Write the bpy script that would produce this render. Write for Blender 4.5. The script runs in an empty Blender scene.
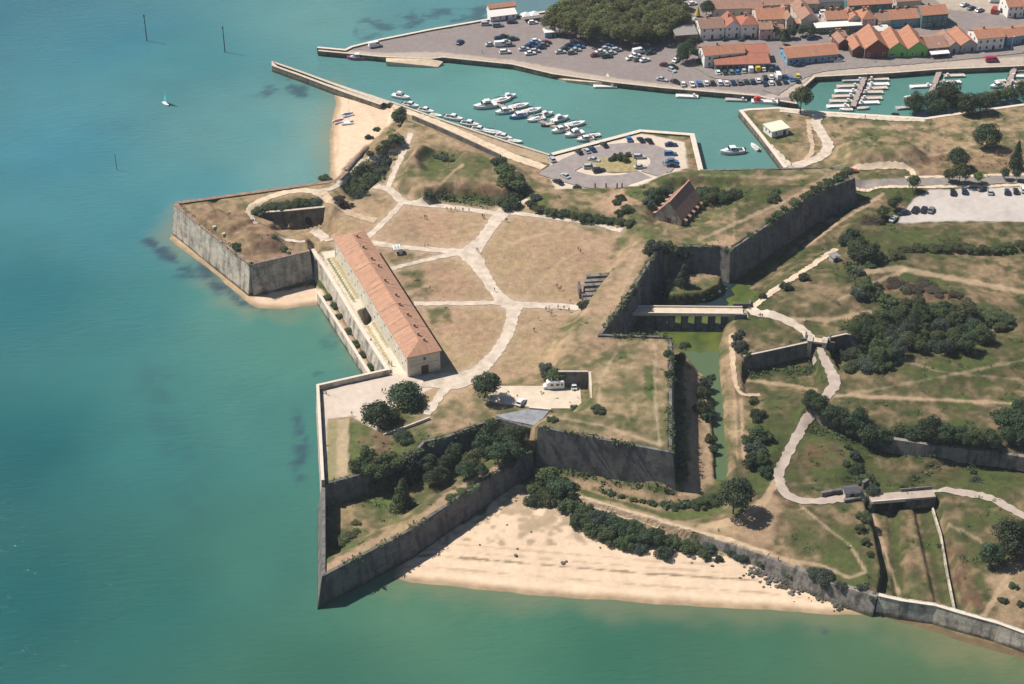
import bpy, bmesh, math, random
import numpy as np
from mathutils import Vector, Matrix

# ------------------------------------------------------------------ camera, sky, sun, exposure
SC = bpy.context.scene
COL = SC.collection
FPX, PITCH, CAMH = 1790.0, 34.0, 325.0
cam_d = bpy.data.cameras.new('camera')
cam_d.sensor_width = 36.0
cam_d.lens = 36.0 * FPX / 1024.0
cam_d.clip_start = 5.0
cam_d.clip_end = 20000.0
cam = bpy.data.objects.new('camera', cam_d)
cam.location = (0, 0, CAMH)
cam.rotation_euler = (math.radians(90 - PITCH), 0, 0)
COL.objects.link(cam)
SC.camera = cam

SUN_EL, SUN_AZ = math.radians(53.0), (-0.93, 0.36)
wd = bpy.data.worlds.new('World')
SC.world = wd
wd.use_nodes = True
wn = wd.node_tree
bg = wn.nodes['Background']
sky = wn.nodes.new('ShaderNodeTexSky')
sky.sky_type = 'NISHITA'
sky.sun_disc = False
sky.sun_elevation = SUN_EL
sky.sun_rotation = math.atan2(SUN_AZ[0], SUN_AZ[1])
sky.air_density = 1.0
sky.dust_density = 0.6
sky.ozone_density = 3.0
wn.links.new(sky.outputs[0], bg.inputs[0])
bg.inputs[1].default_value = 0.058
sd_ = bpy.data.lights.new('sun', 'SUN')
sd_.energy = 5.0
sd_.angle = math.radians(0.53)
sd_.color = (1.0, 0.94, 0.86)
sun = bpy.data.objects.new('sun', sd_)
_a = Vector((SUN_AZ[0], SUN_AZ[1], 0)).normalized() * math.cos(SUN_EL) + Vector((0, 0, math.sin(SUN_EL)))
sun.rotation_euler = (-_a).to_track_quat('-Z', 'Y').to_euler()
sun.location = _a * 800
COL.objects.link(sun)
SC.view_settings.view_transform = 'Standard'
SC.view_settings.look = 'None'
SC.view_settings.exposure = 0.36
SC.view_settings.gamma = 1.0
SC.view_settings.use_curve_mapping = False
SC.cycles.max_bounces = 5
SC.cycles.diffuse_bounces = 1
SC.cycles.glossy_bounces = 2
SC.cycles.transparent_max_bounces = 8

# the summer haze: a pale closed body of air round everything
def haze_box(density):
    me = bpy.data.meshes.new('haze')
    R_, z0, z1 = 11000.0, -9.0, CAMH + 30.0
    v = [(x, y, z) for z in (z0, z1) for x, y in ((-R_, -R_), (R_, -R_), (R_, R_), (-R_, R_))]
    me.from_pydata(v, [], [(3, 2, 1, 0), (4, 5, 6, 7), (0, 1, 5, 4), (1, 2, 6, 5), (2, 3, 7, 6), (3, 0, 4, 7)])
    m = bpy.data.materials.new('haze')
    m.use_nodes = True
    n = m.node_tree.nodes
    n.remove(n['Principled BSDF'])
    pv = n.new('ShaderNodeVolumePrincipled')
    pv.inputs['Color'].default_value = (.80, .90, 1.0, 1)
    pv.inputs['Density'].default_value = density
    pv.inputs['Anisotropy'].default_value = 0.2
    m.node_tree.links.new(pv.outputs[0], n['Material Output'].inputs['Volume'])
    me.materials.append(m)
    o = bpy.data.objects.new('haze', me)
    o['kind'] = 'stuff'
    o['label'] = 'thin pale summer haze in the air'
    COL.objects.link(o)


haze_box(0.00008)

# ------------------------------------------------------------------ measuring the photograph
_S, _C = math.sin(math.radians(PITCH)), math.cos(math.radians(PITCH))


def at(px, py, z=0.0):
    """point of the level z that the photograph shows at a pixel"""
    dx = (px - 512.0) / FPX
    dy = (342.0 - py) / FPX
    d = (dx, _C + dy * _S, -_S + dy * _C)
    t = (z - CAMH) / d[2]
    return (d[0] * t, d[1] * t)


def wpts(pts, z=0.0):
    return [at(p[0], p[1], p[2] if len(p) > 2 else z) for p in pts]


def depth_at(x, y, z):
    return y * _C + (CAMH - z) * _S


def mpp(x, y, z):
    return depth_at(x, y, z) / FPX


def hash2(ix, iy, seed):
    h = (ix.astype(np.int64) * 374761393 + iy.astype(np.int64) * 668265263 + seed * 974711) & 0x7fffffff
    h = ((h ^ (h >> 13)) * 1274126177) & 0x7fffffff
    return ((h ^ (h >> 16)) & 0xffff) / 65535.0


def vnoise(x, y, seed):
    x0 = np.floor(x)
    y0 = np.floor(y)
    fx = x - x0
    fy = y - y0
    fx = fx * fx * (3 - 2 * fx)
    fy = fy * fy * (3 - 2 * fy)
    a = hash2(x0, y0, seed)
    b = hash2(x0 + 1, y0, seed)
    c = hash2(x0, y0 + 1, seed)
    d = hash2(x0 + 1, y0 + 1, seed)
    return (a * (1 - fx) + b * fx) * (1 - fy) + (c * (1 - fx) + d * fx) * fy


def fbm(x, y, scale, octv=3, seed=0):
    """smooth noise, about 0..1"""
    s = np.zeros_like(x)
    amp, tot, k = 1.0, 0.0, 1.0 / scale
    for o in range(octv):
        s += amp * vnoise(x * k + 17.3 * o, y * k - 9.1 * o, seed + o * 31)
        tot += amp
        amp *= 0.55
        k *= 2.07
    return s / tot


def sdist(poly, X, Y):
    """signed distance to a polygon, negative inside"""
    n = len(poly)
    d2 = np.full(X.shape, 1e18)
    inside = np.zeros(X.shape, bool)
    for i in range(n):
        ax, ay = poly[i]
        bx, by = poly[(i + 1) % n]
        ex, ey = bx - ax, by - ay
        wx, wy = X - ax, Y - ay
        t = np.clip((wx * ex + wy * ey) / (ex * ex + ey * ey + 1e-12), 0, 1)
        d2 = np.minimum(d2, (wx - ex * t) ** 2 + (wy - ey * t) ** 2)
        cond = (ay <= Y) != (by <= Y)
        if ey != 0:
            cross = ax + (Y - ay) * ex / ey
            inside ^= cond & (X < cross)
    d = np.sqrt(d2)
    return np.where(inside, -d, d)


def ldist(line, X, Y):
    d2 = np.full(X.shape, 1e18)
    for i in range(len(line) - 1):
        ax, ay = line[i]
        bx, by = line[i + 1]
        ex, ey = bx - ax, by - ay
        wx, wy = X - ax, Y - ay
        t = np.clip((wx * ex + wy * ey) / (ex * ex + ey * ey + 1e-12), 0, 1)
        d2 = np.minimum(d2, (wx - ex * t) ** 2 + (wy - ey * t) ** 2)
    return np.sqrt(d2)


def sstep(a, b, x):
    t = np.clip((x - a) / (b - a), 0, 1)
    return t * t * (3 - 2 * t)


def lin(r, g, b):
    f = lambda c: (c / 255.0 / 12.92) if c <= 10 else ((c / 255.0 + 0.055) / 1.055) ** 2.4
    return (f(r), f(g), f(b))


# ------------------------------------------------------------------ materials
MATS = {}


def _nt(m):
    m.use_nodes = True
    return m.node_tree, m.node_tree.nodes, m.node_tree.links


def mat_plain(name, col, rough=0.8, var=0.12, scale=1.2, spec=0.3, bump=0.0, metal=0.0):
    """a painted or natural surface with a little uneven tone"""
    if name in MATS:
        return MATS[name]
    m = bpy.data.materials.new(name)
    t, N, L = _nt(m)
    b = N['Principled BSDF']
    tc = N.new('ShaderNodeTexCoord')
    nz = N.new('ShaderNodeTexNoise')
    nz.inputs['Scale'].default_value = scale
    nz.inputs['Detail'].default_value = 5
    L.new(tc.outputs['Object'], nz.inputs['Vector'])
    mr = N.new('ShaderNodeMapRange')
    mr.inputs[1].default_value = 0.3
    mr.inputs[2].default_value = 0.7
    mr.inputs[3].default_value = 1 - var
    mr.inputs[4].default_value = 1 + var
    L.new(nz.outputs[0], mr.inputs[0])
    mx = N.new('ShaderNodeMix')
    mx.data_type = 'RGBA'
    mx.blend_type = 'MULTIPLY'
    mx.inputs[0].default_value = 1
    mx.inputs[6].default_value = (*col, 1)
    L.new(mr.outputs[0], mx.inputs[7])
    L.new(mx.outputs[2], b.inputs['Base Color'])
    b.inputs['Roughness'].default_value = rough
    b.inputs['Specular IOR Level'].default_value = spec
    b.inputs['Metallic'].default_value = metal
    if bump:
        bp = N.new('ShaderNodeBump')
        bp.inputs['Strength'].default_value = 0.6
        bp.inputs['Distance'].default_value = bump
        L.new(nz.outputs[0], bp.inputs['Height'])
        L.new(bp.outputs[0], b.inputs['Normal'])
    MATS[name] = m
    return m


def mat_stone(name, col, dark, course=0.9, stain=0.5):
    """coursed masonry with patchy dark weathering that runs down the face"""
    m = bpy.data.materials.new(name)
    t, N, L = _nt(m)
    b = N['Principled BSDF']
    uv = N.new('ShaderNodeUVMap')
    br = N.new('ShaderNodeTexBrick')
    br.inputs['Scale'].default_value = 1.0
    br.inputs['Brick Width'].default_value = course * 1.9
    br.inputs['Row Height'].default_value = course
    br.inputs['Mortar Size'].default_value = 0.05
    br.inputs['Mortar Smooth'].default_value = 0.6
    br.inputs['Color1'].default_value = (*[c * 1.12 for c in col], 1)
    br.inputs['Color2'].default_value = (*[c * 0.84 for c in col], 1)
    br.inputs['Mortar'].default_value = (*[c * 0.62 for c in col], 1)
    L.new(uv.outputs[0], br.inputs[0])
    mp = N.new('ShaderNodeMapping')
    mp.inputs['Scale'].default_value = (0.45, 0.10, 1)
    L.new(uv.outputs[0], mp.inputs[0])
    n1 = N.new('ShaderNodeTexNoise')
    n1.inputs['Scale'].default_value = 1.0
    n1.inputs['Detail'].default_value = 6
    n1.inputs['Roughness'].default_value = 0.65
    L.new(mp.outputs[0], n1.inputs['Vector'])
    n2 = N.new('ShaderNodeTexNoise')
    n2.inputs['Scale'].default_value = 0.22
    n2.inputs['Detail'].default_value = 7
    n2.inputs['Roughness'].default_value = 0.7
    tc = N.new('ShaderNodeTexCoord')
    L.new(tc.outputs['Object'], n2.inputs['Vector'])
    ad = N.new('ShaderNodeMath')
    L.new(n1.outputs[0], ad.inputs[0])
    L.new(n2.outputs[0], ad.inputs[1])
    mr = N.new('ShaderNodeMapRange')
    mr.inputs[1].default_value = 0.93
    mr.inputs[2].default_value = 1.16
    mr.inputs[3].default_value = 0
    mr.inputs[4].default_value = stain
    L.new(ad.outputs[0], mr.inputs[0])
    mx = N.new('ShaderNodeMix')
    mx.data_type = 'RGBA'
    L.new(mr.outputs[0], mx.inputs[0])
    L.new(br.outputs[0], mx.inputs[6])
    mx.inputs[7].default_value = (*dark, 1)
    # weed and damp in the reach of the tide
    geo = N.new('ShaderNodeNewGeometry')
    sp = N.new('ShaderNodeSeparateXYZ')
    L.new(geo.outputs['Position'], sp.inputs[0])
    a2 = N.new('ShaderNodeMath')
    a2.operation = 'MULTIPLY_ADD'
    a2.inputs[1].default_value = -3.2
    L.new(n2.outputs[0], a2.inputs[0])
    L.new(sp.outputs['Z'], a2.inputs[2])
    tr = N.new('ShaderNodeMapRange')
    tr.inputs[1].default_value = -0.2
    tr.inputs[2].default_value = -1.1
    tr.inputs[3].default_value = 0
    tr.inputs[4].default_value = .85
    L.new(a2.outputs[0], tr.inputs[0])
    m3 = N.new('ShaderNodeMix')
    m3.data_type = 'RGBA'
    L.new(tr.outputs[0], m3.inputs[0])
    L.new(mx.outputs[2], m3.inputs[6])
    m3.inputs[7].default_value = (.055, .05, .028, 1)
    L.new(m3.outputs[2], b.inputs['Base Color'])
    b.inputs['Roughness'].default_value = 0.95
    b.inputs['Specular IOR Level'].default_value = 0.15
    bp = N.new('ShaderNodeBump')
    bp.inputs['Strength'].default_value = 0.7
    bp.inputs['Distance'].default_value = 0.08
    L.new(ad.outputs[0], bp.inputs['Height'])
    L.new(bp.outputs[0], b.inputs['Normal'])
    MATS[name] = m
    return m


def mat_ground():
    m = bpy.data.materials.new('ground')
    t, N, L = _nt(m)
    b = N['Principled BSDF']
    at_ = N.new('ShaderNodeAttribute')
    at_.attribute_name = 'paint'
    rg = N.new('ShaderNodeAttribute')
    rg.attribute_name = 'rough'
    geo = N.new('ShaderNodeNewGeometry')
    facs = []
    for sc, lo, hi, det in ((0.5, 0.72, 1.28, 5), (2.2, 0.84, 1.16, 3)):
        nz = N.new('ShaderNodeTexNoise')
        nz.inputs['Scale'].default_value = sc
        nz.inputs['Detail'].default_value = det
        nz.inputs['Roughness'].default_value = 0.6
        L.new(geo.outputs['Position'], nz.inputs['Vector'])
        mr = N.new('ShaderNodeMapRange')
        mr.inputs[1].default_value = 0.25
        mr.inputs[2].default_value = 0.75
        mr.inputs[3].default_value = lo
        mr.inputs[4].default_value = hi
        L.new(nz.outputs[0], mr.inputs[0])
        facs.append((nz, mr))
    mu = N.new('ShaderNodeMath')
    mu.operation = 'MULTIPLY'
    L.new(facs[0][1].outputs[0], mu.inputs[0])
    L.new(facs[1][1].outputs[0], mu.inputs[1])
    # the noise counts fully on grass (rough 1) and little on sand and paving (rough 0)
    lr = N.new('ShaderNodeMix')
    lr.data_type = 'FLOAT'
    L.new(rg.outputs['Fac'], lr.inputs[0])
    sm = N.new('ShaderNodeMix')
    sm.data_type = 'FLOAT'
    sm.inputs[0].default_value = 0.28
    sm.inputs[2].default_value = 1.0
    L.new(mu.outputs[0], sm.inputs[3])
    L.new(sm.outputs[0], lr.inputs[2])
    L.new(mu.outputs[0], lr.inputs[3])
    mx = N.new('ShaderNodeMix')
    mx.data_type = 'RGBA'
    mx.blend_type = 'MULTIPLY'
    mx.inputs[0].default_value = 1
    L.new(at_.outputs['Color'], mx.inputs[6])
    L.new(lr.outputs[0], mx.inputs[7])
    L.new(mx.outputs[2], b.inputs['Base Color'])
    b.inputs['Roughness'].default_value = 1.0
    b.inputs['Specular IOR Level'].default_value = 0.05
    bp = N.new('ShaderNodeBump')
    bp.inputs['Distance'].default_value = 0.35
    L.new(rg.outputs['Fac'], bp.inputs['Strength'])
    L.new(facs[0][0].outputs[0], bp.inputs['Height'])
    L.new(bp.outputs[0], b.inputs['Normal'])
    return m


def mat_water(name, attr=None, col=None, wave=0.5, rough=0.12):
    m = bpy.data.materials.new(name)
    t, N, L = _nt(m)
    b = N['Principled BSDF']
    if attr:
        a = N.new('ShaderNodeAttribute')
        a.attribute_name = attr
        L.new(a.outputs['Color'], b.inputs['Base Color'])
    else:
        b.inputs['Base Color'].default_value = (*col, 1)
    b.inputs['Roughness'].default_value = rough
    b.inputs['IOR'].default_value = 1.33
    b.inputs['Specular IOR Level'].default_value = 0.5
    geo = N.new('ShaderNodeNewGeometry')
    mp = N.new('ShaderNodeMapping')
    mp.inputs['Rotation'].default_value = (0, 0, math.radians(24))
    mp.inputs['Scale'].default_value = (0.18, 0.62, 1)
    L.new(geo.outputs['Position'], mp.inputs[0])
    n1 = N.new('ShaderNodeTexNoise')
    n1.inputs['Scale'].default_value = 1.0
    n1.inputs['Detail'].default_value = 4
    n1.inputs['Roughness'].default_value = 0.55
    n1.inputs['Distortion'].default_value = 0.6
    L.new(mp.outputs[0], n1.inputs['Vector'])
    # calmer and rougher patches
    n2 = N.new('ShaderNodeTexNoise')
    n2.inputs['Scale'].default_value = 0.018
    n2.inputs['Detail'].default_value = 3
    L.new(geo.outputs['Position'], n2.inputs['Vector'])
    mr = N.new('ShaderNodeMapRange')
    mr.inputs[1].default_value = 0.35
    mr.inputs[2].default_value = 0.65
    mr.inputs[3].default_value = 0.25
    mr.inputs[4].default_value = 1.0
    L.new(n2.outputs[0], mr.inputs[0])
    bp = N.new('ShaderNodeBump')
    bp.inputs['Distance'].default_value = wave
    L.new(mr.outputs[0], bp.inputs['Strength'])
    L.new(n1.outputs[0], bp.inputs['Height'])
    L.new(bp.outputs[0], b.inputs['Normal'])
    return m


# ------------------------------------------------------------------ object helpers
def tag(o, label=None, cat=None, group=None, kind=None):
    if label:
        o['label'] = label
    if cat:
        o['category'] = cat
    if group:
        o['group'] = group
    if kind:
        o['kind'] = kind
    return o


def link(name, me, parent=None, loc=(0, 0, 0), rz=0.0, sc=1.0):
    o = bpy.data.objects.new(name, me)
    COL.objects.link(o)
    o.location = loc
    o.rotation_euler = (0, 0, rz)
    o.scale = (sc, sc, sc) if not isinstance(sc, (tuple, list)) else sc
    if parent:
        o.parent = parent
    return o


def empty(name, loc=(0, 0, 0), rz=0.0, label=None, cat=None, group=None):
    o = link(name, None, None, loc, rz)
    o.empty_display_size = 0.2
    return tag(o, label, cat, group)


class MB:
    """collects faces with material slots and optional uv, then makes one mesh"""

    def __init__(s):
        s.v, s.f, s.m, s.uv = [], [], [], []

    def face(s, pts, mi=0, uv=None):
        b = len(s.v)
        s.v.extend([tuple(p) for p in pts])
        s.f.append(tuple(range(b, b + len(pts))))
        s.m.append(mi)
        s.uv.append(uv if uv else [(p[0] + p[1], p[2]) for p in pts])

    def box(s, x0, x1, y0, y1, z0, z1, mi=0, rz=0.0, o=(0, 0, 0)):
        c, sn = math.cos(rz), math.sin(rz)
        T = lambda p: (o[0] + p[0] * c - p[1] * sn, o[1] + p[0] * sn + p[1] * c, o[2] + p[2])
        q = [(x0, y0), (x1, y0), (x1, y1), (x0, y1)]
        for i in range(4):
            a, b = q[i], q[(i + 1) % 4]
            L = math.hypot(b[0] - a[0], b[1] - a[1])
            s.face([T((*a, z0)), T((*b, z0)), T((*b, z1)), T((*a, z1))], mi, [(0, z0), (L, z0), (L, z1), (0, z1)])
        s.face([T((*p, z1)) for p in q], mi, list(q))
        s.face([T((*p, z0)) for p in q[::-1]], mi, list(q[::-1]))

    def prism(s, poly, z0, z1, mi=0):
        n = len(poly)
        area = sum(poly[i][0] * poly[(i + 1) % n][1] - poly[(i + 1) % n][0] * poly[i][1] for i in range(n))
        if area < 0:
            poly = poly[::-1]
        u = 0
        for i in range(n):
            a, b = poly[i], poly[(i + 1) % n]
            L = math.hypot(b[0] - a[0], b[1] - a[1])
            s.face([(*a, z0), (*b, z0), (*b, z1), (*a, z1)], mi, [(u, z0), (u + L, z0), (u + L, z1), (u, z1)])
            u += L
        s.face([(*p, z1) for p in poly], mi)
        s.face([(*p, z0) for p in poly[::-1]], mi)

    def tube(s, a, b, r0, r1, n=6, mi=0):
        a, b = Vector(a), Vector(b)
        d = (b - a).normalized()
        u = d.orthogonal().normalized()
        w = d.cross(u)
        A = [a + (u * math.cos(6.2832 * i / n) + w * math.sin(6.2832 * i / n)) * r0 for i in range(n)]
        B = [b + (u * math.cos(6.2832 * i / n) + w * math.sin(6.2832 * i / n)) * r1 for i in range(n)]
        for i in range(n):
            j = (i + 1) % n
            s.face([A[i], A[j], B[j], B[i]], mi)
        s.face(A[::-1], mi)
        s.face(B, mi)

    def mesh(s, name, mats, smooth=False, merge=False):
        me = bpy.data.meshes.new(name)
        me.from_pydata(s.v, [], s.f)
        for m in (mats if isinstance(mats, (list, tuple)) else [mats]):
            me.materials.append(m)
        me.polygons.foreach_set('material_index', s.m)
        ul = me.uv_layers.new(name='UVMap')
        flat = [c for face in s.uv for p in face for c in p]
        ul.data.foreach_set('uv', flat)
        if merge:
            bm = bmesh.new()
            bm.from_mesh(me)
            bmesh.ops.remove_doubles(bm, verts=bm.verts, dist=0.002)
            bm.to_mesh(me)
            bm.free()
        if smooth:
            me.polygons.foreach_set('use_smooth', [True] * len(me.polygons))
        me.update()
        return me

    def build(s, name, mats, parent=None, smooth=False, merge=False, **k):
        return link(name, s.mesh(name, mats, smooth, merge), parent, **k)
# ------------------------------------------------------------------ the ground: one sheet, heights from the surveyed outlines
def axis(a, b, step, far):
    fine = np.arange(a, b + step * .5, step)
    out, d = [], step
    x = 0.0
    while x < far:
        d *= 1.35
        x += d
        out.append(x)
    out = np.array(out)
    return np.concatenate([(a - out)[::-1], fine, b + out])


STEP = 0.6
GX = axis(-205.0, 245.0, STEP, 3500)
GY = axis(312.0, 775.0, STEP, 3500)
X, Y = np.meshgrid(GX, GY)
Z = np.full(X.shape, -5.0)


def region(poly, pad):
    xs = [p[0] for p in poly]
    ys = [p[1] for p in poly]
    i0, i1 = np.searchsorted(GX, min(xs) - pad), np.searchsorted(GX, max(xs) + pad)
    j0, j1 = np.searchsorted(GY, min(ys) - pad), np.searchsorted(GY, max(ys) + pad)
    return slice(max(j0, 0), j1), slice(max(i0, 0), i1)


def layer(pts, z, soft=0.6, inset=1.1, pz=None, mode='set', wob=0.0, A=None):
    """raise or cut the ground inside an outline; soft = length of the slope outside it"""
    A = Z if A is None else A
    poly = wpts(pts, pz if pz is not None else (z if not callable(z) else 0))
    r = region(poly, soft + 3)
    x, y = X[r], Y[r]
    d = sdist(poly, x, y) + inset
    if wob:
        d = d + (fbm(x, y, 7, 3, 5) - .5) * 2 * wob
    w = 1 - sstep(0, soft, d)
    zz = z(x, y) if callable(z) else z
    new = A[r] * (1 - w) + zz * w
    if mode == 'max':
        new = np.maximum(A[r], new)
    elif mode == 'min':
        new = np.minimum(A[r], new)
    A[r] = new


def compose(pts, zin, soft=0.45, inset=0.65):
    poly = wpts(pts)
    r = region(poly, 3)
    w = 1 - sstep(0, soft, sdist(poly, X[r], Y[r]) + inset)
    Z[r] = Z[r] * (1 - w) + zin[r] * w


def beach(pts, slope, top):
    poly = wpts(pts, 0.0)
    r = region(poly, 60)
    x, y = X[r], Y[r]
    d = sdist(poly, x, y) + (fbm(x, y, 9, 3, 77) - .5) * 1.6
    z = np.clip(-d * slope, -5, top)
    Z[r] = np.maximum(Z[r], z)


# beaches first
beach([(393, 578), (430, 585), (512, 592), (640, 603), (768, 610), (830, 615), (880, 616), (960, 640), (1024, 660), (1300, 750),
       (1300, 400), (700, 400), (560, 440), (480, 470), (400, 560)], 0.085, 3.0)
beach([(333, 84), (336, 104), (333, 120), (330, 140), (329, 160), (331, 188), (400, 190), (440, 130), (391, 104)], 0.10, 2.6)
beach([(169, 239), (200, 262), (246, 301), (256, 307), (285, 309), (312, 305), (334, 300), (340, 330), (372, 384), (410, 372), (330, 240),
       (180, 212)], 0.09, 1.2)
ZB = Z.copy()
# harbour quays and town
QUAY = [(318, 48), (345, 50.5), (351, 47.5), (381, 40), (431, 30), (488, 20), (540, 13), (600, 4), (690, -8), (700, -60), (1500, -60),
        (1500, 55), (1100, 62), (1013, 66.5), (938, 69.5), (893, 73), (815, 77), (793, 96.5), (797, 104), (775, 100.5), (757, 96),
        (662, 88), (612, 82.5), (552, 74), (512, 64.5), (443, 57.5), (430, 59), (381, 57), (356, 54.5), (318, 51)]
layer(QUAY, 2.2)
# land south of the harbour and all the outworks behind the moat
EAST = [(739, 110.5), (748, 109), (777, 107.5), (813, 111), (893, 116), (925, 118), (980, 110), (1024, 104), (1200, 80), (1800, 60), (1800, 1200),
        (1100, 664), (1024, 640), (958, 620), (878, 602), (830, 588), (768, 563), (700, 540), (640, 520), (562, 498), (540, 470),
        (560, 400), (600, 250), (720, 190), (784, 168), (760, 136)]
layer(EAST, 2.8)
BANK = [(391, 101), (444, 120), (474, 130), (513, 143), (551, 154.5), (640, 131), (694, 135), (703, 172), (720, 200), (600, 240),
        (500, 220), (400, 200), (380, 150)]
layer(BANK, 3.0)
# outworks behind the moat
layer([(752, 302), (772, 290), (800, 268), (830, 250), (870, 246), (900, 256), (1100, 256), (1400, 300), (1400, 420), (900, 352), (846, 341), (818, 346), (768, 358),
       (746, 362), (738, 335), (742, 318)], lambda x, y: 6.4 + 1.6 * (fbm(x, y, 22, 2, 9) - .5), soft=7, inset=0, pz=6.4, wob=1)
layer([(850, 225), (900, 228), (1024, 222), (1400, 222), (1400, 243), (1024, 247), (930, 248), (880, 252), (845, 246)], 5.2, soft=5, inset=0, mode='max', wob=1)
layer([(770, 352), (818, 341), (846, 335), (900, 345), (980, 352), (1040, 330), (1400, 300), (1400, 520), (1024, 462), (925, 446), (880, 439), (830, 419), (806, 409), (812, 396),
       (838, 372), (850, 360)], lambda x, y: 6.4 + 1.4 * (fbm(x, y, 20, 2, 19) - .5), soft=6, inset=0, pz=6.4, mode='max', wob=1)
layer([(744, 357, 7), (768, 352, 7), (818, 341, 7), (846, 335, 7), (875, 340, 7), (878, 352, 3), (868, 366, 3), (850, 376, 3), (838, 378, 3), (815, 385, 3), (745, 391, 3)],
      1.8, soft=.6, inset=0, pz=7, mode='min')
layer([(815, 346), (827, 346), (838, 368), (839, 386), (828, 394), (824, 376), (819, 362)], 6.4, soft=.6, inset=0, mode='max')
layer([(806, 408, 6.4), (830, 418, 6.4), (880, 438, 6.4), (925, 445, 6.4), (1000, 454, 6.4), (1400, 500, 6.4), (1400, 530, 3), (1024, 482, 3), (900, 470, 3), (820, 455, 3), (798, 432, 3)],
      2.8, soft=.6, inset=0, pz=6, mode='min')
layer([(735, 548), (728, 522), (760, 500), (784, 484), (850, 492), (960, 486), (1200, 500), (1400, 700), (1024, 636), (998, 627), (958, 615), (878, 599), (830, 586), (768, 560)],
      lambda x, y: 5.0 + 1.0 * (fbm(x, y, 18, 2, 4) - .5), soft=6, inset=0, pz=5, mode='max', wob=.8)
layer([(866, 500, 5), (937, 496, 5), (948, 530, 5), (957, 575, 5), (968, 609, 5), (880, 596, 5), (884, 570, 5), (876, 530, 5)], 1.6, soft=1.0, inset=0, pz=5, mode='min')
layer([(880, 437, 3), (905, 480, 3), (930, 492, 3), (960, 470, 3), (920, 452, 3)], 2.4, soft=3, inset=0, mode='min')
layer([(768, 296), (790, 280), (812, 272), (836, 275), (850, 285), (830, 300), (800, 305), (775, 306)], 8.4, soft=9, inset=0, mode='max', wob=1.2)
layer([(838, 262), (852, 254), (880, 262), (878, 275), (850, 274)], 8.0, soft=7, inset=0, mode='max', wob=1)
layer([(905, 292), (960, 290), (1010, 300), (1024, 318), (1000, 312), (960, 300), (910, 300)], 9.0, soft=7, inset=0, mode='max', wob=1)
layer([(870, 355), (940, 358), (1000, 345), (1040, 330), (1040, 345), (1000, 362), (940, 372), (870, 370)], 8.2, soft=8, inset=0, mode='max', wob=1.2)
layer([(800, 440), (830, 436), (850, 450), (846, 472), (815, 478), (798, 462)], 4.6, soft=7, inset=0, mode='max', wob=1)
layer([(905, 492), (915, 475), (935, 463), (970, 461), (1024, 466), (1024, 470), (970, 466), (940, 469), (922, 480), (912, 494)], 1.4, soft=1.8, inset=0, pz=2.8, mode='min')
layer([(772, 404), (800, 398), (804, 410), (786, 440), (768, 456), (750, 430)], 5.2, soft=7, inset=0, mode='max', wob=1)
# the crest of the sea wall path, then the moat and its canal
layer([(561, 490), (600, 502), (662, 520), (700, 531), (728, 540), (768, 556), (830, 582), (826, 586), (768, 561), (700, 537), (662, 525), (600, 508), (560, 496)], 4.4, soft=2.0, inset=0, mode='max', wob=.4)
layer([(660, 340, 6.5), (677, 352, 6.5), (678, 400, 6.5), (679, 462, 6.5), (660, 470, 6.5)], 6.2, pz=6.5, soft=8, inset=0, mode='max', wob=.5)
layer([(652, 318), (700, 300), (735, 288), (768, 294), (748, 312), (721, 330), (716, 352), (719, 380), (725, 470), (724, 481), (718, 480), (716, 440), (711, 400), (707, 378), (692, 366),
       (678, 352), (672, 340), (655, 330)], 0.2, pz=1.3, soft=1.5, inset=0, mode='min', wob=.4)
layer([(560, 482), (600, 492), (662, 505), (700, 503), (722, 495), (724, 506), (700, 516), (662, 518), (610, 503), (565, 490)], 1.7, soft=3, inset=0, mode='min', wob=.4)
layer([(770, 277), (783, 262), (808, 250), (850, 225), (882, 200), (850, 196), (800, 226), (760, 262)], 3.6, soft=5, inset=0, mode='max')

_dq = Y * _C + (CAMH - Z) * _S
PXq, PYq = 512 + FPX * X / _dq, 342 - FPX * (Y * _S + (Z - CAMH) * _C) / _dq
# nothing of the land spills over the sea wall
SEAW = [(562, 495, 4.2), (600, 506, 4.2), (662, 525, 4.2), (700, 536, 4.3), (728, 544, 4.5), (768, 558, 4.8), (830, 584, 5.0), (878, 597, 5.4), (900, 602, 5.4), (935, 607, 5.4), (958, 614, 5.4), (998, 625, 5.4),
        (1024, 634.5, 5.4), (1300, 730, 5.4)]
poly = wpts(SEAW + [(1300, 900, 0), (500, 800, 0), (540, 560, 0)])
r = region(poly, 3)
w = 1 - sstep(0, .5, sdist(poly, X[r], Y[r]) - .15)
Z[r] = Z[r] * (1 - w) + np.minimum(Z[r], ZB[r]) * w
Z += np.where((PXq > 735) & (PYq > 185) & (Z > 2.0) & (Z < 9.5), 1.5, 0) * (fbm(X, Y, 16, 3, 55) - .5)
layer([(889, 514), (897, 514), (904, 598), (896, 597)], .8, pz=1.6, soft=1.2, inset=0, mode='min')
layer([(915, 506), (926, 506), (947, 604), (938, 603)], 1.0, pz=1.6, soft=1.2, inset=0, mode='min')
layer([(900, 510), (911, 508), (932, 602), (916, 600)], 2.7, pz=2.7, soft=1.5, inset=0, mode='max')
# the deep dry ditch under the eastern bastion
layer([(700, 255, 2), (735, 262, 2), (822, 206, 2), (866, 184, 2), (866, 192, 2), (835, 216, 2), (800, 246, 2), (768, 274, 2), (740, 288, 2), (690, 290, 2)], .9, pz=2, soft=5, inset=0, mode='min')

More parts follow.
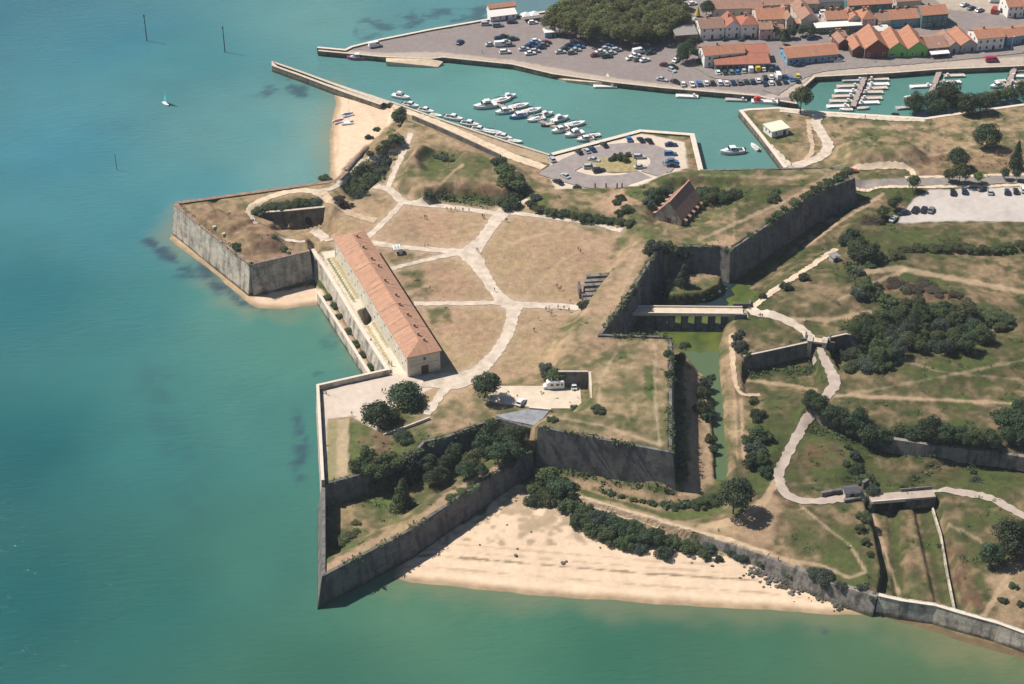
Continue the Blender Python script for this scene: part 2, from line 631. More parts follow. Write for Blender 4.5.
# the low battery at the southern point
Q = np.full(X.shape, 2.6)
se = wpts([(323, 577), (410, 531), (490, 477), (532, 451)], 8.5)
dse = ldist(se, X, Y)
Q += 5.6 * (1 - sstep(5.0, 12.0, dse + (fbm(X, Y, 10, 2, 6) - .5) * 2)) + 0.8 * (fbm(X, Y, 15, 2, 61) - .5)
compose([(322, 470, 8.5), (322, 577, 8.5), (410, 531, 8.5), (490, 477, 8.5), (532, 451, 8.5), (545, 432, 9), (537, 418, 9), (500, 410, 9), (414, 440, 9), (349, 460, 9)], Q)

# the little raised lawn in the shaded corner of the moat
layer([(642, 262), (720, 256), (745, 292), (735, 300), (650, 306)], .4, pz=1.2, soft=2, inset=0, mode='min')
layer([(666, 278), (702, 273), (721, 276), (718, 284), (704, 291), (669, 295)], 5.0, soft=1.2, inset=0, pz=5)
# grass berm below the sea curtain
layer([(317, 293), (335.5, 322), (352, 348), (369, 375), (389, 376), (368, 330), (349, 300), (335, 278), (316, 262)], 3.3, pz=3.3, soft=.5, inset=.5, mode='max')
# the field mound south of the basin
layer([(852, 142), (875, 136), (900, 138), (912, 146), (900, 150), (860, 150)], 7.5, soft=8, inset=0, mode='max', wob=1)
# the citadel platform, drawn inside its own outline
CRT, TER, WB, SB, EB = 9.0, 9.4, 11.4, 15.0, 12.6
Q = CRT + 0.15 * (fbm(X, Y, 25, 2, 3) - .5)
L = lambda *a, **k: layer(*a, A=Q, **k)
L([(316, 389), (388, 373), (420, 383), (402, 400), (384, 440), (349, 485), (316, 490)], TER, soft=2, inset=0)
nline = wpts([(408, 120), (440, 131), (470, 144), (500, 157), (520, 166), (545, 184), (570, 190), (640, 188)], 4)
dn = ldist(nline, X, Y)
Q -= 5.4 * (1 - sstep(0.0, 9.0, dn))
L([(170, 205), (250, 270), (318, 256), (318, 244), (300, 238), (330, 205), (338, 182), (332, 175), (270, 185), (170, 195)], WB, soft=5, inset=0)
L([(206, 213), (224, 207), (242, 210), (246, 218), (230, 226), (212, 222)], 15.0, soft=5.5, inset=0, mode='max', wob=1)
L([(240, 232), (258, 225), (272, 232), (270, 240), (250, 242)], 14.4, soft=5, inset=0, mode='max', wob=1)
L([(215, 203), (252, 210), (258, 220), (240, 226), (225, 214)], 10.2, soft=3, inset=0, mode='min', pz=11, wob=.6)
# the sunk yard with its tunnel
L([(257, 214), (275, 208), (308, 203), (320, 204), (323, 212), (323, 226), (280, 230), (262, 222)], 9.3, pz=9.5, soft=4, inset=0, mode='min')
YARDW = [(251, 214.5, 9.6), (290, 211.5, 9.6), (324, 208, 9.6)]
L(YARDW + [(324, 230, 3.5), (290, 237, 3.5), (277, 236, 3.5), (258, 228, 4)], 3.4, soft=.5, inset=0.2, mode='min')
L([(280, 237), (322, 230), (333, 238), (322, 244), (312, 247), (296, 240)], 4.8, soft=4, inset=0, mode='min')
L([(318, 240), (334, 240), (370, 300), (400, 372), (388, 374), (355, 322), (339, 296), (322, 270), (312, 250)], 7.8, soft=2, inset=0, mode='min')
L([(359, 311), (370, 307), (373, 319), (366, 324.5)], 2.5, soft=.4, inset=0, pz=7.8, mode='min')
# the wooded ditch behind the coast wall
L([(349, 197), (353, 184), (364, 177), (377, 172), (386, 164), (387, 172), (379, 183), (366, 193), (358, 203)], 6.0, soft=3.5, inset=.5, mode='min')
# the north hill and the earth rampart east of it
L([(424, 189), (445, 183), (470, 183), (503, 187), (506, 178), (497, 164), (470, 153), (440, 146), (420, 147), (412, 160), (408, 176)],
  lambda x, y: 13.4 + 1.4 * (fbm(x, y, 14, 2, 3) - .5), pz=13, soft=4.8, inset=0, mode='max', wob=.8)
L([(372, 147), (384, 139), (396, 132), (398, 135), (388, 142), (376, 148)], 12.4, soft=3.6, inset=0, mode='max', wob=.5)
L([(425, 160), (440, 150), (455, 156), (450, 166), (432, 170)], 9.6, pz=11, soft=5, inset=0, mode='min', wob=1)
L([(536, 195), (560, 193), (600, 196), (630, 190), (645, 202), (640, 212), (600, 208), (545, 204)], 11.0, soft=6, inset=0, mode='max', wob=.8)
# curtain rampart and south bastion
L([(665, 240), (650, 290), (610, 330), (700, 320), (700, 480), (557, 440), (537, 431), (555, 414), (592, 412), (588, 368), (566, 366),
   (572, 335), (590, 310), (608, 285), (624, 262), (640, 240)], lambda x, y: SB - .5 + .9 * (fbm(x, y, 12, 2, 8) - .3), pz=SB, soft=7.5, inset=0, mode='max', wob=.5)
L([(545, 386.5), (588, 386.5), (593, 412), (560, 414), (530, 412)], CRT, soft=.5, inset=0, mode='min')
# east bastion with the hollow round the powder store
L([(640, 222), (626, 200), (640, 184), (700, 166), (782, 160), (870, 150), (870, 190), (735, 260), (670, 256), (657, 250), (650, 236)],
  lambda x, y: EB + 1.0 * (fbm(x, y, 15, 2, 12) - .5), pz=EB, soft=8, inset=0, mode='max', wob=1)
L([(655, 224), (660, 204), (676, 190), (700, 188), (740, 186), (745, 192), (716, 212), (700, 224), (676, 230)], 9.6, soft=5, inset=0, pz=10, mode='min', wob=.8)
CITADEL = [(408, 119, 6), (398, 128, 9), (380, 140, 9), (362, 152, 9), (345, 172, 9), (335, 181, 11), (270, 190, WB), (176, 203, WB), (174, 206, WB), (250, 266, WB), (310, 252, WB),
           (312, 251, 9), (325, 272, 7.8), (339, 295, 7.8), (355, 322, 7.8), (387, 372, 8.4), (388, 373, TER), (317, 389, TER), (322, 485, TER), (349, 478, TER), (385, 468, 9), (414, 455, 9),
           (425, 442, 9), (448, 437, 9), (481, 424, 9), (500, 419, 9), (528, 428, 9), (538, 427, SB), (557, 431, SB), (672, 453, SB), (672, 336, SB), (602, 334, SB), (640, 279, SB), (657, 251, SB),
           (682, 246.5, EB), (720, 247, EB), (730, 251, EB), (816, 193, EB), (855, 178, EB), (850, 166, EB), (782, 168, EB), (700, 169.5, EB), (666, 174, 9), (640, 187, 4), (600, 191, 4), (560, 190, 4),
           (540, 182, 4), (520, 166, 4), (500, 157, 4), (470, 144, 4), (440, 131, 4)]
compose(CITADEL, Q)

# ------------------------------------------------------------------ sampling and looking up the ground
def hgt(x, y):
    """ground height (arrays or floats)"""
    x = np.asarray(x, float)
    y = np.asarray(y, float)
    i = np.clip(np.searchsorted(GX, x) - 1, 0, len(GX) - 2)
    j = np.clip(np.searchsorted(GY, y) - 1, 0, len(GY) - 2)
    fx = np.clip((x - GX[i]) / (GX[i + 1] - GX[i]), 0, 1)
    fy = np.clip((y - GY[j]) / (GY[j + 1] - GY[j]), 0, 1)
    return (Z[j, i] * (1 - fx) + Z[j, i + 1] * fx) * (1 - fy) + (Z[j + 1, i] * (1 - fx) + Z[j + 1, i + 1] * fx) * fy


def gnd(px, py, zmax=17.0):
    """first point of the ground (or the water) along the line of sight of a pixel"""
    zs = np.linspace(zmax, 0.0, 500)
    a, b = at(px, py, 0.0), at(px, py, zmax)
    t = zs / zmax
    xs, ys = a[0] + (b[0] - a[0]) * t, a[1] + (b[1] - a[1]) * t
    h = hgt(xs, ys)
    k = np.nonzero(h >= zs)[0]
    if len(k) == 0:
        return (a[0], a[1], 0.0)
    k = k[0]
    return (float(xs[k]), float(ys[k]), float(max(h[k], 0.0)))


Z += np.where(Z > 0.3, 0.22, 0.0) * (fbm(X, Y, 3.0, 2, 40) - .5)
# ------------------------------------------------------------------ what grows or lies on the ground (its own colours, with wall-foot shade painted in)
_dep = Y * _C + (CAMH - Z) * _S
PXg = 512 + FPX * X / _dep
PYg = 342 - FPX * (Y * _S + (Z - CAMH) * _C) / _dep
INVIEW = (_dep > 50) & (PXg > -200) & (PXg < 1250) & (PYg > -150) & (PYg < 850)
N1, N2, N3 = fbm(X, Y, 34, 3, 101), fbm(X, Y, 9, 3, 102), fbm(X, Y, 2.6, 2, 103)
NMIX = N1 * .30 + N2 * .4 + N3 * .3
DRY = np.array([0.365, 0.240, 0.160])
STRAW = np.array([0.315, 0.228, 0.132])
GREEN = np.array([0.087, 0.089, 0.039])
DGREEN = np.array([0.050, 0.068, 0.024])
BROWN = np.array([0.165, 0.098, 0.062])
PATHC = np.array([0.53, 0.445, 0.355])
SAND = np.array([0.60, 0.452, 0.318])
WETSAND = np.array([0.34, 0.245, 0.150])


def sd_px(pts, pad):
    """signed distance in the survey picture, only for the vertices it concerns"""
    xs = [p[0] for p in pts]
    ys = [p[1] for p in pts]
    m = INVIEW & (PXg > min(xs) - pad) & (PXg < max(xs) + pad) & (PYg > min(ys) - pad) & (PYg < max(ys) + pad)
    return m


G = np.full(X.shape, 0.52)           # how green the grass is
B = np.zeros(X.shape)                # how brown and weedy
Dk = np.zeros(X.shape)               # low dark scrub, plus shade painted in along the wall feet


def field(A, pts, v, feather=10.0):
    m = sd_px(pts, feather + 2)
    d = sdist(pts, PXg[m], PYg[m]) + (N2[m] - .5) * feather
    w = 1 - sstep(-feather * .5, feather * .5, d)
    A[m] = A[m] * (1 - w) + v * w


# court: dry; hill and east bastion greener
field(G, [(330, 200), (400, 200), (520, 212), (625, 232), (600, 290), (545, 370), (440, 400), (330, 420)], 0.16, 10)
field(G, [(400, 200), (520, 212), (520, 218), (490, 250), (400, 246), (370, 236)], 0.10, 6)
field(G, [(395, 262), (448, 256), (490, 300), (410, 304)], 0.24, 8)
field(G, [(395, 262), (420, 258), (432, 300), (410, 304)], 0.46, 8)
field(G, [(375, 248), (440, 254), (395, 266)], 0.42, 6)
field(G, [(425, 308), (450, 306), (452, 322), (432, 324)], 0.62, 6)
field(G, [(175, 203), (270, 190), (335, 182), (330, 240), (310, 252), (250, 266)], 0.34, 8)
field(B, [(180, 206), (250, 262), (310, 250), (310, 240), (250, 240), (210, 215)], 0.45, 8)
field(G, [(200, 200), (250, 195), (255, 215), (225, 222)], 0.55, 8)
field(G, [(350, 150), (410, 130), (520, 165), (560, 190), (520, 210), (400, 205), (340, 200)], 0.40, 12)
field(G, [(425, 145), (500, 160), (470, 180), (420, 176)], 0.68, 10)
field(G, [(395, 190), (425, 188), (500, 192), (500, 208), (400, 204)], 0.60, 6)
field(B, [(424, 189), (505, 188), (500, 206), (424, 204)], .55, 4)
field(B, [(206, 215), (240, 210), (275, 230), (270, 246), (235, 240)], .6, 6)
field(G, [(316, 280), (345, 322), (372, 372), (384, 372), (352, 322), (326, 280)], 1.0, 3)
field(G, [(500, 300), (560, 240), (600, 260), (580, 300)], .22, 10)
field(G, [(400, 205), (380, 235), (392, 244), (430, 246), (430, 238)], .2, 8)
field(B, [(470, 180), (506, 186), (506, 196), (470, 190)], 0.5, 6)
field(G, [(410, 115), (540, 160), (545, 180), (440, 140)], 0.30, 6)
field(B, [(440, 130), (500, 156), (520, 170), (480, 150)], 0.5, 6)
field(G, [(600, 190), (700, 170), (850, 166), (852, 180), (735, 248), (650, 250), (640, 222)], 0.74, 10)
field(G, [(690, 246), (730, 250), (815, 194), (850, 178), (840, 172), (790, 190), (728, 238)], 0.22, 7)
field(G, [(590, 205), (622, 190), (640, 200), (608, 218)], 0.15, 6)
field(G, [(655, 240), (602, 334), (545, 370), (590, 280), (625, 236)], 0.30, 8)
field(G, [(545, 345), (575, 312), (600, 318), (590, 345), (560, 352)], 0.66, 8)
field(G, [(540, 325), (600, 335), (665, 340), (672, 450), (560, 428), (590, 400), (590, 365), (550, 360)], 0.36, 10)
field(G, [(553, 335), (600, 345), (640, 350), (620, 375), (570, 360)], 0.5, 10)
field(G, [(645, 366), (655, 366), (656, 400), (644, 400)], 0.92, 6)
field(G, [(575, 415), (640, 415), (640, 432), (570, 428)], 0.60, 6)
field(G, [(322, 495), (380, 480), (520, 440), (530, 450), (410, 530), (322, 577)], 0.82, 10)
field(G, [(322, 577), (410, 531), (490, 477), (530, 452), (520, 450), (480, 474), (400, 526), (322, 565)], 0.12, 6)
field(G, [(348, 430), (420, 400), (500, 415), (420, 445), (380, 470), (349, 480)], 0.62, 8)
field(B, [(352, 435), (385, 430), (395, 455), (360, 460)], 0.5, 8)
field(G, [(440, 395), (500, 405), (490, 420), (430, 440), (420, 425)], 0.40, 8)
field(G, [(560, 470), (700, 485), (720, 500), (640, 512), (560, 490)], 0.26, 6)
field(G, [(572, 487), (600, 495), (662, 512), (700, 510), (722, 502), (722, 511), (690, 520), (655, 519), (600, 506)], 1.16, 3)
field(Dk, [(590, 486), (664, 503), (720, 496), (722, 499), (664, 508), (592, 491)], .8, 3)
field(G, [(690, 366), (709, 376), (714, 480), (690, 490)], 0.24, 4)
field(G, [(728, 330), (745, 330), (750, 480), (730, 480)], 0.36, 5)
field(G, [(770, 300), (800, 250), (850, 215), (880, 195), (850, 190), (800, 225), (760, 270)], 0.52, 8)
field(G, [(728, 300), (760, 300), (765, 290), (740, 290)], 1.1, 4)
field(G, [(755, 300), (820, 260), (880, 300), (850, 335), (770, 350)], 0.46, 12)
field(G, [(840, 268), (1024, 262), (1024, 300), (900, 300)], 0.40, 12)
field(B, [(870, 275), (945, 285), (975, 305), (900, 300)], 0.7, 8)
field(G, [(860, 232), (1024, 222), (1024, 246), (930, 250), (870, 260)], 0.95, 6)
field(G, [(830, 225), (860, 200), (890, 195), (880, 215)], 0.25, 6)
field(G, [(845, 370), (1024, 320), (1024, 350), (940, 380), (850, 392)], 0.30, 10)
field(G, [(900, 362), (1024, 355), (1024, 420), (930, 425), (830, 400)], 0.50, 14)
field(G, [(960, 345), (1024, 330), (1024, 390), (960, 380)], 0.72, 12)
field(G, [(745, 385), (830, 375), (820, 420), (780, 460), (745, 400)], 0.62, 8)
field(G, [(750, 425), (805, 402), (790, 445), (765, 455)], 0.98, 8)
field(G, [(785, 430), (830, 420), (880, 440), (1024, 465), (1024, 500), (870, 495), (790, 490)], 0.70, 10)
field(G, [(800, 425), (880, 443), (1024, 466), (1024, 480), (920, 465), (810, 440)], 0.92, 6)
field(B, [(805, 440), (850, 445), (850, 465), (800, 470)], 0.45, 8)
field(G, [(735, 520), (800, 505), (870, 510), (860, 575), (790, 570)], 0.52, 10)
field(B, [(700, 520), (790, 495), (780, 560), (740, 545)], 0.3, 10)
field(G, [(870, 505), (935, 500), (965, 605), (885, 597)], 0.46, 5)
field(G, [(888, 510), (897, 510), (905, 600), (895, 598)], 0.78, 4)
field(G, [(918, 505), (932, 505), (958, 606), (940, 604)], 1.1, 4)
field(G, [(935, 500), (1024, 520), (1024, 600), (985, 620), (960, 600)], 0.60, 8)
field(B, [(940, 540), (962, 545), (985, 610), (965, 606)], 0.6, 5)
field(G, [(825, 118), (1024, 122), (1024, 165), (830, 165)], 0.52, 8)
field(G, [(840, 135), (880, 131), (910, 140), (900, 152), (850, 150)], 0.80, 8)
field(B, [(925, 155), (1024, 150), (1024, 172), (920, 175)], 0.5, 8)
field(G, [(760, 112), (815, 118), (818, 160), (780, 165)], 0.50, 8)
field(G, [(655, 132), (695, 136), (702, 168), (684, 168), (686, 145), (655, 138)], 0.55, 3)
field(G, [(853, 169), (905, 166), (915, 176), (856, 178)], 0.75, 3)
field(G, [(665, 265), (722, 272), (715, 295), (668, 298)], 0.8, 4)
for pts in ([(440, 152), (455, 156), (450, 163), (436, 160)], [(870, 296), (985, 310), (975, 345), (880, 345), (840, 330)],
            [(845, 262), (875, 268), (870, 285), (845, 282)], [(350, 170), (392, 150), (385, 180), (352, 200)], [(258, 208), (320, 198), (324, 212), (255, 218)],
            [(425, 192), (500, 196), (498, 207), (425, 205)], [(840, 325), (900, 320), (870, 366), (840, 360)], [(645, 262), (722, 256), (742, 290), (735, 300), (650, 304)], [(730, 268), (822, 208), (862, 190), (862, 196), (830, 218), (795, 246), (762, 278), (738, 292)],
            [(672, 365), (683, 370), (687, 480), (682, 492), (672, 480)], [(746, 364), (815, 352), (838, 364), (812, 374), (750, 376)], [(806, 424), (880, 445), (1024, 466), (1024, 472), (880, 452), (806, 434)], [(540, 462), (600, 474), (680, 490), (676, 496), (590, 482), (540, 470)], [(349, 480), (425, 445), (520, 425), (530, 440), (400, 488)]):
    field(Dk, pts, 0.75, 6)  # strips at wall feet and moat corner deepen wall shade in the ground colour
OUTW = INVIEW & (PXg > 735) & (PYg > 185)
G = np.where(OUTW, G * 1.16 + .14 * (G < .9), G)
field(Dk, [(664, 276), (704, 271), (724, 275), (720, 286), (704, 293), (667, 297)], 0, 2)
field(G, [(664, 276), (704, 271), (724, 275), (720, 286), (704, 293), (667, 297)], .6, 3)
field(Dk, [(903, 494), (915, 475), (935, 462), (1024, 466), (1024, 471), (940, 470), (922, 481), (911, 495)], .6, 2)
g = np.clip(G + (NMIX - .5) * 3.6 * np.clip(G * 2.0, .28, 1), 0, 1.25)
g = sstep(0.08, 0.92, g) * np.clip(g, .9, 1.2)
g = g[..., None]
tone = (0.72 + 0.56 * N2 * np.clip(G * 2, .4, 1) + .28 * (1 - np.clip(G * 2, .4, 1)))[..., None]
mixd = sstep(.35, .65, N1 * .5 + N3 * .5)[..., None]
PA = (DRY * mixd + STRAW * (1 - mixd)) * (1 - np.clip(g, 0, 1)) + GREEN * np.clip(g, 0, 1)
PA = np.where(g > 1.0, PA * (1 - (g - 1) * 1.5) + np.array([0.075, 0.125, 0.025]) * (g - 1) * 1.5, PA)
bb = np.clip(B + (N3 - .5) * 1.2 * (B > .05), 0, 1)[..., None]
PA = PA * (1 - bb) + BROWN * bb
kk = np.clip(Dk + (N2 - .5) * 1.5 * (Dk > .05), 0, 1)[..., None]
PA = PA * (1 - kk) + DGREEN * kk
# tussocks and weeds
N4 = fbm(X, Y, 4.2, 3, 131)
tu = (sstep(.57, .68, N4) * np.clip((G - .16) * 2.2, 0, 1) * .6)[..., None]
PA = PA * (1 - tu) + DGREEN * 1.1 * tu
PA *= tone
PA = np.where(OUTW[..., None], PA * .77, PA)
RO = np.ones(X.shape)


def paint(pts, col, feather=1.2, rough=0.0, edge=0.6, amt=1.0, zmax=None, zmin=None):
    m = sd_px(pts, 6 + feather)
    if zmax is not None:
        m &= Z < zmax
    if zmin is not None:
        m &= Z > zmin
    d = sdist(pts, PXg[m], PYg[m]) + (N3[m] - .5) * 2 * edge
    w = (1 - sstep(-feather * .5, feather * .5, d)) * amt
    PA[m] = PA[m] * (1 - w[:, None]) + np.array(col) * (0.93 + .14 * N2[m])[:, None] * w[:, None]
    RO[m] = RO[m] * (1 - w) + rough * w


def stroke(pts, width, col, feather=1.5, rough=0.3, edge=1.0, amt=1.0):
    """a worn line along the ground; width in picture units"""
    m = sd_px(pts, width + 6 + feather)
    d = ldist(pts, PXg[m], PYg[m]) - width * .5 + (N3[m] - .5) * 2 * edge
    w = (1 - sstep(-feather * .5, feather * .5, d)) * amt
    PA[m] = PA[m] * (1 - w[:, None]) + np.array(col) * (0.93 + .14 * N2[m])[:, None] * w[:, None]
    RO[m] = RO[m] * (1 - w) + rough * w


# sand of the two beaches, wet at the waterline
low = (Z < 3.3)
S1 = [(395, 600), (395, 560), (486, 512), (500, 488), (528, 484), (560, 500), (600, 520), (690, 545), (768, 570), (840, 604), (880, 625), (860, 660), (600, 660)]
S2 = [(320, 84), (345, 88), (392, 106), (396, 118), (378, 135), (345, 165), (335, 182), (300, 190)]
S3 = [(150, 225), (170, 232), (250, 297), (313, 286), (322, 290), (345, 330), (375, 378), (340, 395), (250, 330)]
for q in (S1, S2, S3):
    paint(q, SAND, 3, 0.15, 2.0, zmax=3.4)
# the drier upper strand carries weed and marram
m = sd_px(S1, 4) & low
u = (sdist(S1, PXg[m], PYg[m]) < 0) & (PYg[m] < 545)
w = np.where(u, sstep(.47, .62, N2[m] * .45 + N3[m] * .55) * .6, 0)[:, None]
PA[m] = PA[m] * (1 - w) + np.array([.19, .145, .085]) * w
for off, wd, cc, am in ((0.0, 2.2, WETSAND * .8, .7), (9, 9.0, SAND * 1.15, .6), (18, .9, WETSAND * .9, .6), (24, 7.0, SAND * 1.08, .5), (30, 1.5, WETSAND * .55, .95), (36, .9, WETSAND * .8, .5), (43, .8, WETSAND * .8, .4)):
    stroke([(400, 578 - off * .6), (430, 585 - off), (512, 592 - off), (640, 603 - off), (768, 611 - off), (840, 613 - off * .5)], wd, cc, 1.6, .2, 1.8, am)
wet = (Z < 0.3)
ww = (sstep(0.32, 0.04, Z) * wet)[..., None]
PA = PA * (1 - ww) + WETSAND * (.7 + .5 * N3)[..., None] * ww
ww = sstep(0.05, -0.3, Z)[..., None]
PA = PA * (1 - ww) + np.array([0.10, 0.085, 0.05]) * ww
# bare earth and worn ground
stroke([(336, 110), (338, 150), (333, 168)], 3, WETSAND * 1.3, 2, .1, 1, .5)
for q in ([(487, 400), (470, 392), (440, 386), (425, 392), (440, 402)], [(700, 525), (735, 520), (775, 492), (783, 500), (770, 545), (735, 545)], [(985, 575), (1024, 560), (1024, 625), (1000, 622)],
          [(545, 365), (600, 300), (640, 240), (650, 250), (610, 330), (560, 340)]):
    paint(q, np.array([.40, .275, .175]), 10, .6, 4, .55)
for line, wd in (([(779, 475), (765, 500), (740, 520), (700, 528)], 8), ([(800, 505), (830, 530), (850, 545), (866, 572), (850, 578), (820, 565), (790, 560), (770, 555)], 2.5),
                 ([(735, 400), (737, 462)], 2.2), ([(741, 400), (744, 462)], 2.2), ([(745, 380), (790, 385), (815, 390)], 3.5), ([(862, 272), (900, 268), (960, 280), (1024, 292)], 5),
                 ([(838, 300), (870, 285), (905, 270)], 3), ([(805, 247), (840, 222), (866, 205), (883, 194)], 3), ([(775, 318), (830, 320), (870, 312)], 4),
                 ([(333, 183), (345, 200), (365, 215), (375, 220)], 4), ([(640, 250), (625, 285), (612, 320)], 2.5), ([(505, 245), (540, 235), (548, 232)], 3),
                 ([(430, 195), (455, 170), (462, 165)], 2), ([(570, 495), (620, 506), (662, 520), (700, 530), (768, 552), (800, 566)], 4),
                 ([(830, 395), (900, 398), (1024, 404)], 3), ([(982, 618), (1000, 590), (1010, 575)], 6), ([(870, 505), (900, 598)], 3)):
    stroke(line, wd, np.array([.42, .30, .195]), 2.5, .5, 1.4, .7)
PATHS = [
    ([(411, 133), (405, 148), (396, 168), (388, 187)], 2.12),
    ([(369, 187), (378, 187), (388, 189), (403, 202)], 3.24),
    ([(404, 201), (390, 216), (376, 230), (367, 237)], 2.4),
    ([(401, 202), (425, 204.5), (450, 207), (478, 211), (500, 214)], 2.82),
    ([(498, 215), (508, 211), (517, 205), (525, 199)], 3.45),
    ([(503, 212), (530, 215.5), (560, 219), (600, 225), (622, 231)], 2.26),
    ([(506, 210, 5.6), (497, 219, 4.9), (488, 231, 4.2), (479, 243, 4.9), (468, 254, 7.7)], 4.5),
    ([(369, 243, 3.85), (385, 245, 2.8), (415, 248.5, 2.8), (445, 251, 3.5), (468, 253, 5.6)], 3.1),
    ([(463, 253), (440, 257), (415, 263), (391, 269)], 2.12),
    ([(462, 251, 6.3), (474, 260, 6.3), (484, 276, 4.2), (496, 293, 3.85), (507, 304, 5.6), (516, 307, 6.3)], 4.5),
    ([(414, 304), (440, 303.5), (470, 303.5), (495, 303), (512, 306)], 2.4),
    ([(505, 306), (525, 305.5), (548, 306), (570, 307.5), (579, 308)], 3.45),
    ([(515, 303, 6.3), (513, 315, 4.2), (509, 330, 3.85), (501, 346, 3.85), (490, 360, 4.2), (474, 374, 5.6), (455, 382, 7.0)], 4.5),
    ([(480, 372, 4.9), (460, 380, 8.4), (440, 381, 7.7), (418, 381, 5.6), (398, 377, 3.5)], 5.9),
    ([(447, 388), (440, 396), (432, 407), (427, 415)], 2.68),
]
for line, wd, am in (([(392, 300), (440, 280), (470, 262)], 2, .35), ([(430, 240), (470, 225), (498, 222)], 2, .35), ([(520, 300), (560, 262), (600, 238)], 2.5, .4), ([(515, 330), (545, 318), (575, 310)], 2, .4), ([(440, 360), (470, 335), (500, 318)], 2, .3),
                     ([(655, 345), (655, 400), (660, 445)], 3, .5), ([(545, 415), (600, 425), (660, 445)], 2.5, .5), ([(620, 345), (600, 380), (598, 410)], 2, .4), ([(820, 400), (900, 385), (1024, 360)], 2.5, .4), ([(860, 345), (940, 372), (1024, 380)], 2, .35),
                     ([(700, 175), (780, 178), (845, 172)], 2.5, .4), ([(700, 240), (760, 212), (820, 185)], 3, .5), ([(830, 125), (900, 128), (1024, 130)], 2, .4), ([(905, 160), (960, 150), (1000, 130)], 2, .4), ([(940, 520), (980, 540), (1000, 575)], 2.5, .4)):
    stroke(line, wd, np.array([.42, .31, .21]), 2.5, .6, 1.6, am)
for q, am in (([(426, 268), (446, 264), (470, 285), (440, 294)], .35), ([(520, 240), (560, 232), (590, 250), (545, 275)], .22), ([(455, 322), (490, 318), (485, 345), (460, 350)], .25), ([(400, 215), (450, 214), (470, 228), (420, 236)], .25)):
    paint(q, np.array([.31, .185, .125]), 14, .9, 5, am)
# pale paving of the arsenal's sea front, the garden strips between
PALE = np.array([.60, .52, .40])
for q, w in PATHS:
    stroke([(p[0], p[1]) for p in q], w * 2.6 + 5, np.array([.40, .295, .205]), 7, .5, 2.5, .5)
paint([(321, 252), (336, 250), (412, 360), (420, 378), (390, 378), (360, 330)], PALE, 1.2, 0.1, .4)
for q in ([(331, 258), (334, 257), (360, 298), (357, 300)], [(363, 322), (366, 321), (393, 366), (390, 368)], [(337, 262), (340, 261), (350, 276), (348, 278)], [(371, 322), (374, 321), (390, 346), (387, 348)]):
    paint(q, np.array([.36, .31, .17]), .8, .4, .3)
for q in ([(327, 259), (329, 258), (356, 302), (354, 303)], [(360, 326), (362, 325), (388, 368), (386, 369)]):
    paint(q, np.array([.10, .11, .04]), .8, .5, .3)
paint([(316, 388), (388, 372), (410, 377), (440, 385), (400, 402), (376, 430), (351, 416), (328, 419), (326, 484), (320, 484)], np.array([.54, .45, .37]), 1.0, .05, .2)
paint([(327, 421), (349, 418), (348, 478), (327, 484)], np.array([.37, .285, .18]), 1.0, .6, .3)
paint([(327, 421), (337, 420), (337, 480), (327, 484)], np.array([.25, .22, .115]), 3.0, .6, 1)
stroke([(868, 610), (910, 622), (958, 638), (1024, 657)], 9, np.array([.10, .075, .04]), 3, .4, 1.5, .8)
paint([(358, 311), (371, 306), (374, 320), (366, 326)], np.array([.20, .18, .155]), .5, .3, .1, zmax=6.9)
# harbour paving
paint([(310, 40), (318, 47), (440, 28), (500, 17), (545, 10), (600, 0), (1100, -60), (1100, 66), (1013, 68), (893, 74), (815, 79), (790, 104), (757, 97), (612, 84), (512, 66), (381, 60), (310, 55)],
      np.array([.235, .198, .185]), 1, .25, .3)
for q in ([(310, 52), (356, 56), (381, 59), (443, 59), (512, 66), (552, 75), (612, 84), (662, 90), (757, 98), (760, 94), (660, 84), (600, 76), (512, 60), (440, 52), (381, 53), (310, 47)],
          [(757, 98), (793, 97), (815, 78), (893, 74), (1024, 66), (1024, 56), (900, 64), (820, 68), (800, 76), (780, 92)]):
    paint(q, np.array([.44, .36, .29]), 2, .1, .8, .8)
paint([(1024, -10), (900, -10), (905, 5), (960, 10), (1000, 14), (1024, 20)], np.array([.42, .35, .27]), 4, .2, 2, .8)
# bank of the harbour
paint([(391, 103), (444, 121), (474, 131), (513, 144), (551, 156), (552, 165), (500, 148), (440, 124), (392, 108)], np.array([.40, .30, .20]), 2, .4, 1, .8)
# ring car park ground
paint([(552, 155), (640, 133), (655, 136), (684, 142), (688, 168), (660, 176), (640, 186), (620, 187), (590, 188), (556, 189), (548, 175)], PATHC * 1.05, 1.2, .1, .5)
# gravel car park
paint([(897, 223), (912, 200), (930, 190), (1024, 186), (1060, 186), (1060, 222), (960, 221)], np.array([.46, .41, .37]), 2, .1, 1)

me = bpy.data.meshes.new('ground')
keep = np.zeros(X.shape, bool)
ny, nx = X.shape
zmax = np.maximum(np.maximum(Z[:-1, :-1], Z[1:, :-1]), np.maximum(Z[:-1, 1:], Z[1:, 1:]))
fmask = zmax > -1.6
idx = np.arange(nx * ny).reshape(ny, nx)
quads = np.stack([idx[:-1, :-1][fmask], idx[:-1, 1:][fmask], idx[1:, 1:][fmask], idx[1:, :-1][fmask]], axis=1)
used = np.zeros(nx * ny, bool)
used[quads.ravel()] = True
remap = np.cumsum(used) - 1
quads = remap[quads]
co = np.stack([X.ravel()[used], Y.ravel()[used], Z.ravel()[used]], axis=1)
me.vertices.add(len(co))
me.vertices.foreach_set('co', co.astype(np.float32).ravel())
me.loops.add(quads.size)
me.loops.foreach_set('vertex_index', quads.astype(np.int32).ravel())
me.polygons.add(len(quads))
me.polygons.foreach_set('loop_start', np.arange(0, quads.size, 4, dtype=np.int32))
me.polygons.foreach_set('loop_total', np.full(len(quads), 4, dtype=np.int32))
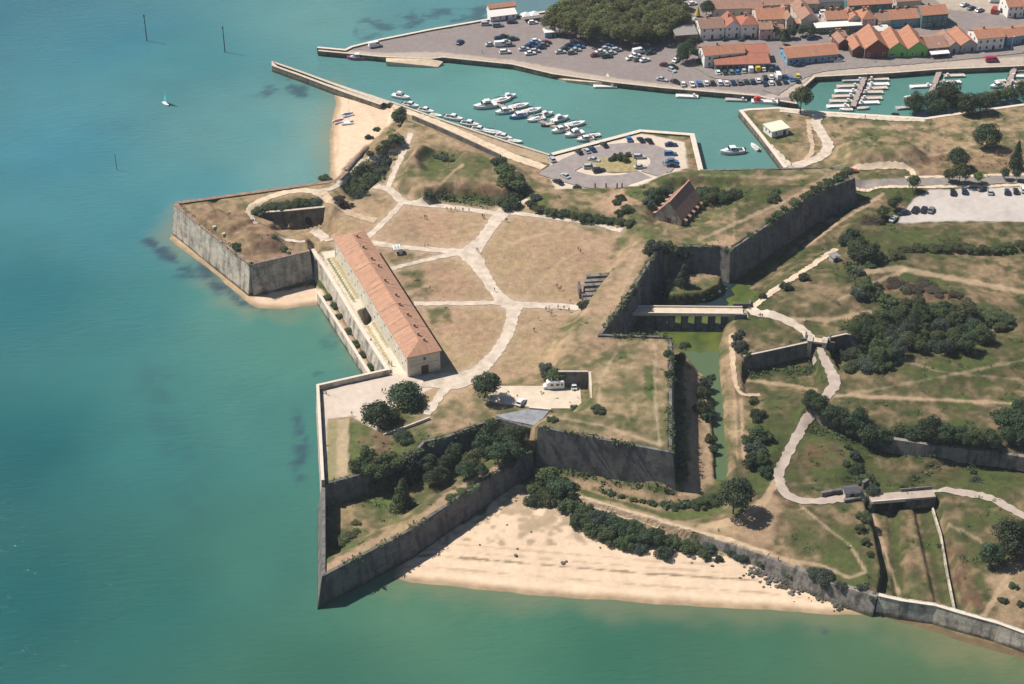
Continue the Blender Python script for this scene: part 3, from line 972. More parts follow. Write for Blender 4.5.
me.polygons.foreach_set('use_smooth', np.ones(len(quads), bool))
me.update(calc_edges=True)
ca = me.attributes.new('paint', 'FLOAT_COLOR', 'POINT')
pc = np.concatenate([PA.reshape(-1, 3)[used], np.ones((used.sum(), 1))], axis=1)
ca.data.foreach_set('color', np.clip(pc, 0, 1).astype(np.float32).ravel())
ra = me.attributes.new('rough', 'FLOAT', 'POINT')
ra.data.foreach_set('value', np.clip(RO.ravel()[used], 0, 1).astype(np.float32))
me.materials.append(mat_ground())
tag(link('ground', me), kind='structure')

# ------------------------------------------------------------------ the sea: colour of the silty water by place
SXa, SYa = axis(-270.0, 250.0, 1.6, 6000), axis(290.0, 775.0, 1.6, 6000)
SX, SY = np.meshgrid(SXa, SYa)
CP = [(0, 0, 62, 128, 150), (110, 40, 66, 134, 156), (60, 150, 70, 140, 162), (200, 60, 80, 146, 158), (330, 20, 108, 160, 164), (420, 8, 92, 150, 160), (560, 4, 110, 140, 155),
      (270, 130, 96, 156, 164), (318, 130, 140, 172, 168), (300, 175, 118, 164, 168), (200, 190, 84, 150, 164), (120, 220, 74, 140, 156), (30, 300, 48, 118, 132), (130, 320, 66, 132, 140),
      (230, 320, 92, 150, 146), (320, 340, 92, 148, 136), (250, 420, 78, 136, 134), (150, 450, 62, 126, 130), (30, 450, 36, 106, 116), (30, 600, 36, 100, 106), (150, 600, 52, 112, 110),
      (260, 560, 72, 126, 118), (300, 660, 66, 118, 104), (420, 600, 92, 134, 112), (520, 620, 80, 130, 110), (600, 660, 62, 116, 100), (760, 650, 72, 118, 98), (860, 640, 92, 124, 98),
      (960, 660, 104, 124, 92), (900, 684, 82, 116, 88), (380, 78, 104, 162, 166), (500, 80, 108, 164, 162), (640, 110, 108, 160, 158), (730, 140, 110, 160, 160), (860, 95, 102, 154, 150), (980, 90, 102, 154, 150)]
num = np.zeros(SX.shape + (3,))
den = np.zeros(SX.shape)
for px, py, r_, g_, b_ in CP:
    wx, wy = at(px, py, 0)
    w = 1.0 / ((SX - wx) ** 2 + (SY - wy) ** 2 + 120.0) ** 1.5
    num += w[..., None] * np.array(lin(r_, g_, b_))
    den += w
WC = num / den[..., None] * 0.60 * np.array([1.0, 1.03, .92])
hs = hgt(SX, SY)
wn1, wn2 = fbm(SX, SY, 45, 4, 201), fbm(SX, SY, 12, 3, 202)
WC *= (0.86 + .28 * wn1)[..., None] * (0.95 + .1 * wn2)[..., None]
# milky sand stirred up close to the shore
sh = sstep(-0.9, 0.1, hs + (wn2 - .5) * 1.2)[..., None]
sdep = SY * _C + CAMH * _S
SPX, SPY = 512 + FPX * SX / sdep, 342 - FPX * (SY * _S - CAMH * _C) / sdep
open_sea = ((SPY > 290) | (SPX < 345))[..., None] * 1.0
WC = WC * (1 - sh * .4 * open_sea) + np.array([.25, .21, .115]) * .9 * sh * .4 * open_sea
# weed beds on the bottom
def weed(pts, wd, amt):
    global WC
    d = ldist(pts, SPX, SPY) + (wn2 - .5) * 22
    w = ((1 - sstep(wd * .3, wd, d)) * amt * sstep(.38, .62, fbm(SX, SY, 5, 3, 207)))[..., None]
    WC = WC * (1 - w) + np.array([.030, .060, .085]) * w
weed([(145, 238), (175, 262), (215, 285), (240, 300)], 13, .9)
weed([(262, 88), (285, 84), (300, 92)], 9, .75)
weed([(362, 30), (390, 24), (430, 18), (480, 16)], 12, .7)
weed([(300, 420), (303, 450), (300, 475)], 11, .8)
weed([(318, 376), (330, 382)], 9, .7)
weed([(150, 380), (165, 420), (190, 500)], 26, .22)
weed([(810, 628), (825, 630)], 6, .8)
weed([(330, 300), (338, 330), (330, 340)], 7, .35)
weed([(215, 285), (260, 310), (290, 312)], 8, .5)
me = bpy.data.meshes.new('sea')
ny, nx = SX.shape
idx = np.arange(nx * ny).reshape(ny, nx)
quads = np.stack([idx[:-1, :-1].ravel(), idx[:-1, 1:].ravel(), idx[1:, 1:].ravel(), idx[1:, :-1].ravel()], axis=1)
me.vertices.add(nx * ny)
me.vertices.foreach_set('co', np.stack([SX.ravel(), SY.ravel(), np.zeros(nx * ny)], 1).astype(np.float32).ravel())
me.loops.add(quads.size)
me.loops.foreach_set('vertex_index', quads.astype(np.int32).ravel())
me.polygons.add(len(quads))
me.polygons.foreach_set('loop_start', np.arange(0, quads.size, 4, dtype=np.int32))
me.polygons.foreach_set('loop_total', np.full(len(quads), 4, dtype=np.int32))
me.update(calc_edges=True)
ca = me.attributes.new('water', 'FLOAT_COLOR', 'POINT')
ca.data.foreach_set('color', np.concatenate([np.clip(WC, 0, 1).reshape(-1, 3), np.ones((nx * ny, 1))], 1).astype(np.float32).ravel())
me.materials.append(mat_water('sea_water', 'water'))
tag(link('sea', me), kind='structure')
# ------------------------------------------------------------------ masonry
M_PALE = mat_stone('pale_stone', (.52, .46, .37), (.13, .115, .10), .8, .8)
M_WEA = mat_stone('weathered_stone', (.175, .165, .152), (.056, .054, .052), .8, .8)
M_QUAY = mat_stone('quay_stone', (.22, .185, .15), (.055, .055, .045), .6, .8)
M_RUB = mat_stone('rubble_stone', (.24, .215, .19), (.06, .057, .05), .5, .95)
M_COPE = mat_plain('coping_stone', (.50, .42, .325), .9, .16, .9, bump=.03)
M_COPEB = mat_plain('brown_coping', (.24, .165, .12), .95, .3, .6, bump=.05)
M_COPEP = mat_plain('pale_coping', (.62, .53, .43), .9, .1, .7)


def sweep(mb, pts, prof_fn, mi=0, closed=False, seg=5.0):
    """sweep a section along world points (x,y,z); prof_fn(z)->[(offset to the right, height)]"""
    P = []
    n = len(pts)
    last = n if closed else n - 1
    for i in range(last):
        a, b = Vector(pts[i]), Vector(pts[(i + 1) % n])
        k = max(1, int((b - a).length / seg))
        for j in range(k):
            P.append((a.lerp(b, j / k), i if j == 0 else None))
    if not closed:
        P.append((Vector(pts[-1]), n - 1))
    m = len(P)
    rows, us, u = [], [], 0
    for i in range(m):
        p = P[i][0]
        prv = P[(i - 1) % m][0] if (closed or i > 0) else None
        nxt = P[(i + 1) % m][0] if (closed or i < m - 1) else None
        ds = []
        if prv is not None:
            d = p - prv
            ds.append(Vector((d.x, d.y)).normalized())
        if nxt is not None:
            d = nxt - p
            ds.append(Vector((d.x, d.y)).normalized())
        nr = [Vector((d.y, -d.x)) for d in ds]
        v = nr[0] if len(nr) == 1 else (nr[0] + nr[1])
        if len(nr) == 2:
            v = v.normalized() / max(0.35, v.normalized().dot(nr[0]))
        if prv is not None:
            u += (p - prv).length
        us.append(u)
        rows.append([(p.x + v.x * o, p.y + v.y * o, h) for o, h in prof_fn(p.z)])
    c = len(rows[0])
    cnt = m if closed else m - 1
    for i in range(cnt):
        j = (i + 1) % m
        u0, u1 = us[i], us[i] + (P[j][0] - P[i][0]).length
        for k in range(c):
            l = (k + 1) % c
            mb.face([rows[i][k], rows[j][k], rows[j][l], rows[i][l]][::-1], mi,
                    [(u0, rows[i][k][2]), (u1, rows[j][k][2]), (u1, rows[j][l][2]), (u0, rows[i][l][2])][::-1])
    if not closed:
        mb.face(rows[0], mi, [(p[0], p[2]) for p in rows[0]])
        mb.face(rows[-1][::-1], mi, [(p[0], p[2]) for p in rows[-1][::-1]])


def wall(name, pts, zb, label, mat, th=1.6, bat=1.0, up=0.25, cope=None, cw=0.8, ch=.22, cat='wall', closed=False, group=None):
    ups = up if isinstance(up, (list, tuple)) else [up] * len(pts)
    w = [(*at(p[0], p[1], p[2]), p[2] + ups[i]) for i, p in enumerate(pts)]
    mb = MB()
    zbf = zb
    sweep(mb, w, lambda z: [(0, z), (-th, z), (-th, min(zbf, z - .3)), (bat * min(1.0, max(.05, (z - zbf) / 8.0)), min(zbf, z - .3))], 0, closed)
    o = mb.build(name, mat)
    tag(o, label, cat, group)
    if cope:
        mb = MB()
        sweep(mb, w, lambda z: [(.14, z + ch), (-cw, z + ch), (-cw, z + .003), (.14, z + .003)], 0, closed)
        mb.build('coping', cope, o)
    return o


wall('bastion_wall', [(345, 172, 9), (335, 181, 11), (270, 190, WB), (176, 203, WB), (174, 206, WB), (250, 266, WB)], -1.5,
     'pale battered stone wall round the pointed western bastion in the sea', M_PALE, 1.0, 2.0, .25, M_COPEB, 1.6)
wall('bastion_wall', [(250, 266, WB), (310, 252, WB)], -1.5, 'shaded end face of the pointed western bastion over its strip of sand', M_PALE, 1.0, 2.0, .25, M_COPEB, 1.6)
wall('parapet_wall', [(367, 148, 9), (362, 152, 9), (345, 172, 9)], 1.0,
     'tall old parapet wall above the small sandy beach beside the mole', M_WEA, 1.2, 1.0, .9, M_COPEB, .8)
wall('curtain_wall', [(311, 251, 9), (325, 272, 7.8), (339, 295, 7.8), (355, 322, 7.8), (387, 372.4, 8.4)], 1.0,
     'long straight sea wall in front of the red roofed arsenal', M_PALE, 1.0, 1.6, .5, M_COPEP, 1.2)
wall('terrace_wall', [(388, 373, TER), (317, 389, TER), (322, 484.7, TER)], -1.5,
     'parapet wall round the pale square terrace over the sea', M_PALE, .9, 1.0, 1.5, M_COPEP, .75)
wall('battery_wall', [(322, 485, 8.5), (322, 577, 8.5), (410, 531, 8.5), (490, 477, 8.5), (532, 451, 8.5)], -1.5,
     'dark outer wall meeting in a sharp point at the southern tip', M_WEA, .9, 2.0, .1)
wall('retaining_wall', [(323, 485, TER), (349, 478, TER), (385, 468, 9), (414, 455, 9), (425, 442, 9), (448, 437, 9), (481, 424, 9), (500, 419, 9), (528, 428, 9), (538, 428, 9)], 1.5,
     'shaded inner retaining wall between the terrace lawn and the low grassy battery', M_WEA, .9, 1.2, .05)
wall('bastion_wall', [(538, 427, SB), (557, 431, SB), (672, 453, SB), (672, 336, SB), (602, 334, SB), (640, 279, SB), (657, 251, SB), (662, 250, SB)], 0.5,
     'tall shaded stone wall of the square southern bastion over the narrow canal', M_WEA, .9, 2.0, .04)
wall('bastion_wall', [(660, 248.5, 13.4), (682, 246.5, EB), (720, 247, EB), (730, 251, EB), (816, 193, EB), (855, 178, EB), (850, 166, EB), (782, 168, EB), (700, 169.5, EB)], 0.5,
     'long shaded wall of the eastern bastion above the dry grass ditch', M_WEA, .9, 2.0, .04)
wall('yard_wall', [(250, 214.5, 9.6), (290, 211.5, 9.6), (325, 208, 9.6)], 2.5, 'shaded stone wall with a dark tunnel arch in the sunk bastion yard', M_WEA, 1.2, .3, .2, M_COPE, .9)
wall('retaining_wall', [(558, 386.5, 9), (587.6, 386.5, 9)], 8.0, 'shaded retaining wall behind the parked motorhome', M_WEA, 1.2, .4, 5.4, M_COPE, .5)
wall('retaining_wall', [(588.4, 386.5, 9), (590, 398, 9), (593, 412, 9)], 8.0, 'pale capped side wall sloping down beside the motorhome parking', M_PALE, 1.0, .2, [5.4, 3.2, .9], M_COPEP, .6)
wall('quay_wall', [(318, 51, 2.2), (356, 54.5, 2.2), (381, 57, 2.2), (430, 59, 2.2), (443, 57.5, 2.2), (512, 64.5, 2.2), (552, 74, 2.2), (612, 82.5, 2.2), (662, 88, 2.2), (757, 96, 2.2), (775, 100.5, 2.2),
                   (797, 104, 2.2), (793, 96.5, 2.2), (815, 77, 2.2), (893, 73, 2.2), (938, 69.5, 2.2), (1013, 66.5, 2.2), (1100, 62, 2.2), (1500, 55, 2.2)], -2.5,
     'dark weedy quay wall along the town side of the harbour', M_QUAY, 1.3, .4, .02, M_COPE, 1.1, .1, 'quay')
wall('quay_wall', [(600, 4, 2.2), (540, 13, 2.2), (488, 20, 2.2), (431, 30, 2.2), (381, 40, 2.2), (351, 47.5, 2.2), (345, 50.5, 2.2), (318, 48, 2.2)], -2.5,
     'low pale sea wall along the open side of the parking quay', M_QUAY, 1.3, .4, .5, M_COPEP, 1.2, .15, 'quay')
wall('quay_wall', [(1200, 80, 2.8), (1024, 104, 2.8), (980, 110, 2.8), (925, 118, 2.8), (893, 116, 2.8), (813, 111, 2.8), (777, 107.5, 2.8), (748, 109, 2.8), (739, 110.5, 2.8), (760, 136, 2.8), (784, 168, 2.8)], -2.5,
     'pale edged quay wall below the grass field and the small white hut', M_QUAY, 1.5, .5, .05, M_COPEP, 1.4, .12, 'quay')
wall('quay_wall', [(703, 172, 3), (694, 135, 3), (640, 131, 3), (551, 154.5, 3)], -2.5, 'quay wall with a broad pale top round the ring shaped car park', M_QUAY, 1.5, .4, .5, M_COPEP, 1.8, .15, 'quay')
wall('quay_wall', [(550, 154.5, 3), (513, 143, 3), (474, 130, 3), (444, 120, 3), (391.5, 101.5, 3)], -2.5, 'low quay edge where a row of white boats lies below the sandy track', M_QUAY, 1.3, .4, .02, M_COPE, .8, .08, 'quay')
wall('breakwater', [(391, 102, 2.6), (360, 92, 2.6), (330, 82, 2.6), (300, 71, 2.6), (272, 61.5, 2.6), (272, 66, 2.6), (300, 76, 2.6), (345, 93, 2.6), (380, 105, 2.6)], -2.5,
     'narrow stone mole reaching out from the small beach into the open sea', M_QUAY, 1.5, .5, .12, M_COPE, 2.3, .1, 'breakwater')
wall('sea_wall', [(317, 293, 4.0), (335.5, 322, 4.0), (352, 348, 4.0), (369, 375, 4.0)], -1.0, 'low pale wall at the foot of the grass strip below the arsenal', M_PALE, .9, .6, .2, M_COPEP, .9)
wall('sea_wall', [(878, 597, 5.4), (900, 602, 5.4), (935, 607, 5.4), (958, 614, 5.4), (998, 625, 5.4), (1024, 634.5, 5.4), (1300, 730, 5.4)], -1.0,
     'grey smooth sea wall along the bottom right shore', M_PALE, 1.4, 1.4, .3, M_COPEP, .7)
wall('sea_wall', [(562, 495, 3.4), (600, 506, 3.4), (662, 525, 3.4), (700, 536, 3.8), (728, 544, 4.2), (768, 558, 4.6), (800, 571, 4.6), (830, 584, 4.8), (877, 597, 5.3)], 0.0,
     'rough crumbling rubble wall between the beach and the outer works', M_RUB, 1.6, 3.5, .1)
wall('moat_wall', [(744, 357, 7), (768, 352, 7), (800, 345, 7), (816, 341.5, 7)], 2.0, 'dark wall with rounded end left of the small outer gate', M_WEA, 1.3, 1.0, .2, M_COPE, .5)
wall('moat_wall', [(828, 339, 7), (846, 335, 7), (876, 340, 7)], 2.0, 'dark wall right of the small outer gate running into the wood', M_WEA, 1.3, 1.0, .2, M_COPE, .5)
wall('moat_wall', [(806, 408, 6.4), (830, 418, 6.4), (880, 438, 6.4), (925, 445, 6.4), (1000, 454, 6.4), (1050, 462, 6.4), (1400, 500, 6.4)], 2.0,
     'long dark grey ditch wall under the row of trees at right', M_RUB, 1.3, 1.2, .2)
wall('ditch_wall', [(932, 508, 2.6), (940, 534, 2.6), (947, 575, 2.6), (954, 610, 2.6)], 1.5, 'thin low pale wall along the striped grass ditch', M_PALE, .45, .1, .1)
wall('garden_wall', [(384, 435.5, TER), (408, 427, TER), (430, 418.5, TER)], 8.8, 'low white garden wall behind the pair of round trees', M_COPEP, .4, .05, .45)
wall('field_wall', [(874, 161, 2.9), (890, 159.5, 2.9), (906, 158, 2.9)], 1.5, 'low dark wall on the field near the bend of the sandy lane', M_WEA, .6, .1, 1.4)
wall('track_wall', [(412, 117.5, 4), (440, 129.5, 4), (470, 143, 4), (500, 157, 4)], 2.5, 'low reddish wall along the sandy harbour track', M_WEA, .6, .1, .8)

# tunnel arch set in the yard wall
def arch(name, x, y, z, w, h, rz, mat, parent=None, deep=.25):
    mb = MB()
    pts = [(-w / 2, 0), (w / 2, 0)] + [(w / 2 * math.cos(a), h - w / 2 + w / 2 * math.sin(a)) for a in [math.pi * k / 10 for k in range(11)]]
    c, s = math.cos(rz), math.sin(rz)
    f = [(x + p[0] * c, y + p[0] * s, z + p[1]) for p in pts]
    g = [(p[0] + s * deep, p[1] - c * deep, p[2]) for p in f]
    mb.face(g)
    for i in range(len(f)):
        j = (i + 1) % len(f)
        mb.face([f[i], f[j], g[j], g[i]])
    return mb.build(name, mat, parent)


M_DARK = mat_plain('dark_opening', (.018, .017, .016), .9, .1)
ywall = [o for o in COL.objects if o.name == 'yard_wall'][0]
ax, ay = at(307, 209.9, 9.6)
arch('tunnel_arch', ax, ay + .0, 3.3, 3.0, 3.4, math.radians(-3), M_DARK, ywall, .32)

# ------------------------------------------------------------------ paths and roads, laid on the ground
M_PATH = mat_plain('chalk_path', tuple(PATHC * 1.0), 1, .2, .4, .05, .02)
M_TRACK = mat_plain('earth_track', (.46, .345, .235), 1, .18, .5, .05, .02)
M_SANDP = mat_plain('sandy_track', (.58, .46, .33), 1, .15, .5, .05, .02)
M_ASPH = mat_plain('worn_asphalt', (.235, .205, .185), .95, .14, .4, .1)
M_LANE = mat_plain('pink_grey_lane', (.40, .325, .27), .95, .13, .4, .1)
M_APRON = mat_plain('gravel_apron', (.57, .475, .365), 1, .12, .4, .05)
LIFT = [0.07]


def catmull(pts, step):
    P = [Vector(p) for p in pts]
    P = [P[0] * 2 - P[1]] + P + [P[-1] * 2 - P[-2]]
    out = []
    for i in range(1, len(P) - 2):
        a, b, c, d = P[i - 1], P[i], P[i + 1], P[i + 2]
        n = max(2, int((c - b).length / step))
        for k in range(n):
            t = k / n
            out.append(0.5 * ((2 * b) + (c - a) * t + (2 * a - 5 * b + 4 * c - d) * t * t + (3 * b - a - 3 * c + d) * t ** 3))
    out.append(P[-2])
    return out


def ribbon(name, pix, width, mat, wob=.55, z=None, seed=0, struct=True):
    W = [gnd(*p[:2]) if z is None else (*at(p[0], p[1], z), z) for p in pix]
    ws = [p[2] if len(p) > 2 else width for p in pix]
    L = catmull([(a[0], a[1], w) for a, w in zip(W, ws)], 1.1)
    LIFT[0] += 0.004
    mb = MB()
    rows = []
    rnd = random.Random(seed + len(pix) * 7 + int(pix[0][0]))
    for i, p in enumerate(L):
        q = L[min(i + 1, len(L) - 1)] - L[max(i - 1, 0)]
        d = Vector((q.x, q.y)).normalized()
        nr = Vector((d.y, -d.x))
        hw = p.z / 2
        a, b = hw + rnd.uniform(-wob, wob) * .6, hw + rnd.uniform(-wob, wob) * .6
        n = max(2, int(p.z / .8))
        row = []
        for k in range(n + 1):
            pass
        row = [-a + (a + b) * k / 6 for k in range(7)]
        xs = [p.x + nr.x * o for o in row]
        ys = [p.y + nr.y * o for o in row]
        hh = hgt(np.array(xs), np.array(ys)) if z is None else [z] * 7
        rows.append([(x, y, float(h) + LIFT[0]) for x, y, h in zip(xs, ys, hh)])
    for i in range(len(rows) - 1):
        for k in range(6):
            mb.face([rows[i][k], rows[i + 1][k], rows[i + 1][k + 1], rows[i][k + 1]][::-1])
    o = mb.build(name, mat, merge=True)
    if struct:
        tag(o, kind='structure')
    return o


def slab(name, pix, z, mat, th=.05):
    """a flat laid surface with rounded, slightly uneven outline"""
    mb = MB()
    LIFT[0] += .004
    mb.prism([at(p[0], p[1], z) for p in pix], z - .3, z + LIFT[0])
    return tag(mb.build(name, mat), kind='structure')


for i, (p, w) in enumerate(PATHS):
    ribbon('path', p, w, M_PATH, seed=i)
for p, w, m in [
    ([(326, 197), (310, 191), (285, 193), (265, 199), (253, 207), (249, 214)], 3.0, M_SANDP), ([(249, 213), (252, 218), (256, 224)], 1.6, M_PATH),
    ([(322, 190), (330, 200), (345, 211), (360, 217), (376, 221)], 3.2, M_TRACK), ([(312, 192), (335, 187), (345, 177), (352, 168), (362, 160.5), (378, 159.5), (392, 154), (403, 149)], 2.0, M_PATH),
    ([(279, 236), (285, 240), (300, 242), (309, 246), (313, 253)], 1.8, M_PATH), ([(313, 253), (327, 272), (341, 295), (357, 321), (389, 371)], 2.6, M_PATH),
    ([(312, 230), (322, 236), (331, 241)], 4.0, M_PATH),
    ([(345, 90), (372, 98), (399, 107.5), (430, 120), (468, 137), (508, 155), (524, 161), (544, 168)], 4.2, M_SANDP),
    # outer works
    ([(739, 309), (752, 311), (775, 316), (790, 322), (804, 331), (812, 340)], 3.3, M_PATH), ([(752, 308), (765, 297), (775, 290), (795, 277), (812, 266), (830, 254), (836, 249)], 2.2, M_SANDP),
    ([(731, 334), (732, 350), (734, 372), (738, 390), (746, 395), (760, 395)], 1.4, M_TRACK), ([(813, 342), (819, 352), (827, 364), (833, 376), (834, 386), (827, 395), (818, 404), (811, 413)], 3.4, M_LANE),
    ([(812, 412), (806, 420), (795, 440), (785, 460), (779, 475), (783, 490), (795, 499), (815, 501.5), (840, 499), (866, 497)], 2.9, M_LANE),
    ([(932, 493), (955, 492), (985, 497), (1005, 506), (1030, 520), (1080, 548)], 2.7, M_LANE),
    ([(572, 496), (600, 505), (662, 522), (700, 531), (728, 541), (768, 555)], 2.2, M_TRACK),
    ([(853, 184), (880, 183.2), (910, 182.6), (950, 181.5), (1024, 179), (1150, 174)], 6.0, M_ASPH), ([(853, 188.3), (880, 187.5), (905, 187), (930, 187.5), (1024, 185)], 1.8, M_SANDP),
    ([(905, 178), (950, 176.5), (1024, 174.5), (1100, 172)], 1.6, M_SANDP), ([(851, 169.5), (870, 167), (895, 166), (910, 170), (915, 178)], 2.4, M_SANDP),
    ([(818, 116), (816, 124), (822, 134), (828, 146), (822, 156), (806, 163), (790, 166), (778, 163), (766, 152)], 4.2, M_PATH), ([(808, 120), (810, 135), (812, 150), (806, 160)], 2.0, M_TRACK),
    ([(780, 110.5), (800, 112.5), (825, 114.5), (860, 117), (895, 119.5), (925, 120)], 3.4, M_PATH),
    # harbour side streets
    ([(770, 93), (790, 80), (812, 70), (850, 65), (893, 62), (940, 58), (1000, 52), (1040, 46)], 7.5, M_ASPH),
    ([(960, 48), (955, 30), (940, 12), (925, -2)], 7, M_ASPH), ([(700, 66), (720, 76), (760, 77), (790, 72)], 6, M_ASPH),
]:
    ribbon('road' if m in (M_ASPH, M_LANE) else 'path', p, w, m)
# round roadway of the harbour car park
ring = [(549, 178), (560, 170), (580, 160), (605, 152), (630, 149), (650, 151), (661, 157), (662, 166), (652, 175)]
M_RING = mat_plain('ring_asphalt', (.275, .235, .22), .95, .12, .4)
ribbon('road', ring, 9.5, M_RING, .1)
ribbon('road', [(552, 172), (570, 177), (590, 182), (612, 182), (632, 180), (645, 175)], 9.5, M_RING, .1)
slab('parking_ground', [(497, 386.5), (580, 386.5), (582, 409), (545, 409), (500, 404), (484, 400)], CRT, M_APRON)
slab('parking_ground', [(588, 160), (622, 156), (636, 158), (637, 172), (612, 173), (590, 170)], 3.05, mat_plain('dry_lawn', (.30, .245, .12), 1, .25, .6))

# ------------------------------------------------------------------ canal and moat water
def sheet(name, pix, z, mat):
    mb = MB()
    mb.face([(*at(p[0], p[1], z), z) for p in pix][::-1])
    me = mb.mesh(name, mat)
    bm = bmesh.new()
    bm.from_mesh(me)
    bmesh.ops.recalc_face_normals(bm, faces=bm.faces)
    for f in bm.faces:
        if f.normal.z < 0:
            f.normal_flip()
    bm.to_mesh(me)
    bm.free()
    return tag(link(name, me), kind='structure')


m = bpy.data.materials.new('algae')
t, N, Lk = _nt(m)
geo = N.new('ShaderNodeNewGeometry')
nz = N.new('ShaderNodeTexNoise')
nz.inputs['Scale'].default_value = .16
nz.inputs['Detail'].default_value = 5
Lk.new(geo.outputs['Position'], nz.inputs['Vector'])
cr = N.new('ShaderNodeValToRGB')
cr.color_ramp.elements[0].position = .38
cr.color_ramp.elements[0].color = (.05, .075, .018, 1)
cr.color_ramp.elements[1].position = .62
cr.color_ramp.elements[1].color = (.105, .125, .022, 1)
Lk.new(nz.outputs[0], cr.inputs[0])
Lk.new(cr.outputs[0], N['Principled BSDF'].inputs['Base Color'])
N['Principled BSDF'].inputs['Roughness'].default_value = .3
sheet('moat_water', [(640, 332), (644, 311), (680, 309.5), (700, 311), (722, 308.5), (729, 304), (726, 299), (735, 295), (731, 289), (737, 284), (775, 290), (752, 318), (726, 335), (724, 349), (717, 351.5), (709, 350), (700, 353), (692, 350.5), (683, 352.5), (672, 351)], 1.30, m)
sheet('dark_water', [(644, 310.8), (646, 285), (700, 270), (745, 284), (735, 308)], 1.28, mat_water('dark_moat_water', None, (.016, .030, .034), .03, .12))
sheet('canal_water', [(672, 346), (724, 344), (724, 380), (730, 488), (713, 488), (706, 400), (684, 372)], 1.285, mat_water('canal_green', None, (.085, .125, .062), .03, .3))
MC = bpy.data.materials['canal_green'].node_tree.nodes['Principled BSDF']
MC.inputs['Specular IOR Level'].default_value = .18
# ------------------------------------------------------------------ roofs, walls, openings
def mat_tiles(name, col, dark=.55, patch=.5):
    m = bpy.data.materials.new(name)
    t, N, Lk = _nt(m)
    b = N['Principled BSDF']
    uv = N.new('ShaderNodeUVMap')
    wv = N.new('ShaderNodeTexWave')
    wv.wave_type = 'BANDS'
    wv.bands_direction = 'X'
    wv.inputs['Scale'].default_value = 1.1
    wv.inputs['Distortion'].default_value = .5
    Lk.new(uv.outputs[0], wv.inputs[0])
    nz = N.new('ShaderNodeTexNoise')
    nz.inputs['Scale'].default_value = .55
    nz.inputs['Detail'].default_value = 7
    nz.inputs['Roughness'].default_value = .72
    Lk.new(uv.outputs[0], nz.inputs['Vector'])
    mp = N.new('ShaderNodeMapping')
    mp.inputs['Scale'].default_value = (1.6, .12, 1)
    Lk.new(uv.outputs[0], mp.inputs[0])
    n2 = N.new('ShaderNodeTexNoise')
    n2.inputs['Scale'].default_value = 1.0
    n2.inputs['Detail'].default_value = 3
    Lk.new(mp.outputs[0], n2.inputs['Vector'])
    cr = N.new('ShaderNodeValToRGB')
    cr.color_ramp.elements[0].position = .32
    cr.color_ramp.elements[0].color = (*[c * (1 - patch * .55) for c in col], 1)
    cr.color_ramp.elements[1].position = .68
    cr.color_ramp.elements[1].color = (*[min(.8, c * (1 + patch * .42)) for c in col], 1)
    ad = N.new('ShaderNodeMath')
    ad.operation = 'ADD'
    Lk.new(nz.outputs[0], ad.inputs[0])
    Lk.new(n2.outputs[0], ad.inputs[1])
    hf = N.new('ShaderNodeMath')
    hf.operation = 'MULTIPLY'
    hf.inputs[1].default_value = .5
    Lk.new(ad.outputs[0], hf.inputs[0])
    Lk.new(hf.outputs[0], cr.inputs[0])
    mr = N.new('ShaderNodeMapRange')
    mr.inputs[3].default_value = dark
    mr.inputs[4].default_value = 1.1
    Lk.new(wv.outputs['Fac'], mr.inputs[0])
    mx = N.new('ShaderNodeMix')
    mx.data_type = 'RGBA'
    mx.blend_type = 'MULTIPLY'
    mx.inputs[0].default_value = .7
    Lk.new(cr.outputs[0], mx.inputs[6])
    Lk.new(mr.outputs[0], mx.inputs[7])
    Lk.new(mx.outputs[2], b.inputs['Base Color'])
    b.inputs['Roughness'].default_value = .9
    b.inputs['Specular IOR Level'].default_value = .2
    bp = N.new('ShaderNodeBump')
    bp.inputs['Distance'].default_value = .05
    bp.inputs['Strength'].default_value = .6
    Lk.new(wv.outputs['Fac'], bp.inputs['Height'])
    Lk.new(bp.outputs[0], b.inputs['Normal'])
    return m


TILE = {'orange': mat_tiles('orange_tiles', (.45, .215, .135)), 'red': mat_tiles('red_tiles', (.41, .165, .11)), 'brown': mat_tiles('brown_tiles', (.31, .19, .14)),
        'pink': mat_tiles('pink_tiles', (.47, .265, .175)), 'grey': mat_tiles('grey_sheets', (.30, .27, .25), .7, .3), 'white': mat_tiles('white_sheets', (.72, .69, .63), .9, .1),
        'slate': mat_tiles('slate', (.105, .105, .12), .75, .35), 'dull': mat_tiles('dull_tiles', (.37, .215, .155)), 'palegreen': mat_tiles('pale_green_sheets', (.62, .66, .50), .9, .12)}
WALLC = {'white': mat_plain('white_render', (.78, .75, .70), .9, .08, .7), 'cream': mat_plain('cream_render', (.60, .52, .42), .9, .1, .7), 'green': mat_plain('green_boards', (.20, .50, .12), .8, .1, 2),
         'darkred': mat_plain('dark_red_boards', (.20, .055, .045), .8, .14, 2), 'pink': mat_plain('pink_render', (.52, .36, .32), .9, .1, .7), 'blue': mat_plain('blue_boards', (.18, .34, .46), .8, .1, 2),
         'grey': mat_plain('grey_render', (.42, .41, .39), .9, .1, .7), 'wood': mat_plain('brown_boards', (.14, .085, .06), .85, .2, 2), 'stone': M_PALE, 'teal': mat_plain('teal_shopfront', (.08, .17, .18), .6, .15, 1.5)}
M_GLASS = mat_plain('window_glass', (.03, .04, .05), .08, .1, 1, .6)
M_FRAME = mat_plain('white_frame', (.68, .66, .62), .6, .05)
M_DOOR = mat_plain('brown_door', (.10, .05, .035), .7, .1)
M_SHUT = mat_plain('blue_shutter', (.10, .22, .36), .6, .1)
M_CHIM = mat_plain('chimney_brick', (.36, .22, .15), .95, .2, 2)


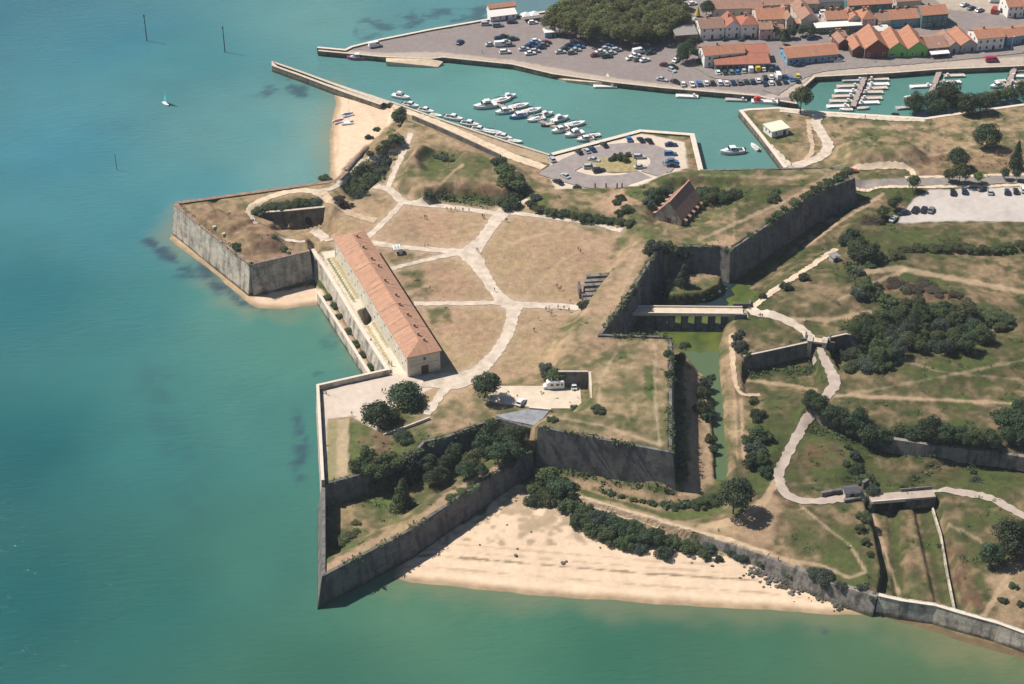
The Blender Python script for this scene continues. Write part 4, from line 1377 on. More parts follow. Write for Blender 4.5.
def roof_mesh(w, d, h, style, rise, ov=.35, th=.18, hipl=None, hips=(True, True)):
    """a closed roof; x along the front, y to the back, eaves at height h"""
    x0, x1, y0, y1 = -ov, w + ov, -ov, d + ov
    mb = MB()

    def slab_(q, uvs):
        mb.face(q, 0, uvs)
        lo = [(p[0], p[1], p[2] - th) for p in q]
        mb.face(lo[::-1], 0)
        for i in range(len(q)):
            j = (i + 1) % len(q)
            mb.face([lo[i], lo[j], q[j], q[i]], 0)
    z0 = h - .05
    zr = h + rise
    if style == 'side':
        ym = (y0 + y1) / 2
        s = math.hypot(ym - y0, rise)
        slab_([(x0, y0, z0), (x1, y0, z0), (x1, ym, zr), (x0, ym, zr)], [(x0, 0), (x1, 0), (x1, s), (x0, s)])
        slab_([(x1, y1, z0), (x0, y1, z0), (x0, ym, zr), (x1, ym, zr)], [(x1, 0), (x0, 0), (x0, s), (x1, s)])
    elif style == 'gable':
        xm = (x0 + x1) / 2
        s = math.hypot(xm - x0, rise)
        slab_([(x0, y1, z0), (x0, y0, z0), (xm, y0, zr), (xm, y1, zr)], [(y1, 0), (y0, 0), (y0, s), (y1, s)])
        slab_([(x1, y0, z0), (x1, y1, z0), (xm, y1, zr), (xm, y0, zr)], [(y0, 0), (y1, 0), (y1, s), (y0, s)])
    elif style == 'hip':          # ridge along the longer side
        if w >= d:
            ym = (y0 + y1) / 2
            k = hipl if hipl else (y1 - y0) / 2 * .95
            a, b = x0 + (k if hips[0] else 0), x1 - (k if hips[1] else 0)
            s = math.hypot(ym - y0, rise)
            slab_([(x0, y0, z0), (x1, y0, z0), (b, ym, zr), (a, ym, zr)], [(x0, 0), (x1, 0), (b, s), (a, s)])
            slab_([(x1, y1, z0), (x0, y1, z0), (a, ym, zr), (b, ym, zr)], [(x1, 0), (x0, 0), (a, s), (b, s)])
            if hips[0]:
                slab_([(x0, y1, z0), (x0, y0, z0), (a, ym, zr)], [(y1, 0), (y0, 0), (ym, k)])
            if hips[1]:
                slab_([(x1, y0, z0), (x1, y1, z0), (b, ym, zr)], [(y0, 0), (y1, 0), (ym, k)])
        else:
            xm = (x0 + x1) / 2
            k = hipl if hipl else (x1 - x0) / 2 * .95
            a, b = y0 + (k if hips[0] else 0), y1 - (k if hips[1] else 0)
            s = math.hypot(xm - x0, rise)
            slab_([(x0, y1, z0), (x0, y0, z0), (xm, a, zr), (xm, b, zr)], [(y1, 0), (y0, 0), (a, s), (b, s)])
            slab_([(x1, y0, z0), (x1, y1, z0), (xm, b, zr), (xm, a, zr)], [(y0, 0), (y1, 0), (b, s), (a, s)])
            if hips[0]:
                slab_([(x0, y0, z0), (x1, y0, z0), (xm, a, zr)], [(x0, 0), (x1, 0), (xm, k)])
            if hips[1]:
                slab_([(x1, y1, z0), (x0, y1, z0), (xm, b, zr)], [(x1, 0), (x0, 0), (xm, k)])
    elif style == 'lean':         # falls to the front
        s = math.hypot(y1 - y0, rise)
        slab_([(x0, y0, z0), (x1, y0, z0), (x1, y1, zr), (x0, y1, zr)], [(x0, 0), (x1, 0), (x1, s), (x0, s)])
    return mb


def wall_mesh(w, d, h, style, rise):
    mb = MB()
    hb = h + rise if style == 'lean' else h
    B = -.4
    fr = [(0, 0, B), (w, 0, B), (w, 0, h), (0, 0, h)]
    bk = [(w, d, B), (0, d, B), (0, d, hb), (w, d, hb)]
    lf = [(0, d, B), (0, 0, B), (0, 0, h), (0, d, hb)]
    rt = [(w, 0, B), (w, d, B), (w, d, hb), (w, 0, h)]
    if style == 'gable':
        fr.insert(3, (w / 2, 0, h + rise * w / (w + .7)))
        bk.insert(3, (w / 2, d, h + rise * w / (w + .7)))
    if style == 'side':
        lf.insert(3, (0, d / 2, h + rise * d / (d + .7)))
        rt.insert(3, (w, d / 2, h + rise * d / (d + .7)))
    for f in (fr, bk, lf, rt):
        mb.face(f, 0, [(p[0] + p[1], p[2]) for p in f])
    mb.face([(0, 0, h - .02), (w, 0, h - .02), (w, d, h - .02), (0, d, h - .02)], 0)
    return mb


_WIN = {}


def opening(kind, w, h, mats):
    k = (kind, round(w, 2), round(h, 2), tuple(m.name for m in mats))
    if k not in _WIN:
        mb = MB()
        if kind == 'window':
            mb.box(-w / 2, w / 2, -.06, .04, 0, h, 0)
            mb.box(-w / 2 + .12, w / 2 - .12, -.085, -.055, .12, h - .12, 1)
        else:
            mb.box(-w / 2, w / 2, -.07, .04, 0, h, 0)
        _WIN[k] = mb.mesh(kind, list(mats))
    return _WIN[k]


def place_house(name, L, R, d, h, style, rise, wallc, roofc, label, cat='house', z0=None, wins=0, rows=1, door=True, chim=0, shut=False, group=None, rot_extra=0, winw=.9, winh=1.2, doorw=1.0, awn=None,
                hips=(True, True), hipl=None):
    if z0 is None:
        z0 = gnd(*L)[2]
    a, b = at(*L, z0), at(*R, z0)
    w = math.hypot(b[0] - a[0], b[1] - a[1])
    rz = math.atan2(b[1] - a[1], b[0] - a[0])
    e = empty(name, (a[0], a[1], z0), rz, label, cat, group)
    wall_mesh(w, d, h, style, rise).build('wall', WALLC[wallc], e)
    r = roof_mesh(w, d, h, style, rise, hips=hips, hipl=hipl).build('roof', TILE[roofc], e)
    rnd = random.Random(int(L[0] * 10))
    if not chim and cat == 'house':
        chim = rnd.choice([1, 1, 2])
    for i in range(chim):
        cx = w * (.2 + .6 * (i + .3) / chim)
        cy = d * .55
        mb = MB()
        mb.box(cx - .4, cx + .4, cy - .3, cy + .3, h + rise * .3, h + rise + .9)
        mb.box(cx - .48, cx + .48, cy - .38, cy + .38, h + rise + .9, h + rise + 1.05)
        mb.build('chimney', M_CHIM, r)
    fm = M_SHUT if shut else M_FRAME
    for rr in range(rows):
        for i in range(wins):
            x = w * (i + .5) / wins
            zz = .9 + rr * 2.7
            if door and rr == 0 and i == wins // 2:
                continue
            if zz + winh < h + .1:
                link('window', opening('window', winw, winh, (fm, M_GLASS)), e, (x, 0, zz))
    if door:
        x = w * (wins // 2 + .5) / wins if wins else w * .5
        link('door', opening('door', doorw, 2.1, (M_DOOR,)), e, (x, 0, -.02))
    # two windows on each flank
    for sx, ang in ((0, -math.pi / 2), (w, math.pi / 2)):
        for i in range(2 if (wins and d > 5) else 0):
            link('window', opening('window', winw, winh, (fm, M_GLASS)), e, (sx, d * (.3 + .4 * i), h - winh - .5), ang)
    if awn:
        mb = MB()
        mb.face([(.2, -awn[1], 2.3), (w - .2, -awn[1], 2.3), (w - .2, -.03, 2.9), (.2, -.03, 2.9)])
        mb.face([(.2, -.03, 2.84), (w - .2, -.03, 2.84), (w - .2, -awn[1], 2.24), (.2, -awn[1], 2.24)])
        mb.box(.2, w - .2, -awn[1] - .03, -awn[1], 2.05, 2.31)
        for x in (.3, w - .3):
            mb.tube((x, -awn[1] + .1, 0), (x, -awn[1] + .1, 2.28), .05, .05)
        mb.build('awning', awn[0], e)
    return e


# ------------------------------------------------------------------ the arsenal
EZ = 7.6
A_, B_, C_ = Vector(at(407.5, 357, CRT + EZ)), Vector(at(440, 350, CRT + EZ)), Vector(at(334, 237, CRT + EZ))
ux = (C_ - A_).normalized()          # along the building, to the far end
LEN = (C_ - A_).length
perp = Vector((-ux.y, ux.x))
if perp.dot(B_ - A_) < 0:
    perp = -perp
WID = abs((B_ - A_).dot(perp))
# local frame: x along the sea front from the far end to the near end, y towards the court
org = A_ + ux * LEN
rz = math.atan2(-ux.y, -ux.x)
ars = empty('arsenal', (org.x, org.y, CRT), rz, 'very long pale stone barracks with one huge terracotta roof by the sea wall', 'barracks')
M_ARS = mat_stone('arsenal_stone', (.70, .62, .49), (.40, .34, .25), .6, .35)
wall_mesh(LEN, WID, EZ, 'hip', 2.6).build('wall', M_ARS, ars)
TILE['arsenal'] = mat_tiles('arsenal_tiles', (.49, .275, .18), .62, .7)
aroof = roof_mesh(LEN, WID, EZ, 'hip', 2.2, .45, .22, 4.6, (True, True)).build('roof', TILE['arsenal'], ars)
mb = MB()
mb.box(4.2, LEN - 4.2, WID / 2 - .16, WID / 2 + .16, EZ + 2.12, EZ + 2.32)
mb.build('ridge_cap', mat_plain('ridge_tiles', (.40, .22, .15), .9, .2, 1), aroof)
for i in range(5):                                  # fire walls that cross the roof
    x = LEN * (.14 + .17 * i)
    mb = MB()
    for sgn in (0, 1):
        y0 = -.45 if sgn == 0 else WID + .45
        mb.face([(x - .12, y0, EZ + .06), (x + .12, y0, EZ + .06), (x + .12, WID / 2, EZ + 2.37), (x - .12, WID / 2, EZ + 2.37)][::(1 if sgn == 0 else -1)])
    mb.build('fire_wall_line', mat_plain('mortar_line', (.55, .36, .25), .9, .2), aroof)
rnd = random.Random(3)
for t_, side in ((.07, .62), (.17, .60), (.27, .64), (.33, .72), (.46, .62), (.58, .68), (.66, .60), (.74, .66), (.83, .64), (.90, .58), (.94, .66)):
    x, y = LEN * t_, WID * side
    zr = EZ + 2.2 * (1 - abs(y - WID / 2) / (WID / 2 + .45))
    mb = MB()
    mb.box(x - .34, x + .34, y - .3, y + .3, zr - .3, zr + .85)
    mb.box(x - .42, x + .42, y - .38, y + .38, zr + .85, zr + .97)
    mb.build('chimney', M_CHIM, aroof)
for rr in range(2):
    for i in range(rr, 22, 2):
        link('window', opening('window', .8, 1.15, (M_FRAME, M_GLASS)), ars, (LEN * (i + .5) / 22, 0, 1.5 + rr * 3.2))
for i in range(0, 23, 22):
    mb = MB()
    mb.box(-.3, .3, -.14, -.003, -.3, EZ - .3)
    link('buttress', mb.mesh('buttress', M_ARS), ars, (min(max(LEN * i / 22, .4), LEN - .4), 0, 0))
# near end wall: door, window over it, corner stones
dr = link('door', opening('door', 2.3, 3.2, (M_DOOR,)), ars, (LEN, WID * .52, 0), math.pi / 2)
link('window', opening('window', 1.2, 1.3, (M_FRAME, M_GLASS)), ars, (LEN, WID * .52, 5.0), math.pi / 2)
for k in (0, 1):
    mb = MB()
    mb.box(LEN + .003, LEN + .12, -.02 + k * (WID - .7), .68 + k * (WID - .7), -.2, EZ - .2)
    mb.build('quoin', M_COPEP, ars)
mb = MB()
mb.box(LEN + .003, LEN + .10, .7, WID - .72, 3.75, 3.95)
mb.build('string_course', M_COPEP, ars)
for i in range(20):
    link('window', opening('window', 1.0, 1.5, (M_FRAME, M_GLASS)), ars, (LEN * (i + .5) / 20, WID, 1.3), math.pi)

# ------------------------------------------------------------------ powder store in its hollow
pz = 9.5
pw = place_house('powder_store', (655.5, 220), (681, 226.5), 17.0, 2.6, 'gable', 6.0, 'stone', 'brown', 'steep roofed old powder store sunk among bushes on the grassy eastern bastion', 'store',
                 z0=pz, wins=0, door=False)
pww = math.hypot(*(Vector(at(681, 226.5, pz)) - Vector(at(655.5, 220, pz))))
link('door', opening('door', 1.5, 2.2, (M_DOOR,)), pw, (pww * .52, 0, 0))
mb = MB()
mb.box(pww / 2 - .2, pww / 2 + .2, -.4, 17.4, 8.42, 8.75)
mb.build('ridge_cap', mat_plain('ridge_orange', (.50, .26, .15), .9, .2, 1), pw)
for i in range(5):
    for sx in (-1.5, pww + .04):
        mb = MB()
        x0 = sx
        mb.box(x0, x0 + 1.46, -.55, .55, -.4, 1.9)
        mb.face([(x0, -.6, 1.9), (x0 + 1.46, -.6, 1.9), (x0 + 1.46, .6, 1.91), (x0, .6, 1.91)])
        o = mb.build('buttress', M_WEA, pw)
        o.location = (0, 1.6 + i * 3.4, 0)
        mb = MB()
        hi, lo = (x0 + 1.46, x0 - .1) if sx < 0 else (x0, x0 + 1.56)
        mb.face([(hi, -.7, 2.55), (lo, -.7, 1.95), (lo, .7, 1.95), (hi, .7, 2.55)][::(1 if sx < 0 else -1)])
        mb.build('tile_cap', TILE['pink'], o)

# ------------------------------------------------------------------ the town behind the harbour
H = place_house
AW = mat_plain('white_canvas', (.78, .76, .70), .8, .04)
BLUEAW = mat_plain('blue_canvas', (.16, .30, .55), .8, .05)
T = 2.2
H('villa', (704, 68), (744, 64.5), 9, 5.6, 'side', 2.2, 'white', 'orange', 'white two storey house with long orange roof behind the quay restaurant', z0=T, wins=4, rows=2, shut=True)
H('restaurant', (715, 71.5), (769, 70), 6.5, 3.2, 'lean', 1.7, 'teal', 'red', 'low glass fronted restaurant under a red lean-to roof by the parked vans', 'restaurant', z0=T, wins=9, winw=2.2, winh=1.9, door=True)
H('boat_store', (744, 63), (769, 61.5), 7, 3.8, 'lean', 1.3, 'darkred', 'red', 'dark red store with a lean-to roof joined behind the glass restaurant', 'store', z0=T, wins=2)
H('house', (700, 40), (724, 38.5), 11, 5.2, 'side', 2.2, 'white', 'brown', 'white house with faded brown roof beside the bushy tree and hangar', z0=T, wins=3, rows=2)
H('house', (725, 38.5), (740, 37.5), 10, 5.2, 'gable', 3.0, 'white', 'red', 'narrow white gabled house with steep bright red roof and white verge', z0=T, wins=2, rows=2)
H('house', (740.5, 38.5), (757, 37.5), 9, 6.2, 'hip', 2.4, 'white', 'red', 'tall white house with a hipped red roof beside the pink house', z0=T, wins=2, rows=2, chim=1)
H('house', (759, 40), (772, 39.5), 8, 5.0, 'side', 1.6, 'pink', 'dull', 'small pink house with a grey terrace in its roof', z0=T, wins=2, rows=2)
H('house', (757, 28.5), (785, 27.5), 12, 4.2, 'side', 2.6, 'cream', 'orange', 'long low house with broad plain orange roof behind the pink house', z0=T, wins=4)
H('house', (786, 30), (793, 29.5), 12, 4.5, 'gable', 2.6, 'cream', 'dull', 'narrow gabled house on the near side of the pink courtyard', z0=T, wins=1)
H('house', (800.5, 29.5), (816.5, 28.5), 17, 4.5, 'gable', 2.8, 'cream', 'dull', 'deep house with faded roof on the far side of the pink courtyard', z0=T, wins=2)
H('warehouse', (713, 17.5), (762, 16), 10, 4.0, 'side', 2.0, 'cream', 'dull', 'long faded tiled warehouse behind the steep red roofs', 'warehouse', z0=T, wins=6)
H('warehouse', (764, 14), (818, 12), 14, 4.2, 'side', 2.2, 'cream', 'dull', 'long brown roofed warehouse along the upper edge of town', 'warehouse', z0=T, wins=6)
H('hangar', (675.5, 43), (697, 41.5), 14, 3.6, 'side', 1.0, 'wood', 'grey', 'open market hangar with weathered sheet roof at the edge of the wood', 'hangar', z0=T, wins=0, doorw=5)
H('restaurant', (787, 65.5), (838, 61), 11, 3.4, 'side', 2.2, 'blue', 'orange', 'long low quayside restaurant with wide orange roof and blue front', 'restaurant', z0=T, wins=8, winw=1.4, winh=1.6)
H('cabin', (838.5, 50), (848, 49), 8, 3.2, 'gable', 1.8, 'darkred', 'dull', 'small dark red cabin joined to the end of the long quay restaurant', 'cabin', z0=T, wins=1)
H('cabin', (852, 57), (864, 56.5), 11, 3.2, 'gable', 2.2, 'wood', 'orange', 'small brown cabin with orange gable behind the yellow bush', 'cabin', z0=T, wins=1)
H('boat_shed', (864.3, 58.5), (887, 57.8), 16, 4.4, 'gable', 4.2, 'darkred', 'orange', 'large dark red gabled shed with bright orange roof on the quay street', 'shed', z0=T, wins=3, winw=1.2, winh=1.6)
H('boat_shed', (887.5, 57.5), (906.5, 57), 16, 3.6, 'gable', 3.4, 'green', 'orange', 'bright green gabled shed next to the dark red shed', 'shed', z0=T, wins=2)
H('boat_shed', (907, 57.2), (927, 56.4), 17, 3.6, 'gable', 3.6, 'green', 'orange', 'bright green gabled shed next to the brown wooden cafe', 'shed', z0=T, wins=2)
H('cafe', (927.5, 56.6), (947, 55), 13, 3.9, 'side', 2.2, 'wood', 'dull', 'dark brown wooden cafe with a white awning over its terrace', 'cafe', z0=T, wins=4, awn=(AW, 3.0))
H('cabin', (948, 54), (959, 53), 13, 3.3, 'gable', 2.2, 'grey', 'dull', 'narrow grey gabled cabin next to the brown cafe', 'cabin', z0=T, wins=1)
H('cabin', (960, 53), (975.5, 51.5), 14, 3.6, 'gable', 2.4, 'grey', 'orange', 'pale grey gabled cabin with orange roof next to the white corner house', 'cabin', z0=T, wins=2)
H('villa', (976, 51.5), (1003, 49), 10, 5.8, 'side', 2.0, 'white', 'orange', 'white corner house with orange roof and blue shuttered upper windows', z0=T, wins=4, rows=2, shut=True)
H('house', (1006, 46), (1032, 42), 9, 4.0, 'side', 1.8, 'blue', 'orange', 'blue fronted house cut by the picture edge on the quay street', z0=T, wins=4)
H('hall', (816, 34), (861, 31), 4, 3.0, 'lean', .5, 'teal', 'white', 'long low hall with flat white eave facing the side street', 'hall', z0=T, wins=8, winw=1.5, winh=1.4)
H('house', (826, 28.5), (847, 27.5), 9, 4.2, 'side', 2.2, 'cream', 'orange', 'orange roofed house standing behind the middle of the white eave', z0=T, wins=3)
H('house', (848, 28.5), (860, 27.5), 9, 4.0, 'gable', 2.2, 'cream', 'orange', 'small gabled orange house behind the end of the white eave', z0=T, wins=2)
H('house', (861.5, 30), (875, 29), 9, 5.0, 'hip', 2.6, 'pink', 'orange', 'square house with bright orange hipped roof behind the dark red shed', z0=T, wins=2, rows=2)
H('warehouse', (848, 17), (891, 14.5), 9, 5.5, 'side', 1.8, 'teal', 'orange', 'dark fronted warehouse with narrow orange roof at the upper picture edge', 'warehouse', z0=T, wins=5, rows=2)
H('house', (877, 29), (890, 28), 8, 3.8, 'side', 2.0, 'cream', 'dull', 'low dull roofed house beside the parked white van lane', z0=T, wins=2)
H('house', (890.5, 28), (920, 26), 10, 4.0, 'side', 2.2, 'blue', 'orange', 'long orange roofed house joined to the tall teal house', z0=T, wins=5)
H('villa', (921, 28.5), (946.5, 26.5), 10, 6.2, 'side', 2.2, 'teal', 'orange', 'tall teal and white house on the street corner with orange roof', z0=T, wins=5, rows=2)
H('house', (896, 11), (920, 9.5), 10, 4.5, 'side', 1.8, 'cream', 'dull', 'house with purple brown roof above the long orange roofed row', z0=T, wins=3)
H('house', (1007, 18), (1022.5, 17), 10, 5.2, 'side', 2.4, 'white', 'orange', 'white house with orange roof beside the parking at the upper corner', z0=T, wins=3, rows=2)
H('house', (818, 10.5), (845, 9.5), 8, 4.0, 'side', 1.6, 'cream', 'slate', 'grey slate roofed house at the upper edge above the white eave', z0=T, wins=3)
H('house', (724, 8), (748, 7), 9, 4.5, 'side', 2.0, 'cream', 'dull', 'house with faded roof at the top edge above the long tiled warehouse', z0=T, wins=3)
H('house', (752, 6.5), (776, 5.5), 9, 4.5, 'side', 2.0, 'pink', 'orange', 'pinkish house with orange roof at the top picture edge', z0=T, wins=3)
H('house', (781, 5.5), (806, 4.5), 9, 4.0, 'side', 2.0, 'cream', 'brown', 'low brown roofed house at the top picture edge', z0=T, wins=3)
H('house', (862, 5.5), (890, 4), 9, 5.0, 'side', 2.0, 'white', 'dull', 'white walled house just above the dark fronted warehouse', z0=T, wins=3)
H('cabin', (835, 43), (846, 42), 6, 2.8, 'side', 1.2, 'cream', 'dull', 'small cream cabin in the lane behind the long quay restaurant', z0=T, wins=2)
H('cabin', (772.5, 39), (784, 38.2), 7, 3.4, 'side', 1.5, 'white', 'dull', 'small white outbuilding between the pink house and the courtyard', z0=T, wins=2)
H('cabin', (793.5, 29), (800, 28.5), 4, 2.6, 'lean', .5, 'pink', 'pink', 'pink paved courtyard lean-to between two deep houses', 'cabin', z0=T, wins=1)
H('house', (950, 33), (962, 32), 7, 3.2, 'side', 1.4, 'cream', 'dull', 'small dull house on the bend of the street behind the grey cabins', z0=T, wins=2) if False else None
H('cabin', (876, 37), (888, 36), 5, 2.8, 'side', 1.2, 'grey', 'white', 'white roofed lean building behind the bright green sheds', z0=T, wins=2)
H('kiosk', (490.5, 21.8), (516.5, 18.6), 5, 2.4, 'lean', 1.7, 'white', 'white', 'white roofed kiosk front at the open end of the parking quay', 'kiosk', z0=T, wins=4)
H('boat_store', (489.5, 17.5), (516, 14.4), 4, 4.3, 'side', .9, 'white', 'orange', 'white store with narrow orange roof on the sea edge of the quay', 'store', z0=T, wins=0)
H('kiosk', (545, 38), (556, 37), 3.4, 2.6, 'lean', .4, 'blue', 'white', 'white topped kiosk under the edge of the pine wood', 'kiosk', z0=T, wins=2, winw=.8)
H('hut', (771.6, 138), (788.5, 134), 6.0, 2.9, 'lean', .35, 'white', 'palegreen', 'white hut with pale green flat roof on the grass beside the harbour mouth', 'hut', wins=2, doorw=1.2)
H('guard_house', (845, 498.5), (859, 497.2), 3.0, 1.9, 'side', .8, 'stone', 'slate', 'small stone guard house with dark roof at the end of the lower bridge', 'guard house', wins=0, doorw=1.2)
H('shed', (833, 262.5), (839, 260.5), 2.2, 1.9, 'lean', .3, 'grey', 'grey', 'tiny shed with pale grey roof below the bushes by the sandy path', 'shed', wins=0)

# open tents, canopies and a gateway
def canopy(name, L, R, d, h, mat, label, peaks=1, z0=None, closed=False):
    z0 = gnd(*L)[2] if z0 is None else z0
    a, b = at(*L, z0), at(*R, z0)
    w = math.hypot(b[0] - a[0], b[1] - a[1])
    e = empty(name, (a[0], a[1], z0), math.atan2(b[1] - a[1], b[0] - a[0]), label, 'tent')
    mb = MB()
    for k in range(peaks):
        x0, x1 = w * k / peaks, w * (k + 1) / peaks
        c = ((x0 + x1) / 2, d / 2, h + min(1.4, d * .4))
        q = [(x0, 0, h), (x1, 0, h), (x1, d, h), (x0, d, h)]
        for i in range(4):
            mb.face([q[i], q[(i + 1) % 4], c])
        mb.face(q[::-1])
        for i in range(4):
            p, q2 = q[i], q[(i + 1) % 4]
            mb.face([(p[0], p[1], h - .35), (q2[0], q2[1], h - .35), q2, p])
    if closed:
        for i in range(4):
            p, q2 = q[i], q[(i + 1) % 4]
            mb.face([(p[0], p[1], 0), (q2[0], q2[1], 0), (q2[0], q2[1], h - .36), (p[0], p[1], h - .36)])
    mb.build('cover', mat, e)
    for x in (.06, w - .06):
        for y in (.06, d - .06):
            mb = MB()
            mb.tube((x, y, -.1), (x, y, h - .02), .05, .05)
            mb.build('pole', M_FRAME, e)
    return e


canopy('marquee', (523, 22.5), (540, 20.5), 4, 2.6, AW, 'white open canopy sheltering cars at the edge of the pine wood', 2, T)
canopy('tent', (394, 255.5), (402.5, 254.5), 3.0, 2.2, AW, 'little white three peaked tent on the lawn beside the arsenal', 3, None, True)
canopy('parasol_tent', (688, 25.5), (697, 24.5), 4, 2.4, AW, 'white canvas tent beside the market hangar', 1, T)

# ------------------------------------------------------------------ bridges and gates
def bridge_frame(p0, p1, z):
    a, b = Vector(at(*p0, z)), Vector(at(*p1, z))
    return a, (b - a).length, math.atan2((b - a).y, (b - a).x)


a, n_, rz = bridge_frame((631, 310.3), (743, 311.3), 7.0)
br = empty('footbridge', (a.x, a.y, 7.0), rz, 'long straight pale bridge on stone piers over the green moat', 'bridge')
mb = MB()
mb.box(0, n_, -1.9, 1.9, -.7, .0)
mb.build('deck', M_APRON, br)
for s in (-1, 1):
    mb = MB()
    mb.box(0, n_, s * 2.08 - .17, s * 2.08 + .17, -.6, .55)
    mb.build('parapet', M_COPEP, br)
for px in (659, 671.5, 684.5, 698, 711.5, 724.5):
    q = at(px, 322, 3.0)
    x = (Vector(q) - a).dot(Vector((math.cos(rz), math.sin(rz))))
    mb = MB()
    mb.box(x - 1.05, x + 1.05, -1.85, 1.85, -7.2, -.703)
    mb.box(x - 1.2, x + 1.2, -2.0, 2.0, -1.2, -.9)
    mb.face([(x - 1.05, -1.85, -2.0), (x, -3.0, -7.2), (x - 1.05, -1.85, -7.2)])
    mb.face([(x + 1.05, -1.85, -2.0), (x + 1.05, -1.85, -7.2), (x, -3.0, -7.2)])
    mb.face([(x - 1.05, -1.85, -2.0), (x + 1.05, -1.85, -2.0), (x, -3.0, -7.2)])
    mb.build('pier', M_WEA, br)
mb = MB()
mb.box(n_ - 5, n_ + 1.5, -2.6, 2.6, -6.5, -.72)
mb.build('abutment', M_PALE, br)
for x0, x1, y0, y1 in ((n_ - 3.0, n_ + 2.5, 3.1, 3.5), (n_ + 2.5, n_ + 2.9, 3.1, 6.0), (n_ - 3.0, n_ + 1.0, -3.6, -3.2)):
    mb = MB()
    mb.box(x0, x1, y0, y1, -2.0, 1.0)
    mb.build('wing_wall', M_WEA, br)

a, n_, rz = bridge_frame((870, 498.3), (934, 493.0), 5.4)
br = empty('road_bridge', (a.x, a.y, 5.4), rz, 'low old bridge carrying the lane over the striped grass ditch', 'bridge')
mb = MB()
mb.box(0, n_, -1.7, 1.7, -.6, .1)
mb.build('deck', M_LANE, br)
mb = MB()
mb.box(0.2, n_ * .52, -2.05, -1.703, -.55, .45)
mb.build('parapet', M_COPEP, br)
mb = MB()
mb.box(n_ * .5, n_ - .2, 1.703, 2.1, -.55, .95)
mb.build('parapet', M_WEA, br)
mb = MB()
mb.box(n_ * .53, n_, -1.9, 1.6, -3.6, -.603)
mb.build('abutment', M_WEA, br)
for x in (.6, n_ * .3):
    mb = MB()
    mb.box(x - .5, x + .5, -1.6, 1.6, -3.6, -.603)
    mb.build('pier', M_WEA, br)

# gatehouse of the outer wall: two piers, an arch between, grass on top
q = gnd(816, 352)
a = at(817, 345, 6.4)
g_ = empty('outer_gate', (a[0], a[1], 6.0), math.radians(-14), 'small roofless stone gate where the lane passes the dark outer wall', 'gate')
for s in (-1, 1):
    mb = MB()
    mb.box(s * 2.3 - .7, s * 2.3 + .7, -1.6, 1.6, -3.5, 2.4)
    mb.box(s * 2.3 - .85, s * 2.3 + .85, -1.75, 1.75, 2.4, 2.7)
    mb.build('pier', M_PALE, g_)
mb = MB()
mb.box(-1.6, 1.6, -1.2, 1.2, 1.7, 2.35)
mb.build('lintel', M_COPE, g_)
for x0, x1, y0, y1 in ((-5.0, -3.1, .8, 1.3), (3.1, 5.4, .8, 1.3), (3.4, 3.9, 1.35, 6.2), (-4.2, -3.7, 1.35, 5.0)):
    mb = MB()
    mb.box(x0, x1, y0, y1, -3, 1.6)
    mb.build('wing_wall', M_WEA, g_)
# pillar and low walls by the lower guard house
for (x, y), (x2, y2), hh, lb in ((((821, 497)), ((841, 492.5)), 1.6, 'low dark wall running up to the small guard house'), (((862, 489)), ((867, 488)), 2.4, 'stone block standing behind the small guard house'),
                                 (((844, 502)), ((860, 499.5)), .8, 'low curb wall in front of the small guard house')):
    g0, g1 = gnd(x, y), gnd(x2, y2)
    n2 = math.hypot(g1[0] - g0[0], g1[1] - g0[1])
    mb = MB()
    mb.box(0, n2, -.35, .35, -.6, hh)
    mb.box(-.06, n2 + .06, -.42, .42, hh, hh + .15)
    tag(mb.build('stone_wall', M_WEA, loc=g0, rz=math.atan2(g1[1] - g0[1], g1[0] - g0[0])), lb, 'wall', kind='thing')

# ruined steps on the inner slope of the rampart
q = gnd(590, 300)
rs = empty('ruined_steps', q, math.radians(6), 'weathered grey stone ruin of steps set in the dry rampart slope', 'ruin')
for k in range(6):
    mb = MB()
    r_ = random.Random(k)
    mb.box(-2.5 + k * .55 + r_.uniform(-.4, .6), 5.6 + k * .75 + r_.uniform(-1.2, .5), k * 2.3, k * 2.3 + r_.uniform(1.3, 2.0), -2.5, .15 + k * .30 + r_.uniform(-.08, .15))
    mb.build('step', M_RUB, rs)
for s, x in ((0, -2.9), (1, 9.4)):
    mb = MB()
    mb.box(x, x + .7, 4.0 if s == 0 else 9, 8.5 if s == 0 else 14.0, -2.5, 2.0 + s)
    mb.build('side_wall', M_WEA, rs)
# concrete apron over the edge of the platform and its white kerb
slab('concrete_ground', [(495, 416), (529, 409.5), (549, 411.5), (537, 426.5), (507, 420.5)], CRT, mat_plain('blue_grey_concrete', (.235, .24, .26), .8, .25, .5))
a, b = at(529, 409.0, CRT), at(551, 411.0, CRT)
mb = MB()
mb.box(0, math.hypot(b[0] - a[0], b[1] - a[1]), -.35, .35, -.3, .8)
tag(mb.build('kerb_wall', M_COPEP, loc=(*a, CRT), rz=math.atan2(b[1] - a[1], b[0] - a[0])), 'short white wall along the edge of the grey concrete apron', 'wall', kind='thing')
for o in COL.objects:
    if o.parent is None and o.get('label') and not o.get('kind') and ('wall' in o.name):
        o['kind'] = 'thing'
